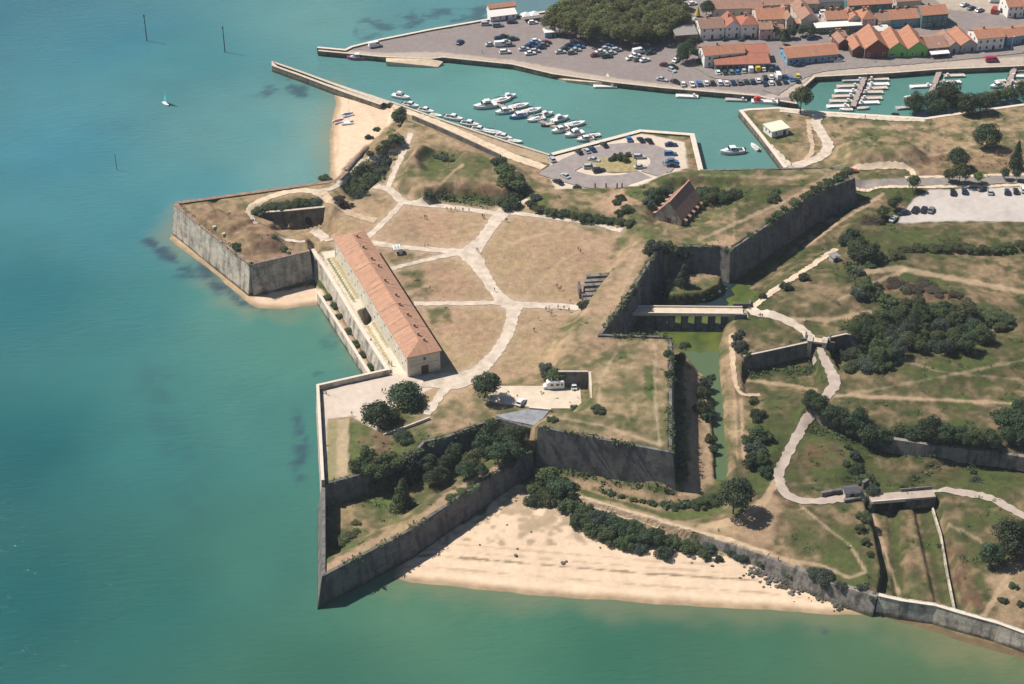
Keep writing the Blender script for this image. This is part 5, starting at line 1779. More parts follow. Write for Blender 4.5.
# ------------------------------------------------------------------ leaves and wood
def mat_leaf(name, col, vary=.45):
    m = bpy.data.materials.new(name)
    t, N, Lk = _nt(m)
    b = N['Principled BSDF']
    a = N.new('ShaderNodeAttribute')
    a.attribute_name = 'tone'
    oi = N.new('ShaderNodeObjectInfo')
    mr = N.new('ShaderNodeMapRange')
    mr.inputs[3].default_value = .78
    mr.inputs[4].default_value = 1.25
    Lk.new(oi.outputs['Random'], mr.inputs[0])
    mu = N.new('ShaderNodeMath')
    mu.operation = 'MULTIPLY'
    Lk.new(a.outputs['Fac'], mu.inputs[0])
    Lk.new(mr.outputs[0], mu.inputs[1])
    hs = N.new('ShaderNodeHueSaturation')
    hs.inputs['Color'].default_value = (*col, 1)
    m2 = N.new('ShaderNodeMapRange')
    m2.inputs[3].default_value = .47
    m2.inputs[4].default_value = .525
    Lk.new(oi.outputs['Random'], m2.inputs[0])
    Lk.new(m2.outputs[0], hs.inputs['Hue'])
    Lk.new(mu.outputs[0], hs.inputs['Value'])
    Lk.new(hs.outputs[0], b.inputs['Base Color'])
    b.inputs['Roughness'].default_value = .75
    b.inputs['Specular IOR Level'].default_value = .25
    tr = N.new('ShaderNodeBsdfTranslucent')
    Lk.new(hs.outputs[0], tr.inputs[0])
    mx = N.new('ShaderNodeMixShader')
    mx.inputs[0].default_value = .30
    Lk.new(b.outputs[0], mx.inputs[1])
    Lk.new(tr.outputs[0], mx.inputs[2])
    Lk.new(mx.outputs[0], N['Material Output'].inputs[0])
    return m


LEAF = {'dark': mat_leaf('dark_leaves', (.058, .086, .042)), 'mid': mat_leaf('mid_leaves', (.086, .112, .046)), 'pine': mat_leaf('pine_needles', (.145, .155, .058)),
        'pale': mat_leaf('pale_leaves', (.10, .115, .052)), 'brown': mat_leaf('brown_scrub', (.085, .070, .046)), 'lime': mat_leaf('yellow_green_leaves', (.16, .19, .04)),
        'reed': mat_leaf('reeds', (.085, .10, .04)), 'blue': mat_leaf('blue_green_leaves', (.070, .092, .068)), 'gold': mat_leaf('golden_leaves', (.26, .17, .04))}
M_BARK = mat_plain('bark', (.12, .095, .075), .95, .2, 2)


def crown_mesh(seed, kind, n_leaf, leaf, form='round'):
    r = random.Random(seed)
    lobes = []
    if form == 'round':
        for i in range(16):
            th, u = r.uniform(0, 6.283), r.uniform(-.55, 1)
            rr = math.sqrt(max(0, 1 - u * u)) * .62
            lobes.append((rr * math.cos(th), rr * math.sin(th), u * .58, r.uniform(.30, .48)))
        lobes.append((0, 0, .1, .62))
    elif form == 'cone':
        for i in range(20):
            t = i / 20
            th = i * 2.4
            rr = (1 - t) * .62 * r.uniform(.6, 1.1)
            lobes.append((rr * math.cos(th), rr * math.sin(th), -1 + 2 * t, .16 + .36 * (1 - t) * r.uniform(.6, 1.1)))
    elif form == 'bush':
        for i in range(14):
            th, rr = r.uniform(0, 6.283), math.sqrt(r.random()) * .86
            lobes.append((rr * math.cos(th), rr * math.sin(th), -.55 + r.uniform(0, .75) * (1.1 - rr), r.uniform(.16, .44)))
        lobes.append((0, 0, -.4, .5))
    elif form == 'pine':           # flat umbrella
        for i in range(18):
            th, rr = r.uniform(0, 6.283), math.sqrt(r.random()) * .78
            lobes.append((rr * math.cos(th), rr * math.sin(th), r.uniform(-.1, .35) - rr * .2, r.uniform(.22, .36)))
    V, F, tone = [], [], []
    wts = [l[3] ** 2 for l in lobes]
    for k in range(n_leaf):
        l = r.choices(lobes, wts)[0]
        d = Vector((r.gauss(0, 1), r.gauss(0, 1), r.gauss(0.25, 1))).normalized()
        rad = l[3] * r.uniform(.72, 1.10)
        p = Vector((l[0], l[1], l[2])) + d * rad * (1 if form != 'pine' else 1)
        if form == 'bush' and p.z < -.95:
            p.z = -.95 + r.random() * .2
        nrm = (d + Vector((r.gauss(0, .55), r.gauss(0, .55), r.gauss(0, .55) + .2))).normalized()
        u = nrm.orthogonal().normalized()
        w = nrm.cross(u)
        a = r.uniform(0, 6.283)
        u, w = u * math.cos(a) + w * math.sin(a), w * math.cos(a) - u * math.sin(a)
        s = leaf * r.uniform(.6, 1.35)
        b = len(V)
        V += [tuple(p - u * s), tuple(p + w * s * .7), tuple(p + u * s), tuple(p - w * s * .7)]
        F.append((b, b + 1, b + 2, b + 3))
        tone.append(r.uniform(.62, 1.4))
    me = bpy.data.meshes.new('crown')
    me.from_pydata(V, [], F)
    a = me.attributes.new('tone', 'FLOAT', 'FACE')
    a.data.foreach_set('value', tone)
    me.materials.append(LEAF[kind])
    return me


def trunk_mesh(seed):
    """unit trunk: height 1 to the crown centre, radius in trunk units"""
    r = random.Random(seed)
    mb = MB()
    top = (r.uniform(-.04, .04), r.uniform(-.04, .04), .62)
    mb.tube((0, 0, -.12), top, .055, .038, 7)
    for i in range(4):
        a = i * 1.57 + r.uniform(-.4, .4)
        mb.tube(top, (top[0] + .28 * math.cos(a), top[1] + .28 * math.sin(a), .98 + r.uniform(-.1, .15)), .030, .010, 5)
    return mb.mesh('trunk', M_BARK)


TRUNKS = [trunk_mesh(i) for i in range(3)]
_CROWN = {}


def crown_for(kind, form, big, rnd):
    v = rnd.randrange(4 if form in ('round', 'bush') else 2)
    k = (kind, form, big, v)
    if k not in _CROWN:
        n, lf = ((3600, .062) if big else (1500, .10))
        _CROWN[k] = crown_mesh(hash((form, v)) % 1000 if False else (v * 17 + len(form) * 5 + len(kind)), kind, n, lf, form)
    return _CROWN[k]


RT = random.Random(11)


def plant(cx, cy, w, kind='dark', form='round', hk=.85, stem=.35, label=None, group=None, name='tree', cat='tree', z=None):
    """cx, cy: middle of the crown in the survey picture, w its width there"""
    zc = 3.0
    for _ in range(4):
        yb = cy + zc * .80 / mpp(*at(cx, cy, 5), 5)
        g = gnd(cx, yb)
        k = mpp(*g)
        r = w * .5 * k
        rz = r * hk
        zc = rz + (2 * r * stem if name == 'tree' else rz * -.12)
    if z is not None:
        g = (g[0], g[1], z)
    big = w > 15
    cm = crown_for(kind, form, big, RT)
    rot = RT.uniform(0, 6.28)
    sx, sy = r * RT.uniform(.94, 1.06), r * RT.uniform(.94, 1.06)
    if name == 'tree':
        e = empty('tree', g, rot, label, cat, group)
        link('trunk', RT.choice(TRUNKS), e, (0, 0, 0), 0, (zc * .8, zc * .8, zc))
        link('crown', cm, e, (0, 0, zc), 0, (sx, sy, rz * 1.08))
        return e
    o = link(name, cm, None, (g[0], g[1], g[2] + zc), rot, (sx, sy, rz * 1.08))
    return tag(o, label, cat, group)


def trees(lst, label, group=None, kind='dark', form='round', hk=.85, stem=.30, cat='tree'):
    for t in lst:
        plant(t[0], t[1], t[2], t[3] if len(t) > 3 else kind, form, t[4] if len(t) > 4 else hk, stem, label, group, 'tree', cat)


MIXK = {'dark': ['dark', 'dark', 'mid', 'blue', 'mid'], 'mid': ['mid', 'dark', 'pale'], 'reed': ['reed', 'mid', 'reed'], 'blue': ['blue', 'dark', 'mid']}


def bushes(lst, label, group=None, kind='dark', hk=.7, cat='bush', form='bush'):
    row = 1.0 if len(lst) < 6 else 1.3
    for t in lst:
        k2 = kind if len(lst) < 3 or kind not in MIXK else RT.choice(MIXK[kind])
        plant(t[0] + (RT.uniform(-1.5, 1.5) if row > 1 else 0), t[1] + (RT.uniform(-1, 1) if row > 1 else 0), t[2] * (row * RT.uniform(.8, 1.2) if row > 1 else 1), t[3] if len(t) > 3 else k2, form, t[4] if len(t) > 4 else hk, 0, label, group, 'bush', cat)


# single trees
trees([(405, 398, 39)], 'large round dark tree at the corner of the pale terrace', kind='dark', stem=-.30)
trees([(380, 418, 41)], 'round spreading tree just below the larger one beside the terrace', kind='dark', stem=-.30)
trees([(486, 384, 31)], 'round dark tree at the path junction with its shadow beside it', kind='dark', stem=.16)
trees([(733, 494, 40)], 'lone round tree with a clear trunk at the end of the canal', kind='dark', stem=.2)
trees([(403, 492, 27)], 'layered tree standing alone on the low green battery', kind='mid', form='cone', hk=1.1, stem=.1)
trees([(1007, 535, 42)], 'large dark tree beside the lower lane at the picture edge', kind='dark', stem=.12)
trees([(990, 552, 28)], 'smaller tree touching the large dark one by the lower lane', kind='dark', stem=.12)
trees([(986, 137, 29)], 'single round tree on the field south of the small boat basin', kind='dark', stem=.05)
trees([(956, 159, 24)], 'dark tree standing above the busy roadside car park', kind='dark', stem=.05)
trees([(959, 174, 21)], 'paler tree overhanging the road at the gravel car park', kind='mid', stem=.2)
trees([(949, 175, 13)], 'small tree beside the pale one overhanging the road', kind='dark', stem=.2)
trees([(912, 183, 16)], 'small round tree at the entrance of the gravel car park', kind='mid', stem=.2)
trees([(1015, 156, 17)], 'tall pointed conifer on the field by the picture edge', kind='dark', form='cone', hk=1.6, stem=.08)
trees([(1004, 173, 11), (1016, 174, 11)], 'small roadside tree beside the parked cars near the pointed conifer', 'small roadside trees')
trees([(978, 177, 11)], 'small yellow green tree beside the road by the parked cars', kind='lime')
trees([(895, 203, 16)], 'round tree at the near corner of the gravel car park', kind='dark', stem=.15)
trees([(883, 212, 14)], 'rounded tree between the brown bush and the car park corner', kind='mid', stem=.15)
bushes([(872, 220, 25)], 'low brown leaved bush beside the gravel car park', kind='brown', hk=.45)
trees([(800, 99, 24)], 'tree with several trunks at the lock between harbour and basin', kind='mid', stem=.3)
bushes([(895, 114, 9)], 'little round bush on the quay path by the boat basin')
trees([(401, 117, 20)], 'dark tree where the mole meets the sandy track', kind='dark', stem=.12)
bushes([(376, 128, 8), (369, 136, 9)], 'small dark bush on the sand below the parapet wall', 'small bushes on the little beach')
bushes([(325, 177, 14)], 'low green bush at the foot of the bastion by the small beach', hk=.4)
bushes([(237, 245, 13)], 'single dark bush on the brown top of the western bastion')
trees([(683, 276, 20)], 'pointed tree on the little lawn in the shaded moat corner', kind='blue', form='cone', hk=1.15, stem=.05)
bushes([(584, 304, 15)], 'round bush at the foot of the ruined steps')
bushes([(574, 407, 11)], 'round bush at the edge of the motorhome parking')
bushes([(599, 408, 15)], 'low dark bush on the bastion beside the pale side wall', hk=.4)
bushes([(552, 418, 11)], 'low bush beside the grey concrete apron', hk=.45)
bushes([(619, 155, 13), (612, 158, 9), (625, 159, 10), (628, 154, 8)], 'rounded bush on the island of the ring shaped car park', 'bushes on the car park island', hk=.9)
bushes([(577, 186, 9)], 'small bush on the pale verge below the ring shaped car park')
bushes([(772, 196, 15), (776, 189, 9)], 'sparse pale shrub on the grassy eastern bastion', 'sparse shrubs on the east bastion', 'pale', .8)
bushes([(327, 297, 7), (333, 306, 8), (340, 316, 8), (347, 330, 8), (355, 343, 8), (362, 354, 8), (370, 366, 8)], 'small green bush on the grass strip below the sea curtain', 'bushes on the berm', 'mid', .6)
bushes([(390, 141, 12), (380, 147, 10), (371, 152, 10)], 'low scrub on the mound behind the little beach', 'scrub on the beach mound', 'mid', .5)
# groups that nothing tells apart
bushes([(545, 367, 21), (554, 372, 17), (548, 376, 12), (563, 374, 12)], 'dense bush beside the motorhome against the shaded wall', 'bushes beside the motorhome')
bushes([(402, 436, 22)], 'clipped looking oval bush below the white garden wall', hk=.5)
bushes([(358, 463, 20), (371, 466, 24), (386, 460, 26), (398, 468, 22), (410, 458, 20), (376, 478, 20), (393, 478, 22), (366, 452, 14)], 'bush in the dark belt on the slope below the terrace lawn',
       'bushes below the terrace lawn', hk=.9)
trees([(428, 463, 21), (440, 474, 20), (432, 478, 18), (447, 462, 20)], 'dark tree in the shaded belt behind the low battery', 'trees of the shaded belt', stem=.1)
trees([(474, 459, 24)], 'pale green tree standing out in the shaded belt behind the battery', kind='pale', stem=.1)
trees([(466, 470, 20), (484, 446, 28), (496, 432, 34), (511, 436, 26), (498, 452, 26), (514, 450, 22), (522, 434, 18), (455, 452, 20), (482, 470, 16), (508, 462, 18)],
      'dark tree crowded against the wall between battery and concrete apron', 'trees crowded by the apron', stem=.12)
bushes([(338, 538, 20), (349, 534, 12), (356, 530, 9), (356, 522, 10)], 'low shrub on the grass near the southern point', 'shrubs near the southern point', 'mid', .4)
bushes([(462, 492, 16), (472, 487, 16), (450, 496, 12)], 'low hedge shrub along the rim of the low battery', 'rim shrubs', 'mid', .4)
band = [(546, 476, 28), (562, 482, 26), (537, 487, 22), (550, 494, 26), (534, 500, 16), (568, 501, 26), (584, 508, 24), (600, 516, 25), (616, 523, 24), (632, 526, 24), (646, 531, 24), (661, 535, 22), (676, 539, 20), (690, 543, 18), (705, 547, 14),
        (578, 516, 20), (594, 525, 22), (610, 533, 20), (626, 539, 18), (643, 545, 18), (662, 549, 18), (552, 484, 20), (704, 552, 12), (588, 518, 18), (718, 557, 10)]
bushes([(a_, b_, c_ * .86) for a_, b_, c_ in band], 'dense bush in the dark band between the beach and the chalky path', 'bushes above the beach', hk=.8)
bushes([(664, 505, 9), (674, 505, 10), (684, 504, 11), (694, 502, 12), (703, 500, 13), (712, 498, 13), (653, 503, 7), (643, 501, 6), (633, 498, 6), (622, 495, 6), (611, 492, 6)], 'low hedge shrub along the bright green ditch', 'hedge of the green ditch', hk=.6)
bushes([(705, 391, 13), (702, 402, 16), (707, 414, 13), (705, 381, 11), (711, 376, 9), (709, 436, 8), (712, 447, 8)], 'tall bush on the narrow strip beside the canal', 'bushes on the canal strip', hk=1.1)
bushes([(681, 357, 18), (684, 345, 13), (676, 367, 11), (669, 372, 10), (667, 352, 9)], 'dark bush in the moat at the corner of the square bastion', 'bushes at the bastion corner', 'blue', .9)
bushes([(757, 446, 20), (760, 431, 18), (752, 457, 16), (764, 468, 13), (756, 413, 12), (762, 455, 14), (750, 438, 12), (753, 400, 8)], 'dark bush beside the twin wheel tracks', 'bushes beside the tracks', hk=.9)
bushes([(740, 343, 17), (746, 353, 12), (736, 335, 10), (742, 331, 8)], 'bush below the landing of the moat bridge', 'bushes below the bridge landing', hk=.9)
bushes([(656, 244, 20), (669, 248, 22), (681, 252, 18), (648, 250, 12), (690, 250, 12)], 'dense round bush at the inner corner of the eastern bastion', 'bushes at the inner corner', hk=.85)
bushes([(632, 291, 12), (626, 299, 10), (638, 284, 9)], 'bush hanging on the edge of the curtain above the bridge', 'bushes on the curtain edge')
bushes([(655, 193, 14), (664, 189, 13), (648, 200, 11), (700, 195, 17), (712, 198, 18), (724, 196, 16), (735, 193, 13), (716, 190, 15), (704, 189, 13), (697, 203, 12), (658, 200, 10)],
       'dark bush in the hollow round the old powder store', 'bushes round the powder store', hk=.8)
bushes([(797, 201, 9), (805, 196, 10), (811, 192, 10), (817, 188, 10), (823, 184, 10), (829, 181, 10), (835, 177, 10), (841, 174, 10), (847, 170, 9), (778, 213, 12), (771, 219, 10), (785, 207, 8), (751, 234, 6)],
       'hedge bush along the wall top of the eastern bastion', 'hedge on the east bastion wall', 'mid', .6)
bushes([(532, 201, 11), (540, 207, 13), (551, 210, 13), (563, 212.5, 13), (575, 214, 13), (587, 216, 13), (599, 217.5, 13), (611, 219, 13), (622, 220.5, 12), (630, 221, 10), (536, 196, 9)],
       'hedge bush in the long dark row at the top of the court', 'hedge row of the court', hk=.6)
bushes([(628, 208, 14), (620, 211, 12), (622, 196, 12), (617, 201, 10)], 'dark bush on the rise beside the ring road', 'bushes on the rise', hk=.6)
bushes([(510, 179, 28), (521, 186, 20), (505, 170, 18), (500, 160, 12), (516, 193, 18), (508, 200, 16)], 'thick dark bush on the end of the northern hill', 'bushes on the hill end', hk=.7)
bushes([(443, 157, 11), (452, 160, 8), (436, 156, 8), (430, 192, 11), (427, 197, 8)], 'low scrub bush on the northern hill', 'scrub on the hill', hk=.5)
bushes([(352, 182, 13), (361, 185, 15), (371, 181, 15), (383, 170, 14), (391, 160, 12), (351, 192, 16), (363, 194, 15), (377, 176, 12), (366, 176, 10), (386, 163, 11)], 'dark bush filling the ditch behind the parapet wall',
       'bushes in the coast ditch', 'blue', .7)
bushes([(340, 199, 17), (346, 204, 14)], 'purple brown bush at the end of the coast ditch', 'brown bushes of the coast ditch', 'brown', .6)
bushes([(399, 140, 15), (393, 136, 12), (388, 142, 12)], 'dark bush in the hollow beside the parapet path', 'bushes beside the parapet path', hk=.6)
bushes([(260, 210, 13), (270, 207, 14), (282, 205, 14), (294, 203, 14), (306, 201, 14), (316, 202, 12), (276, 204, 11), (300, 200, 11), (288, 203, 12)], 'dark bush on the slope above the tunnel wall', 'bushes above the tunnel wall', hk=.5)
bushes([(283, 248, 9), (289, 253, 8), (274, 236, 7)], 'small scrub on the near mound of the western bastion', 'scrub on the west bastion', 'mid', .5)
trees([(915, 104, 25), (930, 104, 24), (946, 98, 34), (957, 102, 26), (968, 105, 24), (980, 104, 23), (938, 109, 22)], 'tree in the dark row along the near side of the boat basin', 'trees along the basin', stem=.02)
trees([(995, 97, 18), (1008, 95, 20), (1020, 90, 20), (986, 99, 16)], 'paler tree in the row at the far end of the boat basin', 'pale trees along the basin', 'pale', stem=.02)
bushes([(845, 237, 15), (853, 244, 17), (866, 248, 22), (850, 231, 11), (872, 252, 14), (861, 240, 12)], 'dark bush clump above the tiny grey shed', 'bushes above the tiny shed', hk=.9)
bushes([(803, 275, 13), (786, 284, 12), (763, 295, 9)], 'round bush standing beside the sandy path', 'bushes along the sandy path', hk=.9)
bushes([(859, 270, 11), (866, 283, 18), (858, 291, 16), (875, 284, 12), (868, 293, 12)], 'dark bush on the slope between the tracks', 'bushes between the tracks', hk=.8)
bushes([(880, 262 - 4, 13), (892, 253, 13), (905, 249, 13), (918, 247, 13), (931, 246, 13), (944, 246, 13), (957, 246, 13), (970, 246.5, 13), (983, 246, 13), (996, 246, 13), (1009, 245, 13), (1021, 244, 13), (870, 262, 12)],
       'reedy bush in the long dark ditch line', 'reedy ditch line', 'reed', .5)
RW = random.Random(5)
wood = [(850, 325), (885, 314), (910, 303), (944, 304), (970, 314), (984, 335), (960, 346), (930, 350), (905, 348), (880, 360), (862, 345)]


def scatter(poly, n, gap, rnd):
    out = []
    xs, ys = [p[0] for p in poly], [p[1] for p in poly]
    for _ in range(6000):
        p = (rnd.uniform(min(xs), max(xs)), rnd.uniform(min(ys), max(ys)))
        if sdist(poly, np.array([p[0]]), np.array([p[1]]))[0] < 0 and all(math.hypot(p[0] - q[0], (p[1] - q[1]) * 1.7) > gap for q in out):
            out.append(p)
            if len(out) >= n:
                break
    return sorted(out, key=lambda p: p[1])


trees([(x, y, RW.uniform(13, 24), RW.choice(['dark', 'dark', 'mid', 'mid', 'blue', 'mid', 'pale'])) for x, y in scatter(wood, 62, 11.5, RW)], 'dark tree in the thick wood behind the outer wall', 'trees of the outer wood', stem=.08)
bushes([(936, 344, 20), (961, 338, 23), (948, 346, 16)], 'rounded grey green bush in front of the thick wood', 'grey bushes before the wood', 'blue', .9)
bushes([(986, 314, 26), (1000, 322, 26), (995, 312, 22), (1008, 318, 18), (978, 322, 18)], 'low spreading bush at the far end of the wood', 'low bushes past the wood', 'mid', .4)
bushes([(880, 362, 18), (893, 356, 18), (866, 362, 16), (850, 364, 13), (846, 352, 14), (838, 347, 12), (856, 352, 16)], 'bush along the near edge of the thick wood', 'bushes edging the wood', hk=.7)
bushes([(885, 296, 14), (877, 290, 12), (895, 300, 14), (905, 288, 10)], 'bush at the upper edge of the thick wood', 'bushes above the wood', 'mid', .7)
bushes([(898, 283, 18), (912, 288, 18), (925, 284, 16), (938, 290, 16), (952, 294, 14), (966, 300, 12)], 'low brownish scrub above the thick wood', 'brown scrub above the wood', 'brown', .26)
trees([(812, 396, 17), (820, 404, 20), (808, 402, 14)], 'bushy tree where the lane passes the ditch wall', 'bushy trees by the lane', stem=.05)
trees([(830, 413, 24), (842, 419, 24), (854, 422, 24), (868, 434, 28), (881, 437, 22), (860, 414, 18), (822, 410, 18), (891, 440, 18), (850, 428, 18)], 'dark tree above the near end of the ditch wall', 'trees at the near ditch wall', stem=.05)
trees([(899, 431, 20, 'pale'), (912, 434, 20), (906, 440, 14), (930, 428, 28), (932, 436, 20), (945, 433, 22), (958, 434, 20), (966, 439, 18), (974, 436, 23, 'mid'), (986, 438, 22, 'mid'), (920, 434, 15), (994, 442, 18)],
      'tree in the uneven row along the ditch wall', 'trees along the ditch wall', stem=.08)
trees([(1003, 418, 30), (1017, 424, 30), (1022, 408, 24), (1008, 434, 22), (1020, 438, 20)], 'large tree at the far end of the ditch wall', 'large trees on the ditch wall', stem=.08)
bushes([(853, 454, 10), (857, 467, 14), (865, 476, 17), (872, 488, 13), (846, 462, 8), (849, 446, 7)], 'dark bush in the line leading to the guard house', 'bushes behind the guard house', hk=.9)
bushes([(864, 514, 17), (861, 527, 14), (869, 503, 12), (866, 540, 12), (870, 553, 9)], 'bush along the shaded edge of the striped ditch', 'bushes along the striped ditch', 'mid', .8)
bushes([(820, 573, 18), (812, 568, 12), (860, 586, 10), (874, 594, 9), (745, 554, 12), (760, 561, 11), (732, 551, 12), (790, 572, 9), (842, 583, 9)], 'dark bush growing on the rubble sea wall', 'bushes on the rubble wall', hk=.6)
bushes([(1003, 599, 8), (1020, 604, 8), (1015, 585, 10), (940, 545, 6), (976, 478, 8), (971, 471, 6)], 'small dark bush on the bare ground near the bottom corner', 'small bushes on bare ground', hk=.7)
RP = random.Random(8)
pines = [(542, 24), (552, 12), (575, 5), (610, 1), (650, 0), (680, 0), (684, 14), (676, 28), (655, 34), (625, 36), (590, 33), (560, 28)]
trees([(x, y, RP.uniform(16, 23), 'pine') for x, y in scatter(pines, 80, 9.5, RP)], 'bushy olive green pine in the harbour wood', 'pines of the harbour wood', form='round', hk=.8, stem=.25)
trees([(650, 38, 16), (663, 35, 15), (636, 40, 14), (640, 33, 16)], 'darker tree on the shaded edge of the harbour wood', 'dark trees of the harbour wood', stem=.1)
trees([(687, 52, 22), (694, 44, 18), (682, 57, 14)], 'dark tree beside the white villa on the quay', 'trees beside the villa', stem=.12)
bushes([(701, 60, 11), (699, 52, 10)], 'bush against the flank of the white villa', 'bushes at the villa')
trees([(706, 9, 17)], 'dark round tree at the top of town near the tiled warehouse', stem=.12)
trees([(775, 32, 12), (783, 34, 12), (790, 33, 12)], 'dark tree in front of the pink courtyard', 'trees before the courtyard', stem=.1)
trees([(803, 31, 12), (812, 32, 12)], 'dark tree before the deep faded house', 'trees before the faded house', stem=.1)
trees([(783, 40, 7), (832, 35, 8), (849, 34, 8)], 'slim pale street tree in the town lane', 'street trees of the lane', 'pale', hk=1.2, stem=.2)
bushes([(857, 49, 9, 'gold'), (861, 52, 7, 'gold')], 'golden yellow bush between the cabin and the quay', 'golden bushes', hk=.9)
bushes([(724, 38, 8), (748, 36, 8), (741, 39, 7)], 'dark shrub in the yard between the white houses', 'yard shrubs')


# low scrub, brambles and tussocks that nobody could count
rs_ = np.random.RandomState(3)
sel = INVIEW & (PXg > -20) & (PXg < 1050) & (PYg > 90) & (PYg < 690) & (Z > 1.0)
RO[ldist([(813, 342), (827, 364), (834, 386), (818, 404), (806, 420), (785, 460), (779, 475), (795, 499), (866, 497)], PXg, PYg) < 8] = 0
dens = np.clip(Dk * 1.6 + (N4 > .60) * np.clip(G - .35, 0, 1) * .5 + (B > .4) * .12, 0, 1) * sel * (RO > .8)
dens *= (sstep(.40, .62, N2 * .5 + N3 * .5) * .9 + .1)
pick = rs_.rand(*X.shape) < dens * .30
ii = np.argwhere(pick)
rs_.shuffle(ii)
ii = ii[:13000]
SV, SF, ST, SM = [], [], [], []
# grass and weeds hanging over the old wall tops, brambles at the wall feet
EDGE = []
for seg, zt in (([(537, 427), (557, 431), (672, 453)], SB), ([(672, 453), (672, 336)], SB), ([(672, 336), (602, 334), (640, 279), (657, 251)], SB), ([(657, 249), (682, 246.5), (720, 247), (730, 251), (816, 193), (855, 178)], EB),
                ([(323, 577), (410, 531), (490, 477), (530, 453)], 8.5), ([(322, 485), (349, 478), (385, 468), (414, 455), (448, 437), (500, 419)], 9.2), ([(176, 204), (250, 266), (310, 252)], WB)):
    w_ = wpts(seg, zt)
    for a_, b_ in zip(w_, w_[1:]):
        n_ = math.hypot(b_[0] - a_[0], b_[1] - a_[1])
        nx_, ny_ = (b_[1] - a_[1]) / n_, -(b_[0] - a_[0]) / n_
        for k_ in range(int(n_ * 2.6)):
            t_ = rs_.rand()
            if vnoise(np.array([t_ * n_ / 5.0]), np.array([n_]), 9)[0] < .42:
                continue
            o_ = -abs(rs_.normal(0, .8)) + .25
            EDGE.append((a_[0] + (b_[0] - a_[0]) * t_ + nx_ * o_, a_[1] + (b_[1] - a_[1]) * t_ + ny_ * o_, zt - .15))
kinds_ = ['dark', 'mid', 'pale', 'brown']
for (j, i) in list(ii) + [(None, e_) for e_ in EDGE]:
    if j is None:
        x, y, z = i
        dk, j, i = (.1, 0, 0) if rs_.rand() < .8 else (.5, 0, 0)
    else:
        x, y, z = X[j, i], Y[j, i], Z[j, i]
        dk = Dk[j, i]
    s = rs_.uniform(.35, .8) * (1 + .9 * dk)
    mi = (0 if rs_.rand() < .5 else 1) if dk > .3 else (3 if B[j, i] > .35 and rs_.rand() < .7 else (1 if rs_.rand() < .6 else 2))
    for q in range(6):
        a, b = rs_.uniform(0, 6.283), rs_.uniform(.2, 1.3)
        c = np.array([x + rs_.normal(0, s * .55), y + rs_.normal(0, s * .55), z + abs(rs_.normal(0, s * .45)) + .1])
        u = np.array([math.cos(a), math.sin(a), 0]) * s * .42
        w = np.array([-math.sin(a) * math.cos(b), math.cos(a) * math.cos(b), math.sin(b)]) * s * .34
        k = len(SV)
        SV += [tuple(c - u), tuple(c + w), tuple(c + u), tuple(c - w)]
        SF.append((k, k + 1, k + 2, k + 3))
        ST.append(rs_.uniform(.65, 1.4))
        SM.append(mi)
me = bpy.data.meshes.new('undergrowth')
me.from_pydata(SV, [], SF)
for k in kinds_:
    me.materials.append(LEAF[k])
me.polygons.foreach_set('material_index', SM)
a = me.attributes.new('tone', 'FLOAT', 'FACE')
a.data.foreach_set('value', ST)
tag(link('undergrowth', me), 'low wild scrub and tussocks over the banks and ditches', 'undergrowth', kind='stuff')
# ------------------------------------------------------------------ cars
PAINT = {'white': (.72, .72, .70), 'silver': (.42, .44, .46), 'grey': (.16, .17, .185), 'black': (.02, .022, .026), 'navy': (.022, .04, .10), 'blue': (.05, .16, .36), 'red': (.36, .03, .03),
         'burgundy': (.15, .03, .05), 'green': (.03, .075, .06), 'yellow': (.62, .48, .05), 'magenta': (.36, .03, .10), 'sand': (.42, .37, .28)}
CARM = {k: mat_plain('car_paint_' + k, v, .25, .02, 1, .5) for k, v in PAINT.items()}
M_TYRE = mat_plain('tyre', (.02, .02, .02), .9, .1)
M_CGLASS = mat_plain('car_glass', (.02, .026, .032), .06, .05, 1, .6)


def loft(mb, secs, mi=0):
    """secs: list of rings (same count) of points; closed with end caps"""
    for a, b in zip(secs, secs[1:]):
        n = len(a)
        for i in range(n):
            j = (i + 1) % n
            mb.face([a[i], a[j], b[j], b[i]], mi)
    mb.face(secs[0][::-1], mi)
    mb.face(secs[-1], mi)


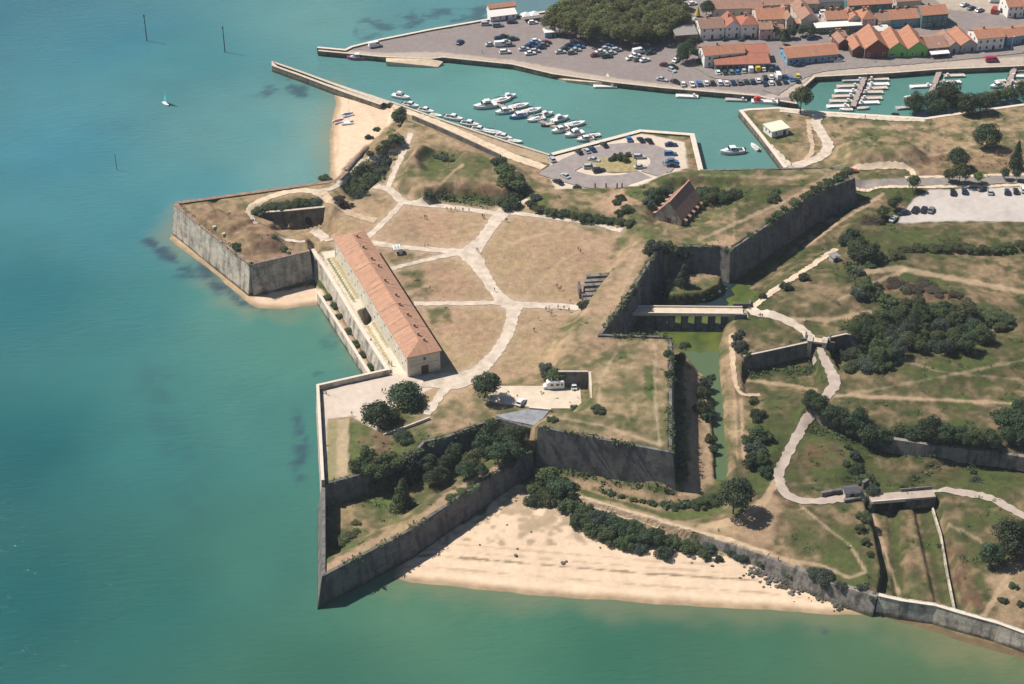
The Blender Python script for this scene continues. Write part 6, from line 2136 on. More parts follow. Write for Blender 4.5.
def car_meshes(kind, colour):
    L, W, H = {'hatch': (4.0, 1.74, 1.48), 'saloon': (4.5, 1.78, 1.44), 'estate': (4.6, 1.80, 1.58), 'van': (5.2, 1.95, 2.2)}[kind]
    h = L / 2
    hw = W / 2
    mb = MB()
    belt = H * .60

    def ring(x, w, zb, zt):
        return [(x, -w * .92, zb), (x, w * .92, zb), (x, w, (zb + zt) * .5), (x, w * .93, zt), (x, -w * .93, zt), (x, -w, (zb + zt) * .5)]
    hood = belt * (.86 if kind != 'van' else .95)
    loft(mb, [ring(-h, hw * .84, .34, belt * .80), ring(-h + .18, hw * .97, .22, belt * .97), ring(-h * .35, hw, .20, belt), ring(h * .30, hw, .20, belt), ring(h * .42, hw, .20, belt * .97),
              ring(h - .22, hw * .95, .22, hood * .88), ring(h, hw * .80, .34, hood * .70)])
    if kind == 'hatch':
        c = [(-h + .22, belt), (-h + .55, H), (h * .10, H), (h * .46, belt)]
    elif kind == 'saloon':
        c = [(-h + .65, belt), (-h + 1.25, H), (h * .06, H), (h * .44, belt)]
    elif kind == 'estate':
        c = [(-h + .12, belt), (-h + .38, H), (h * .12, H), (h * .48, belt)]
    else:
        c = [(-h + .03, belt), (-h + .10, H), (h * .50, H), (h * .80, belt)]
    k = .80 if kind != 'van' else .92
    wb = hw * .93
    lo = [(c[0][0], -wb, belt - .02), (c[3][0], -wb, belt - .02), (c[3][0], wb, belt - .02), (c[0][0], wb, belt - .02)]
    hi = [(c[1][0], -wb * k, H), (c[2][0], -wb * k, H), (c[2][0], wb * k, H), (c[1][0], wb * k, H)]
    for i in range(4):
        j = (i + 1) % 4
        mb.face([lo[i], lo[j], hi[j], hi[i]])
    mb.face(hi)
    body = mb.mesh('body', CARM[colour])
    g = MB()
    f0, f1 = .12, .88
    for i in range(4):
        if kind == 'van' and i == 3:
            continue
        j = (i + 1) % 4
        a, b, cc, d = Vector(lo[i]), Vector(lo[j]), Vector(hi[j]), Vector(hi[i])
        if kind == 'van' and i in (0, 2):
            mid = a.lerp(b, .62 if i == 0 else .0)
            if i == 0:
                a, d = a.lerp(b, .66), d.lerp(cc, .62)
            else:
                b, cc = a.lerp(b, .34), d.lerp(cc, .38)
                b, cc = Vector(b), Vector(cc)
        nrm = (b - a).cross(d - a).normalized() * .012
        q = [a.lerp(d, f0), b.lerp(cc, f0), b.lerp(cc, f1), a.lerp(d, f1)]
        m0, m1 = q[0].lerp(q[1], .04), q[0].lerp(q[1], .96)
        m2, m3 = q[3].lerp(q[2], .96), q[3].lerp(q[2], .04)
        g.face([m0 + nrm, m1 + nrm, m2 + nrm, m3 + nrm])
    glass = g.mesh('windows', M_CGLASS)
    return body, glass, L, W


wm = MB()
wm.tube((0, -.10, 0), (0, .10, 0), .31, .31, 10, 0)
wm.tube((0, -.108, 0), (0, .108, 0), .17, .17, 8, 1)
WHEEL = wm.mesh('wheel', [M_TYRE, CARM['silver']])
_CARS = {}
RV = random.Random(21)
NAMEOF = {'hatch': 'hatchback', 'saloon': 'saloon car', 'estate': 'estate car', 'van': 'van'}


def put_car(px, py, ang, colour, kind, label, group=None):
    k = (kind, colour)
    if k not in _CARS:
        _CARS[k] = car_meshes(kind, colour)
    body, glass, L, W = _CARS[k]
    g = gnd(px, py + 1.2)
    e = empty('parked_car' if kind != 'van' else 'parked_van', (g[0], g[1], g[2] + .05), math.radians(ang), label, 'car' if kind != 'van' else 'van', group)
    e.scale = (1.08, 1.08, 1.08)
    link('body', body, e)
    link('windows', glass, e)
    for sx in (-1, 1):
        for sy in (-1, 1):
            link('wheel', WHEEL, e, (sx * L * .30, sy * (W / 2 - .10), .31))
    return e


ORD = ['first', 'second', 'third', 'fourth', 'fifth', 'sixth', 'seventh', 'eighth', 'ninth', 'tenth', 'eleventh', 'twelfth', 'thirteenth', 'fourteenth', 'fifteenth', 'sixteenth', 'seventeenth', 'eighteenth',
       'nineteenth', 'twentieth']
CC = {'w': 'white', 's': 'silver', 'g': 'grey', 'k': 'black', 'n': 'navy', 'b': 'blue', 'r': 'red', 'u': 'burgundy', 'e': 'green', 'y': 'yellow', 'm': 'magenta', 'd': 'sand'}
KK = {'h': 'hatch', 'a': 'saloon', 'e': 'estate', 'v': 'van'}


def car_row(lst, where, group, ang):
    """lst: (px, py, colour letter + kind letter[, angle])"""
    for i, c in enumerate(lst):
        col, kind = CC[c[2][0]], KK[c[2][1]]
        put_car(c[0], c[1], (c[3] if len(c) > 3 else ang) + RV.uniform(-4, 4), col, kind, '%s %s, %s %s' % (col, NAMEOF[kind], ORD[i], where), group)


car_row([(683, 84, 'wh'), (692, 84, 'wa'), (699, 83.5, 'be'), (706, 83, 'wh'), (712.5, 83, 'kh'), (719.5, 82.5, 'we'), (726, 83, 'wh'), (733, 82.5, 'na'), (739.5, 82, 'ge'), (746, 81.5, 'eh'), (752.7, 81.5, 'nh'),
         (758, 80.5, 'wh'), (765, 83.5, 'na'), (771, 83, 'wh'), (778, 82.5, 'ka'), (785, 82, 'nh')], 'along the quay edge row from the wood', 'cars along the quay edge', 93)
car_row([(765, 78, 'ke'), (771, 77, 'wh'), (778, 76.5, 'wv'), (785, 77, 'nh'), (791, 79, 'ba'), (797, 80.5, 'eh'), (797.5, 76, 'yh')], 'in the second line at the quay bend', 'cars at the quay bend', 93)
car_row([(717.7, 72.5, 'wh'), (724.6, 72.5, 'eh'), (731, 72, 'ge'), (737, 72, 'bh'), (743.5, 71, 'sh'), (750, 69.5, 'wv'), (756.5, 68.8, 'yv'), (763, 69, 'wh'), (770, 69, 'ee'), (776.5, 68, 'nh')],
        'before the glass restaurant', 'cars before the restaurant', 97)
car_row([(662, 79.5, 'sa', -20), (675.5, 82, 'ka', -35)], 'standing apart at the wood end of the quay', 'cars at the wood end', -20)
car_row([(799, 65, 'na', 8), (829, 59.5, 'sv', 10), (839, 60.5, 'wa', 12), (893, 55.5, 'sh', 25), (991.6, 60.5, 'mv', 5)], 'along the quay street from the villa', 'cars along the quay street', 8)
car_row([(964.5, 4.5, 'sa'), (971.5, 8, 'na'), (979.6, 10, 'se')], 'in the slanted bays at the upper corner', 'cars in the slanted bays', 35)
car_row([(994, 11, 'rv', 60), (1002, 10, 'nh', 80), (995, 1, 'wv', 5)], 'on the bare ground by the upper corner house', 'cars by the corner house', 60)
car_row([(825, 7, 'sa', 5), (824.6, 12.5, 'we', 5), (822.8, 16, 'wh', 5), (884, 29.5, 'wv', 5), (811.5, 38.5, 'na', 5)], 'in the back lanes of town counted from the top', 'cars in the back lanes', 5)
car_row([(685.6, 4, 'wh'), (692.6, 3.5, 'wh')], 'beside the round tree at the top of town', 'cars by the round tree', 20)
car_row([(375, 45.5, 'wv', 20), (460, 42, 'na', 60)], 'alone on the open parking quay counted from its tip', 'cars on the open quay', 20)
car_row([(486.4, 24, 'se'), (498, 25.5, 'ge'), (512, 22, 'na'), (533, 22.5, 'wh')], 'before the white kiosk from the sea', 'cars before the kiosk', 8)
car_row([(490.8, 44.5, 'sa'), (500.8, 45, 'wv'), (505, 52, 'we'), (499, 38.5, 'nh'), (506, 41.8, 'sh'), (513.4, 39, 'ee'), (504, 36.5, 'ka'), (510, 45, 'gh')], 'in the outermost cluster of the quay car park', 'cars in the outermost cluster', 14)
car_row([(524, 49, 'sa'), (529, 46.3, 'na'), (533, 43.4, 'ba'), (536, 41, 'wh'), (530.4, 53.2, 'wa'), (535.4, 51, 'sh'), (540.4, 47.6, 'na'), (544, 45, 'gh'), (546.7, 42.6, 'uh')],
        'in the cluster in front of the kiosk under the trees', 'cars in the second cluster', 14)
car_row([(560.6, 52, 'sa'), (565.6, 48.8, 'ea'), (570, 45.5, 'na'), (574.4, 43, 'gh'), (572, 52.8, 'gh'), (576, 50, 'sa'), (579.6, 47, 'ba'), (584, 44.2, 'ka')], 'in the cluster below the middle of the wood', 'cars in the third cluster', 14)
car_row([(595.7, 55.2, 'ua'), (600.8, 51.6, 'wa'), (605.8, 48.6, 'sh'), (609, 46, 'bh'), (607, 56.4, 'ee'), (611.4, 53.2, 'sa'), (616.5, 50, 'se'), (620, 47.2, 'ka')], 'in the cluster led by a burgundy saloon', 'cars in the fourth cluster', 16)
car_row([(631, 58.2, 'wa'), (635.3, 55.4, 'wa'), (638.5, 52, 'wv'), (637.6, 59.6, 'gh'), (644.8, 60, 'wa'), (650.4, 52.8, 'ea'), (653, 50.5, 'na')], 'in the mostly white cluster at the end of the wood', 'cars in the white cluster', 25)
car_row([(665, 65, 'ua', -20), (672.5, 66.8, 'ka', -30), (671.8, 70, 'sh', -50), (676, 60, 'wa', 55)], 'on the lane beside the bushy villa trees', 'cars beside the villa trees', -20)
car_row([(552, 159.5, 'sh', 115), (579, 152.5, 'kh', 118), (586, 151, 'sh', 118), (592, 149.5, 'na', 118), (604, 145, 'ka', 118), (629, 139, 'bh', 98), (640.6, 140, 'ka', 112), (648.8, 141, 'ka', 112)],
        'on the ring car park rim counted from the track', 'cars on the ring car park rim', 112)
car_row([(594, 160, 'sa', -25), (589.7, 167, 'se', 5), (599, 170.5, 'ke', 20), (639.4, 157, 'se', 4), (640, 167, 'sa', 4)], 'round the planted island of the ring car park', 'cars round the island', 0)
car_row([(671, 144.7, 'na', 2), (670.3, 154, 'be', 2), (672, 161.5, 'ba', 2), (672.8, 165.6, 'na', 2)], 'in the bays at the harbour end of the ring car park', 'cars in the harbour end bays', 2)
car_row([(565, 176, 'sa', 125), (558, 182, 'ka', 130)], 'on the pale verge at the mouth of the ring road', 'cars on the ring verge', 125)
car_row([(893, 219, 'sa', 55), (903.5, 212.5, 'na', 20), (915, 209.5, 'ka', 62), (923.7, 209.5, 'ka', 62), (931, 210, 'ga', 62)], 'in the near row of the gravel car park', 'cars in the near gravel row', 60)
car_row([(952.6, 192, 'ka'), (964, 191, 'nh'), (982.8, 189, 'ka', 30), (989.7, 192, 'sh'), (1006.7, 191.6, 'nh'), (1015.5, 191, 'kh'), (1023, 189.5, 'we')], 'in the shaded roadside row of the gravel car park', 'cars in the roadside row', 80)
car_row([(852, 171, 'ra', 10)], 'alone where the lane passes the bastion tip', None, 10)
car_row([(521, 402.5, 'wh', 62)], 'alone on the pale parking ground by the round tree', None, 62)
car_row([(573.5, 386, 'wh', 95)], 'parked in the shade of the retaining wall', None, 95)

# the motorhome
g = gnd(554, 388)
mh = empty('motorhome', (g[0], g[1], g[2] + .05), math.radians(5), 'white motorhome parked along the shaded retaining wall', 'motorhome')
mb = MB()
loft(mb, [[(x, -w, zb), (x, w, zb), (x, w, zt - .15), (x, w * .86, zt), (x, -w * .86, zt), (x, -w, zt - .15)] for x, w, zb, zt in
          [(3.05, 1.05, .5, 2.75), (2.9, 1.13, .35, 2.9), (-1.0, 1.15, .35, 2.95), (-1.9, 1.13, .4, 2.85), (-2.35, 1.05, .45, 2.3)]])
loft(mb, [[(x, -w, .35), (x, w, .35), (x, w, zt), (x, -w, zt)] for x, w, zt in [(-2.2, 1.0, 1.5), (-2.9, .98, 1.2), (-3.3, .85, .95)]])
mb.build('body', CARM['white'], mh)
mb = MB()
for x0, x1 in ((-1.2, -.3), (.5, 1.5), (2.0, 2.6)):
    mb.box(x0, x1, -1.17, -1.152, 1.5, 2.2)
    mb.box(x0, x1, 1.152, 1.17, 1.5, 2.2)
mb.face([(-2.42, -.95, 1.5), (-2.42, .95, 1.5), (-2.36, .9, 2.2), (-2.36, -.9, 2.2)][::-1])
mb.build('windows', M_CGLASS, mh)
mb = MB()
for x in (-.6, 1.2):
    mb.box(x, x + .7, -.35, .35, 2.94, 3.06)
mb.build('roof_hatch', M_CGLASS, mh)
for sx in (-2.3, 1.9):
    for sy in (-1, 1):
        link('wheel', WHEEL, mh, (sx, sy * 1.0, .31))

# ------------------------------------------------------------------ boats
M_HULL = {'white': mat_plain('white_hull', (.74, .73, .70), .35, .06, .8, .4), 'blue': mat_plain('blue_hull', (.08, .22, .42), .4, .06, .8), 'dark': mat_plain('dark_hull', (.07, .06, .06), .5, .1, .8),
          'wood': mat_plain('bleached_deck', (.52, .44, .36), .85, .16, 1.2), 'grey': mat_plain('aluminium_deck', (.40, .40, .39), .5, .12, 1, .5), 'pink': mat_plain('violet_red_hull', (.36, .10, .22), .5, .1),
          'teal': mat_plain('teal_sail', (.06, .52, .54), .8, .05), 'maroon': mat_plain('maroon_cover', (.20, .04, .07), .8, .1), 'navy': mat_plain('navy_cover', (.03, .05, .13), .8, .1), 'red': mat_plain('red_paint', (.5, .06, .05), .5, .1)}
M_MAST = mat_plain('aluminium_mast', (.50, .50, .50), .4, .05, 1, .5)


def hull_mb(L, W, H, draft=.3, flat=False):
    mb = MB()
    st = []
    for t, w, sh in ((-.5, .80, 0), (-.35, .94, 0), (0, 1, .02), (.2, .88, .08), (.36, .58, .16), (.46, .24, .24), (.5, .04, .28)) if not flat else ((-.5, .96, 0), (-.46, 1, 0), (.40, 1, .03), (.5, .92, .12)):
        x, w2 = t * L, W / 2 * w
        z = H + sh * H
        st.append([(x, -w2 * .72, -draft), (x, w2 * .72, -draft), (x, w2, z * .7), (x, w2, z), (x, -w2, z), (x, -w2, z * .7)])
    loft(mb, st)
    return mb


_BOAT = {}


def boat_parts(kind, col):
    k = (kind, col)
    if k in _BOAT:
        return _BOAT[k]
    P = []
    hm = M_HULL[col]
    if kind == 'motorboat':
        P.append(('hull', hull_mb(6.6, 2.4, .95).mesh('hull', hm)))
        mb = MB()
        loft(mb, [[(x, -w, .9), (x, w, .9), (x, w * .8, z), (x, -w * .8, z)] for x, w, z in ((-.9, .95, 1.95), (.5, .95, 2.0), (1.2, .85, 1.45), (2.2, .6, 1.15))])
        P.append(('cabin', mb.mesh('cabin', M_HULL['white'])))
        mb = MB()
        mb.box(-.7, .45, -.93, -.86, 1.3, 1.75)
        mb.box(-.7, .45, .86, .93, 1.3, 1.75)
        mb.face([(.56, -.76, 1.94), (1.2, -.7, 1.5), (1.2, .7, 1.5), (.56, .76, 1.94)])
        P.append(('windscreen', mb.mesh('windscreen', M_CGLASS)))
        mb = MB()
        mb.box(-3.75, -3.3, -.25, .25, .2, 1.3)
        mb.box(-2.9, -1.1, -.85, .85, .97, 1.0)
        P.append(('outboard_motor', mb.mesh('outboard_motor', M_HULL['dark'])))
    elif kind == 'yacht':
        P.append(('hull', hull_mb(9.2, 3.3, 1.3).mesh('hull', hm)))
        mb = MB()
        loft(mb, [[(x, -w, 1.25), (x, w, 1.25), (x, w * .82, z), (x, -w * .82, z)] for x, w, z in ((-2.2, 1.3, 2.6), (.6, 1.3, 2.7), (1.6, 1.1, 1.9), (3.0, .7, 1.6))])
        mb.box(-1.8, .2, -.9, .9, 2.62, 3.15)
        P.append(('cabin', mb.mesh('cabin', M_HULL['white'])))
        mb = MB()
        for s in (-1, 1):
            mb.box(-1.9, .5, s * 1.2 - .06, s * 1.2 + .06, 1.8, 2.35)
        mb.face([(.66, -1.0, 2.64), (1.6, -.9, 1.95), (1.6, .9, 1.95), (.66, 1.0, 2.64)])
        P.append(('windscreen', mb.mesh('windscreen', M_CGLASS)))
    elif kind == 'sailboat':
        P.append(('hull', hull_mb(8.0, 2.7, 1.0).mesh('hull', hm)))
        mb = MB()
        loft(mb, [[(x, -w, 1.0), (x, w, 1.0), (x, w * .8, z), (x, -w * .8, z)] for x, w, z in ((-1.2, .85, 1.5), (.8, .85, 1.52), (2.0, .55, 1.3))])
        P.append(('cabin', mb.mesh('cabin', M_HULL['white'])))
        mb = MB()
        mb.tube((.7, 0, 1.0), (.7, 0, 11.5), .07, .05, 6)
        mb.tube((.7, -.8, 6.5), (.7, .8, 6.5), .03, .03, 5)
        P.append(('mast', mb.mesh('mast', M_MAST)))
        mb = MB()
        mb.tube((.6, 0, 2.2), (-2.6, 0, 2.25), .17, .12, 6)
        P.append(('furled_sail', mb.mesh('furled_sail', M_HULL['navy'])))
        mb = MB()
        mb.box(-3.2, -1.3, -.7, .7, 1.0, 1.03)
        P.append(('cockpit', mb.mesh('cockpit', M_HULL['wood'])))
    elif kind == 'barge':
        P.append(('hull', hull_mb(8.5, 2.6, .55, .25, True).mesh('hull', M_HULL[col])))
        mb = MB()
        for s in (-1, 1):
            mb.box(-4.0, 3.4, s * 1.22 - .05, s * 1.22 + .05, .55, .78)
        P.append(('gunwale', mb.mesh('gunwale', M_HULL['grey'])))
        mb = MB()
        mb.box(-4.75, -4.28, -.28, .28, .1, 1.35)
        P.append(('outboard_motor', mb.mesh('outboard_motor', M_HULL['dark'])))
        mb = MB()
        mb.box(-3.0, -2.2, -.4, .4, .56, 1.5)
        P.append(('console', mb.mesh('console', M_HULL['white'])))
    elif kind == 'skiff':
        P.append(('hull', hull_mb(5.0, 1.9, .65).mesh('hull', hm)))
        mb = MB()
        mb.box(-1.6, -.9, -.8, .8, .62, .72)
        mb.box(.2, .8, -.7, .7, .64, .74)
        mb.box(-2.2, .9, -.66, .66, .655, .665)
        P.append(('bench', mb.mesh('bench', M_HULL['wood'])))
        mb = MB()
        mb.box(-2.85, -2.5, -.22, .22, .1, 1.1)
        P.append(('outboard_motor', mb.mesh('outboard_motor', M_HULL['dark'])))
    _BOAT[k] = P
    return P


CATB = {'motorboat': 'boat', 'yacht': 'boat', 'sailboat': 'sailboat', 'barge': 'barge', 'skiff': 'boat'}
NMB = {'motorboat': 'motorboat', 'yacht': 'cabin cruiser', 'sailboat': 'sailing boat', 'barge': 'oyster barge', 'skiff': 'open skiff'}


def put_boat(px, py, ang, kind, col, label, group=None, sc=1.0):
    a = at(px, py, .5)
    nm = {'yacht': 'cabin_cruiser', 'barge': 'oyster_barge'}.get(kind, kind)
    e = empty(nm, (a[0], a[1], 0.0), math.radians(ang), label, CATB[kind], group)
    sc *= 1.08
    e.scale = (sc, sc, sc)
    for n, me in boat_parts(kind, col):
        link(n, me, e)
    return e


BK = {'m': 'motorboat', 'y': 'yacht', 's': 'sailboat', 'b': 'barge', 'k': 'skiff'}
BC = {'w': 'white', 'b': 'blue', 'd': 'dark', 'o': 'wood', 'g': 'grey', 'p': 'pink'}
BCN = {'white': 'white', 'blue': 'blue', 'dark': 'dark', 'wood': 'bleached', 'grey': 'grey', 'pink': 'violet red'}


def boat_row(lst, where, group, ang):
    for i, c in enumerate(lst):
        kind, col = BK[c[2][1]], BC[c[2][0]]
        put_boat(c[0], c[1], (c[3] if len(c) > 3 else ang) + RV.uniform(-4, 4), kind, col, '%s %s, %s %s' % (BCN[col], NMB[kind], ORD[i], where), group, c[4] if len(c) > 4 else 1.0)


boat_row([(501.5, 100.5, 'ws'), (508, 97, 'wm'), (519, 106.5, 'ws'), (531.6, 111, 'ws'), (545, 115, 'wm'), (560, 119.5, 'wy', 28, .8), (575, 124.5, 'ws')], 'beyond the marina pontoon from the sea', 'boats beyond the pontoon', 24)
boat_row([(485, 106.5, 'wy', 200, 1.0), (504, 112, 'wm', 205, 1.1), (518.5, 116.5, 'bm', 205, 1.1), (536, 119.5, 'ws', 205, .9), (548, 124.5, 'dk', 205, 1.1), (560, 130.5, 'wm', 205, 1.1), (574, 134.5, 'wy', 205, .85), (585, 139.5, 'wm', 200), (592, 136, 'ws', 200, .8)],
         'before the marina pontoon from the sea', 'boats before the pontoon', 205)
boat_row([(401, 97, 'wy', -22, .8), (411, 105.5, 'wm'), (426, 111, 'wm'), (436, 115, 'wk'), (454, 118.5, 'wm', -20, 1.1), (470, 124.5, 'wm', -20, 1.1), (480, 130, 'wm'), (493.5, 132.5, 'ws', -20, .9), (504, 137.5, 'wm'), (515, 141, 'wk', -20, 1.1)],
         'along the low quay edge from the mole', 'boats along the low quay', -24)
boat_row([(732, 152, 'wm', 188, 1.35)], 'lying alone in the middle of the harbour mouth', None, 188)
boat_row([(755, 147, 'wk', 110, 1.1)], 'tied under the pale edged quay near the hut', None, 110)
boat_row([(605, 86, 'wb', 176, 1.05), (687, 96, 'wb', 178, 1.0), (736, 99.5, 'gb', 176, .95)], 'under the town quay wall from the mole', 'barges under the town quay', 176)
boat_row([(357, 58, 'pm', 185, 1.2)], 'at the outer end of the parking quay', None, 185)
boat_row([(848, 86, 'ob'), (846, 91, 'wb'), (843.5, 96, 'ob'), (841, 101, 'ob'), (838, 106, 'wb'), (853, 80, 'gb'), (846, 109.5, 'wk')], 'on the lock side of the first basin pier from the quay', 'barges at the nearest pier', 182)
boat_row([(878, 79, 'ob'), (878, 84, 'wb'), (876.6, 88, 'ob'), (872, 92, 'ob'), (871, 98, 'ob'), (868, 102.5, 'wb'), (863, 108, 'gk')], 'on the open side of the first basin pier from the quay', 'barges beyond the nearest pier', 4)
boat_row([(921, 86, 'wb'), (910, 97, 'wk'), (907, 107, 'gb')], 'before the middle basin pier from the quay', 'barges before the middle pier', 190)
boat_row([(954, 75.5, 'ob'), (950, 82, 'wb'), (943, 88, 'ob')], 'beyond the middle basin pier from the quay', 'barges beyond the middle pier', 3)
boat_row([(997, 86, 'wm', 200), (1000, 81, 'wk', 195), (1020, 70, 'ob'), (1020, 76, 'wb'), (1019, 82, 'ob'), (1016, 89, 'bm')], 'at the last basin pier from open water', 'boats at the last pier', 5)


def jetty(p0, p1, w, label, name='jetty', z=.8, mat=M_LANE):
    a, b = Vector(at(*p0, z)), Vector(at(*p1, z))
    n_ = (b - a).length
    e = empty(name, (a.x, a.y, z), math.atan2((b - a).y, (b - a).x), label, 'pier')
    mb = MB()
    mb.box(0, n_, -w / 2, w / 2, -.35, 0)
    mb.build('deck', mat, e)
    for i in range(max(2, int(n_ / 6))):
        x = n_ * (i + .5) / max(2, int(n_ / 6))
        mb = MB()
        mb.tube((x, w / 2 + .16, -2.5), (x, w / 2 + .16, 1.5), .14, .14, 7)
        mb.build('pile', M_DOOR, e)
    return e


M_PONT = mat_plain('pontoon_boards', (.33, .27, .24), .9, .15, 1.2)
jetty((497, 104), (606, 146), 2.0, 'long floating pontoon between two rows of white boats', 'pontoon', .5, M_PONT)
jetty((866, 73.5), (853, 106), 2.2, 'nearest of the narrow piers crossing the boat basin', 'jetty', 1.3, M_PONT)
jetty((940, 69.5), (929, 98), 2.2, 'middle narrow pier of the boat basin', 'jetty', 1.3, M_PONT)
jetty((1015, 66.5), (1004, 96), 2.2, 'last narrow pier of the basin at the picture edge', 'jetty', 1.3, M_PONT)


def ramp(pix, label):
    w = [(*at(p[0], p[1], p[2]), p[2]) for p in pix]
    mb = MB()
    mb.face(w)
    lo = [(p[0], p[1], -1.5) for p in w]
    for i in range(len(w)):
        j = (i + 1) % len(w)
        mb.face([lo[i], lo[j], w[j], w[i]][::-1])
    tag(mb.build('slipway', M_SANDP), label, 'slipway')


ramp([(386, 57.5, 2.0), (430, 59, 2.2), (443, 61.5, 1.4), (438, 67, .3), (425, 65.5, 1.0), (386, 61.5, 2.0)], 'pale stone slipway at the outer end of the parking quay')
ramp([(552, 77.5, .3), (566, 73.2, 1.6), (608, 73.5, 2.25), (612, 81.5, 2.2), (590, 82, 1.6), (566, 80, 1.0)], 'pale stone slipway along the middle of the town quay')
# boat laid up beside the lock
a = gnd(764, 109)
e = put_boat(764, 106, 176, 'barge', 'white', 'white workboat with a red hood lying by the lock', None, 1.15)
e.location = (a[0], a[1], 2.9)
mb = MB()
loft(mb, [[(x, -w, .7), (x, w, .7), (x, w * .7, z), (x, -w * .7, z)] for x, w, z in ((1.4, .8, 1.9), (2.6, .9, 2.2), (3.6, .6, 1.6))])
mb.build('red_hood', M_HULL['red'], e)

# sailing dinghy
a = at(166, 104.5, 0)
e = empty('sailing_dinghy', (a[0], a[1], 0), math.radians(-50), 'tiny sailing dinghy with one turquoise sail alone on the open sea', 'dinghy')
hull_mb(4.2, 1.6, .5).build('hull', M_HULL['white'], e)
mb = MB()
mb.tube((.5, 0, .4), (.2, 0, 6.3), .05, .03, 6)
mb.build('mast', M_MAST, e)
mb = MB()
q = [(.42, .02, 1.0), (.22, .05, 6.2), (-.6, .35, 3.6), (-1.75, .55, 1.05)]
mb.face(q)
mb.face([(p[0], p[1] + .03, p[2]) for p in q][::-1])
mb.build('sail', M_HULL['teal'], e).scale = (1.7, 1.7, 1.15)
for sx in (-.5, .9):
    pass

# beacons in the sea
for p0, hh, lb in (((147, 41), 11.5, 'tall thin beacon pole in the sea near the top corner'), ((225, 52), 11.0, 'tall thin beacon pole in the sea nearer to the parking quay'),
                   ((117, 170), 7.0, 'thin mossy stake standing in the open sea')):
    a = at(*p0, 0)
    e = empty('beacon', (a[0], a[1], 0), 0, lb, 'beacon')
    mb = MB()
    mb.tube((0, 0, -2), (0, 0, hh), .22 if hh > 9 else .12, .16 if hh > 9 else .1, 8)
    mb.build('pole', M_DARK if hh > 9 else M_DOOR, e)
    if hh > 9:
        mb = MB()
        mb.tube((0, 0, hh), (0, 0, hh + .9), .40, .06, 8)
        mb.build('topmark', M_DARK, e)
# beach catamarans
for (px, py), cm, lb, an in (((339, 122), 'maroon', 'beach catamaran with maroon cover', 30), ((347.5, 123.5), 'white', 'beach catamaran with white deck', 10), ((348, 115.5), 'navy', 'beach catamaran with navy cover', 20)):
    g = gnd(px, py)
    e = empty('catamaran', (g[0], g[1], g[2] + .1), math.radians(an), lb + ' drawn up on the small beach', 'catamaran')
    for s in (-1, 1):
        o = hull_mb(4.8, .55, .5, .1).build('float', M_HULL['white'], e)
        o.location = (0, s * 1.05, .05)
    mb = MB()
    mb.box(-1.5, 1.1, -1.0, 1.0, .5, .62)
    mb.build('trampoline', M_HULL[cm], e)
    mb = MB()
    mb.tube((.8, 0, .6), (.5, 0, 7.0), .05, .035, 6)
    mb.build('mast', M_MAST, e)
# street lamps of the quay
for px, py, lb in ((863.7, 59.5, 'before the dark red shed'), (936.3, 57, 'before the brown cafe'), (1011, 50, 'near the blue fronted house'), (784, 75, 'at the quay bend'), (672, 98 - 12, 'at the wood end of the quay')):
    g = gnd(px, py)
    e = empty('street_lamp', g, math.radians(-90), 'slim pale street lamp ' + lb, 'lamp', None)
    mb = MB()
    mb.tube((0, 0, 0), (0, 0, 6.5), .09, .06, 7)
    mb.tube((0, 0, 6.45), (1.1, 0, 6.75), .05, .05, 6)
    mb.build('pole', M_MAST, e)
    mb = MB()
    mb.box(.9, 1.6, -.16, .16, 6.66, 6.82)
    mb.build('lamp_head', M_FRAME, e)
# concrete blocks on the western bastion, posts by the ring road, yellow mast in town
for px, py in ((214.5, 227), (224, 234)):
    g = gnd(px, py + 1)
    mb = MB()
    mb.box(-.8, .8, -.6, .6, -.2, .8)
    mb.box(-.66, .66, -.48, .48, .8, .98)
    tag(mb.build('concrete_block', M_COPEP, loc=g, rz=.4, sc=.7), 'pale concrete block on the brown top of the western bastion', 'block', 'blocks on the bastion')
for px in (595, 606, 617, 622):
    g = gnd(px, 188)
    mb = MB()
    mb.tube((0, 0, -.2), (0, 0, 1.9), .28, .24, 8)
    mb.tube((0, 0, 1.9), (0, 0, 2.05), .24, .12, 8)
    tag(mb.build('wooden_post', M_DOOR, loc=g), 'thick wooden post on the verge below the ring road', 'post', 'posts of the ring road')
g = gnd(697.5, 16.5)
mb = MB()
mb.tube((0, 0, 0), (0, 0, 1.0), .1, .1, 8)
mb.tube((0, 0, .9), (0, 0, 4.8), 1.3, .12, 10)
tag(mb.build('closed_parasol', CARM['yellow'], loc=g), 'tall yellow closed parasol beside the tiled warehouse', 'parasol')
# loose rocks
def rock_mesh(seed):
    bm = bmesh.new()
    bmesh.ops.create_icosphere(bm, subdivisions=2, radius=1)
    r = random.Random(seed)
    ph = [r.uniform(0, 6) for _ in range(6)]
    for v in bm.verts:
        k = 1 + .22 * math.sin(v.co.x * 2.3 + ph[0]) + .2 * math.sin(v.co.y * 2.7 + ph[1]) + .15 * math.sin(v.co.z * 3 + ph[2])
        v.co = Vector((v.co.x * k * 1.2, v.co.y * k, v.co.z * k * .7))
    me = bpy.data.meshes.new('rock')
    bm.to_mesh(me)
    bm.free()
    me.materials.append(M_RUB)
    return me


RK = [rock_mesh(i) for i in range(3)]
def rock(px, py, s, label, group=None):
    g = gnd(px, py)
    tag(link('rock', RV.choice(RK), None, (g[0], g[1], g[2] + s * .2), RV.uniform(0, 6), s), label, 'rock', group)


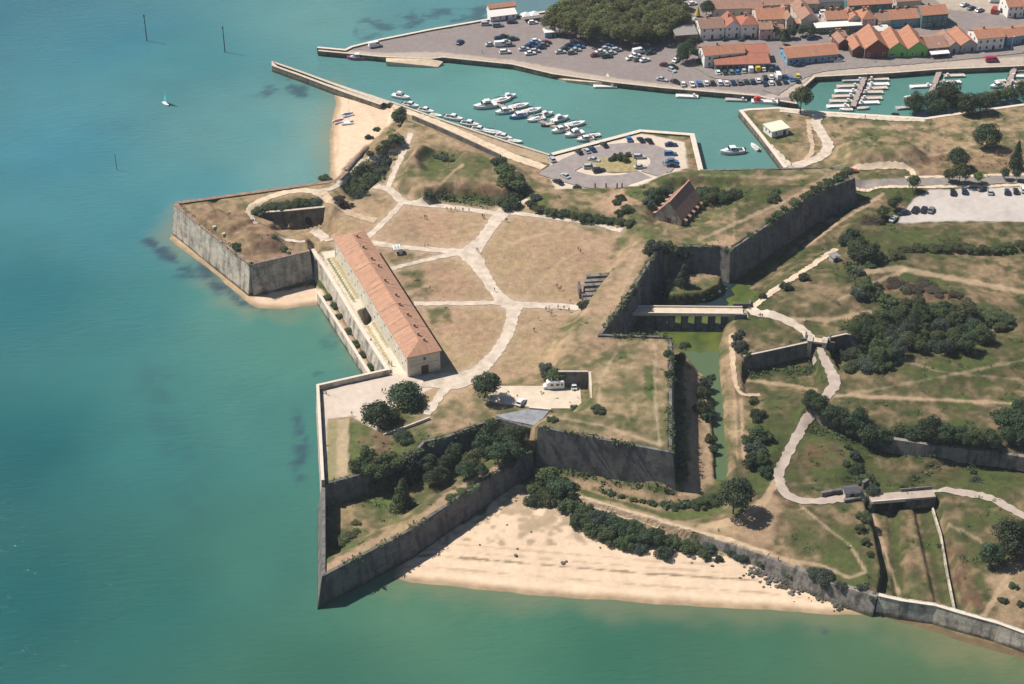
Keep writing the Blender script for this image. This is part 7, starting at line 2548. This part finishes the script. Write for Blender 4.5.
for px, py, s in ((515.5, 556, .9), (517, 549, .5), (563, 563, 1.0), (566, 562, .6), (689, 556, 1.1), (694, 558, 1.0), (692, 563, .5), (480, 545, .45), (531, 532, .5), (507, 525, .5), (600, 548, .5), (440, 541, .4), (740, 578, .6), (712, 566, .7)):
    rock(px, py, s * .6, 'lone boulder lying on the open sand of the large beach', 'boulders on the beach')
rb = MB()
rbv, rbf = [], []
for k in range(900):
    t = RV.random() ** .7
    lx = 745 + 130 * t + RV.uniform(-6, 6)
    ly = 563 + 42 * t + abs(RV.gauss(0, 5.0)) + 2
    g = gnd(lx, ly)
    if g[2] < .1:
        continue
    s = RV.uniform(.16, .62)
    me = RK[k % 3]
    a = RV.uniform(0, 6)
    c, sn = math.cos(a), math.sin(a)
    b0 = len(rbv)
    for v in me.vertices:
        rbv.append((g[0] + (v.co.x * c - v.co.y * sn) * s, g[1] + (v.co.x * sn + v.co.y * c) * s, g[2] + v.co.z * s + s * .2))
    rbf += [tuple(b0 + i for i in p.vertices) for p in me.polygons]
me = bpy.data.meshes.new('rubble')
me.from_pydata(rbv, [], rbf)
me.materials.append(M_RUB)
tag(link('rubble', me), 'tumbled stone rubble at the foot of the sea wall', 'rubble', kind='stuff')
# ------------------------------------------------------------------ people, each one skinned over a small skeleton
M_SKIN = mat_plain('skin', (.46, .27, .19), .7, .05)
M_HAIR = mat_plain('hair', (.05, .03, .02), .8, .1)
CLO = {k: mat_plain('cloth_' + k, v, .9, .06) for k, v in {'white': (.68, .66, .62), 'red': (.42, .05, .05), 'navy': (.03, .045, .10), 'black': (.02, .02, .022), 'blue': (.10, .20, .42), 'khaki': (.26, .20, .12), 'pink': (.52, .22, .26),
                                                               'green': (.08, .16, .07)}.items()}


def person_mesh(stride, armout, top, low, seat=False):
    J = {'pel': (0, 0, .94, .125), 'chest': (.01, 0, 1.28, .15), 'neck': (.02, 0, 1.48, .055), 'head0': (.035, 0, 1.56, .075), 'head': (.04, 0, 1.66, .10), 'crown': (.02, 0, 1.74, .07)}
    for s, n in ((1, 'l'), (-1, 'r')):
        d = stride * s
        J['hip' + n] = (0, .09 * s, .90, .095)
        J['knee' + n] = (d * .22 + .03, .10 * s, .49, .062)
        J['ank' + n] = (d * .42 - .03, .10 * s, .09, .042)
        J['toe' + n] = (d * .42 + .15, .12 * s, .035, .035)
        J['sho' + n] = (0, .19 * s, 1.42, .062)
        J['elb' + n] = (-d * .14 - .02, (.25 + armout * .1) * s, 1.13, .044)
        J['wri' + n] = (-d * .25 + .08, (.24 + armout * .14) * s, .88, .03)
        J['hand' + n] = (-d * .27 + .12, (.23 + armout * .15) * s, .78, .034)
    E = [('pel', 'chest'), ('chest', 'neck'), ('neck', 'head0'), ('head0', 'head'), ('head', 'crown')]
    for n in 'lr':
        E += [('pel', 'hip' + n), ('hip' + n, 'knee' + n), ('knee' + n, 'ank' + n), ('ank' + n, 'toe' + n), ('chest', 'sho' + n), ('sho' + n, 'elb' + n), ('elb' + n, 'wri' + n), ('wri' + n, 'hand' + n)]
    nm = list(J)
    me = bpy.data.meshes.new('person_skeleton')
    me.from_pydata([J[k][:3] for k in nm], [(nm.index(a), nm.index(b)) for a, b in E], [])
    o = bpy.data.objects.new('person_skeleton', me)
    COL.objects.link(o)
    o.modifiers.new('skin', 'SKIN')
    o.modifiers.new('sub', 'SUBSURF').levels = 1
    if not me.skin_vertices:
        me.attributes  # the skin layer is made with the modifier
    for i, k in enumerate(nm):
        r = J[k][3]
        me.skin_vertices[0].data[i].radius = (r, r)
        me.skin_vertices[0].data[i].use_root = (k == 'pel')
    dg = bpy.context.evaluated_depsgraph_get()
    res = bpy.data.meshes.new_from_object(o.evaluated_get(dg))
    bpy.data.objects.remove(o)
    res.name = 'person'
    res.materials.clear()
    for m in (M_SKIN, CLO[top], CLO[low], M_HAIR, M_DARK):
        res.materials.append(m)
    for p in res.polygons:
        c = p.center
        z = c.z
        if z > 1.70 or (z > 1.60 and c.x < .03):
            mi = 3
        elif z > 1.47:
            mi = 0
        elif z < .10:
            mi = 4
        elif z < .97 and abs(c.y) < .185:
            mi = 2
        elif abs(c.y) > .2 and z < 1.15:
            mi = 0
        else:
            mi = 1
        p.material_index = mi
        p.use_smooth = True
    return res


def skin_ok():
    return True


KINDS = [('white', 'navy'), ('red', 'black'), ('navy', 'khaki'), ('black', 'blue'), ('blue', 'khaki'), ('pink', 'white'), ('white', 'khaki'), ('green', 'black')]
PM = {}
bpyops_needed = None
RPe = random.Random(4)


def person(px, py, k, label, group=None, stride=None):
    walk = (RPe.random() < .6) if stride is None else stride
    key = (k, walk)
    if key not in PM:
        PM[key] = person_mesh(.85 if walk else .12, .5 if walk else .2, *KINDS[k])
    g = gnd(px, py)
    z = g[2] + .10
    return tag(link('person', PM[key], None, (g[0], g[1], z), RPe.uniform(0, 6.28)), label, 'person', group)


def crowd(lst, where, group):
    for i, (px, py, k) in enumerate(lst):
        t, l = KINDS[k]
        person(px, py, k, 'person in %s top and %s trousers, %s %s' % (t, l, ORD[i], where), group)


crowd([(447, 211, 3), (451, 211.5, 1), (455.5, 211, 2), (463, 212, 3), (469, 212.5, 5)], 'of the strollers below the hill', 'people below the hill')
crowd([(482.5, 218, 3), (484, 219, 7), (505.5, 222, 3), (507, 222, 2), (477, 252, 1), (478.5, 253, 6)], 'on the upper path crossing', 'people on the upper crossing')
crowd([(425, 219, 3), (427, 219.5, 2)], 'standing on the dry lawn below the hill', 'people on the upper lawn')
crowd([(425, 247.5, 6), (428, 248, 5)], 'on the path at the arsenal end', 'people by the arsenal end')
crowd([(578, 251, 1), (580.5, 253, 2)], 'alone on the wide eastern lawn', 'people on the wide lawn')
crowd([(557, 288, 3), (559, 291, 2), (561, 290, 7)], 'on the lawn beyond the ruined steps', 'people above the steps')
crowd([(494.5, 292, 3), (430, 290, 1)], 'on the middle of the court', 'people in mid court')
crowd([(546, 311, 3), (549, 310, 7), (551, 316, 2), (553, 315, 6), (558, 309, 1), (564, 310, 3), (570, 303.5, 5), (569, 312, 3), (534, 332, 2), (538, 320, 6)], 'near the ruined steps', 'people near the steps')
crowd([(322, 393, 3), (325, 393.5, 1), (326.5, 395, 6), (382.5, 393, 3), (385.5, 392.5, 2), (352, 416, 5), (324.5, 445, 1), (389, 365, 3), (391.5, 366, 6), (371, 343, 2)], 'on the terrace or sea walk', 'people on the terrace')
crowd([(675, 311, 3), (760, 317.5, 1), (762, 318, 3)], 'crossing the long moat bridge', 'people on the bridge')
crowd([(598, 58, 1), (600.5, 58, 2), (482, 53.5, 3), (663, 166, 3), (665, 166, 2), (670, 47, 5), (673, 47, 6), (865, 119, 3), (690, 157, 6)], 'by the car parks', 'people by the car parks')
crowd([(345, 96.5, 6), (410, 88 + 20, 2), (777, 166, 3), (791, 167, 2)], 'on the tracks along the water', 'people on the tracks')
crowd([(778, 562, 3), (925, 604, 2)], 'on the path above the sea wall', 'people above the sea wall')
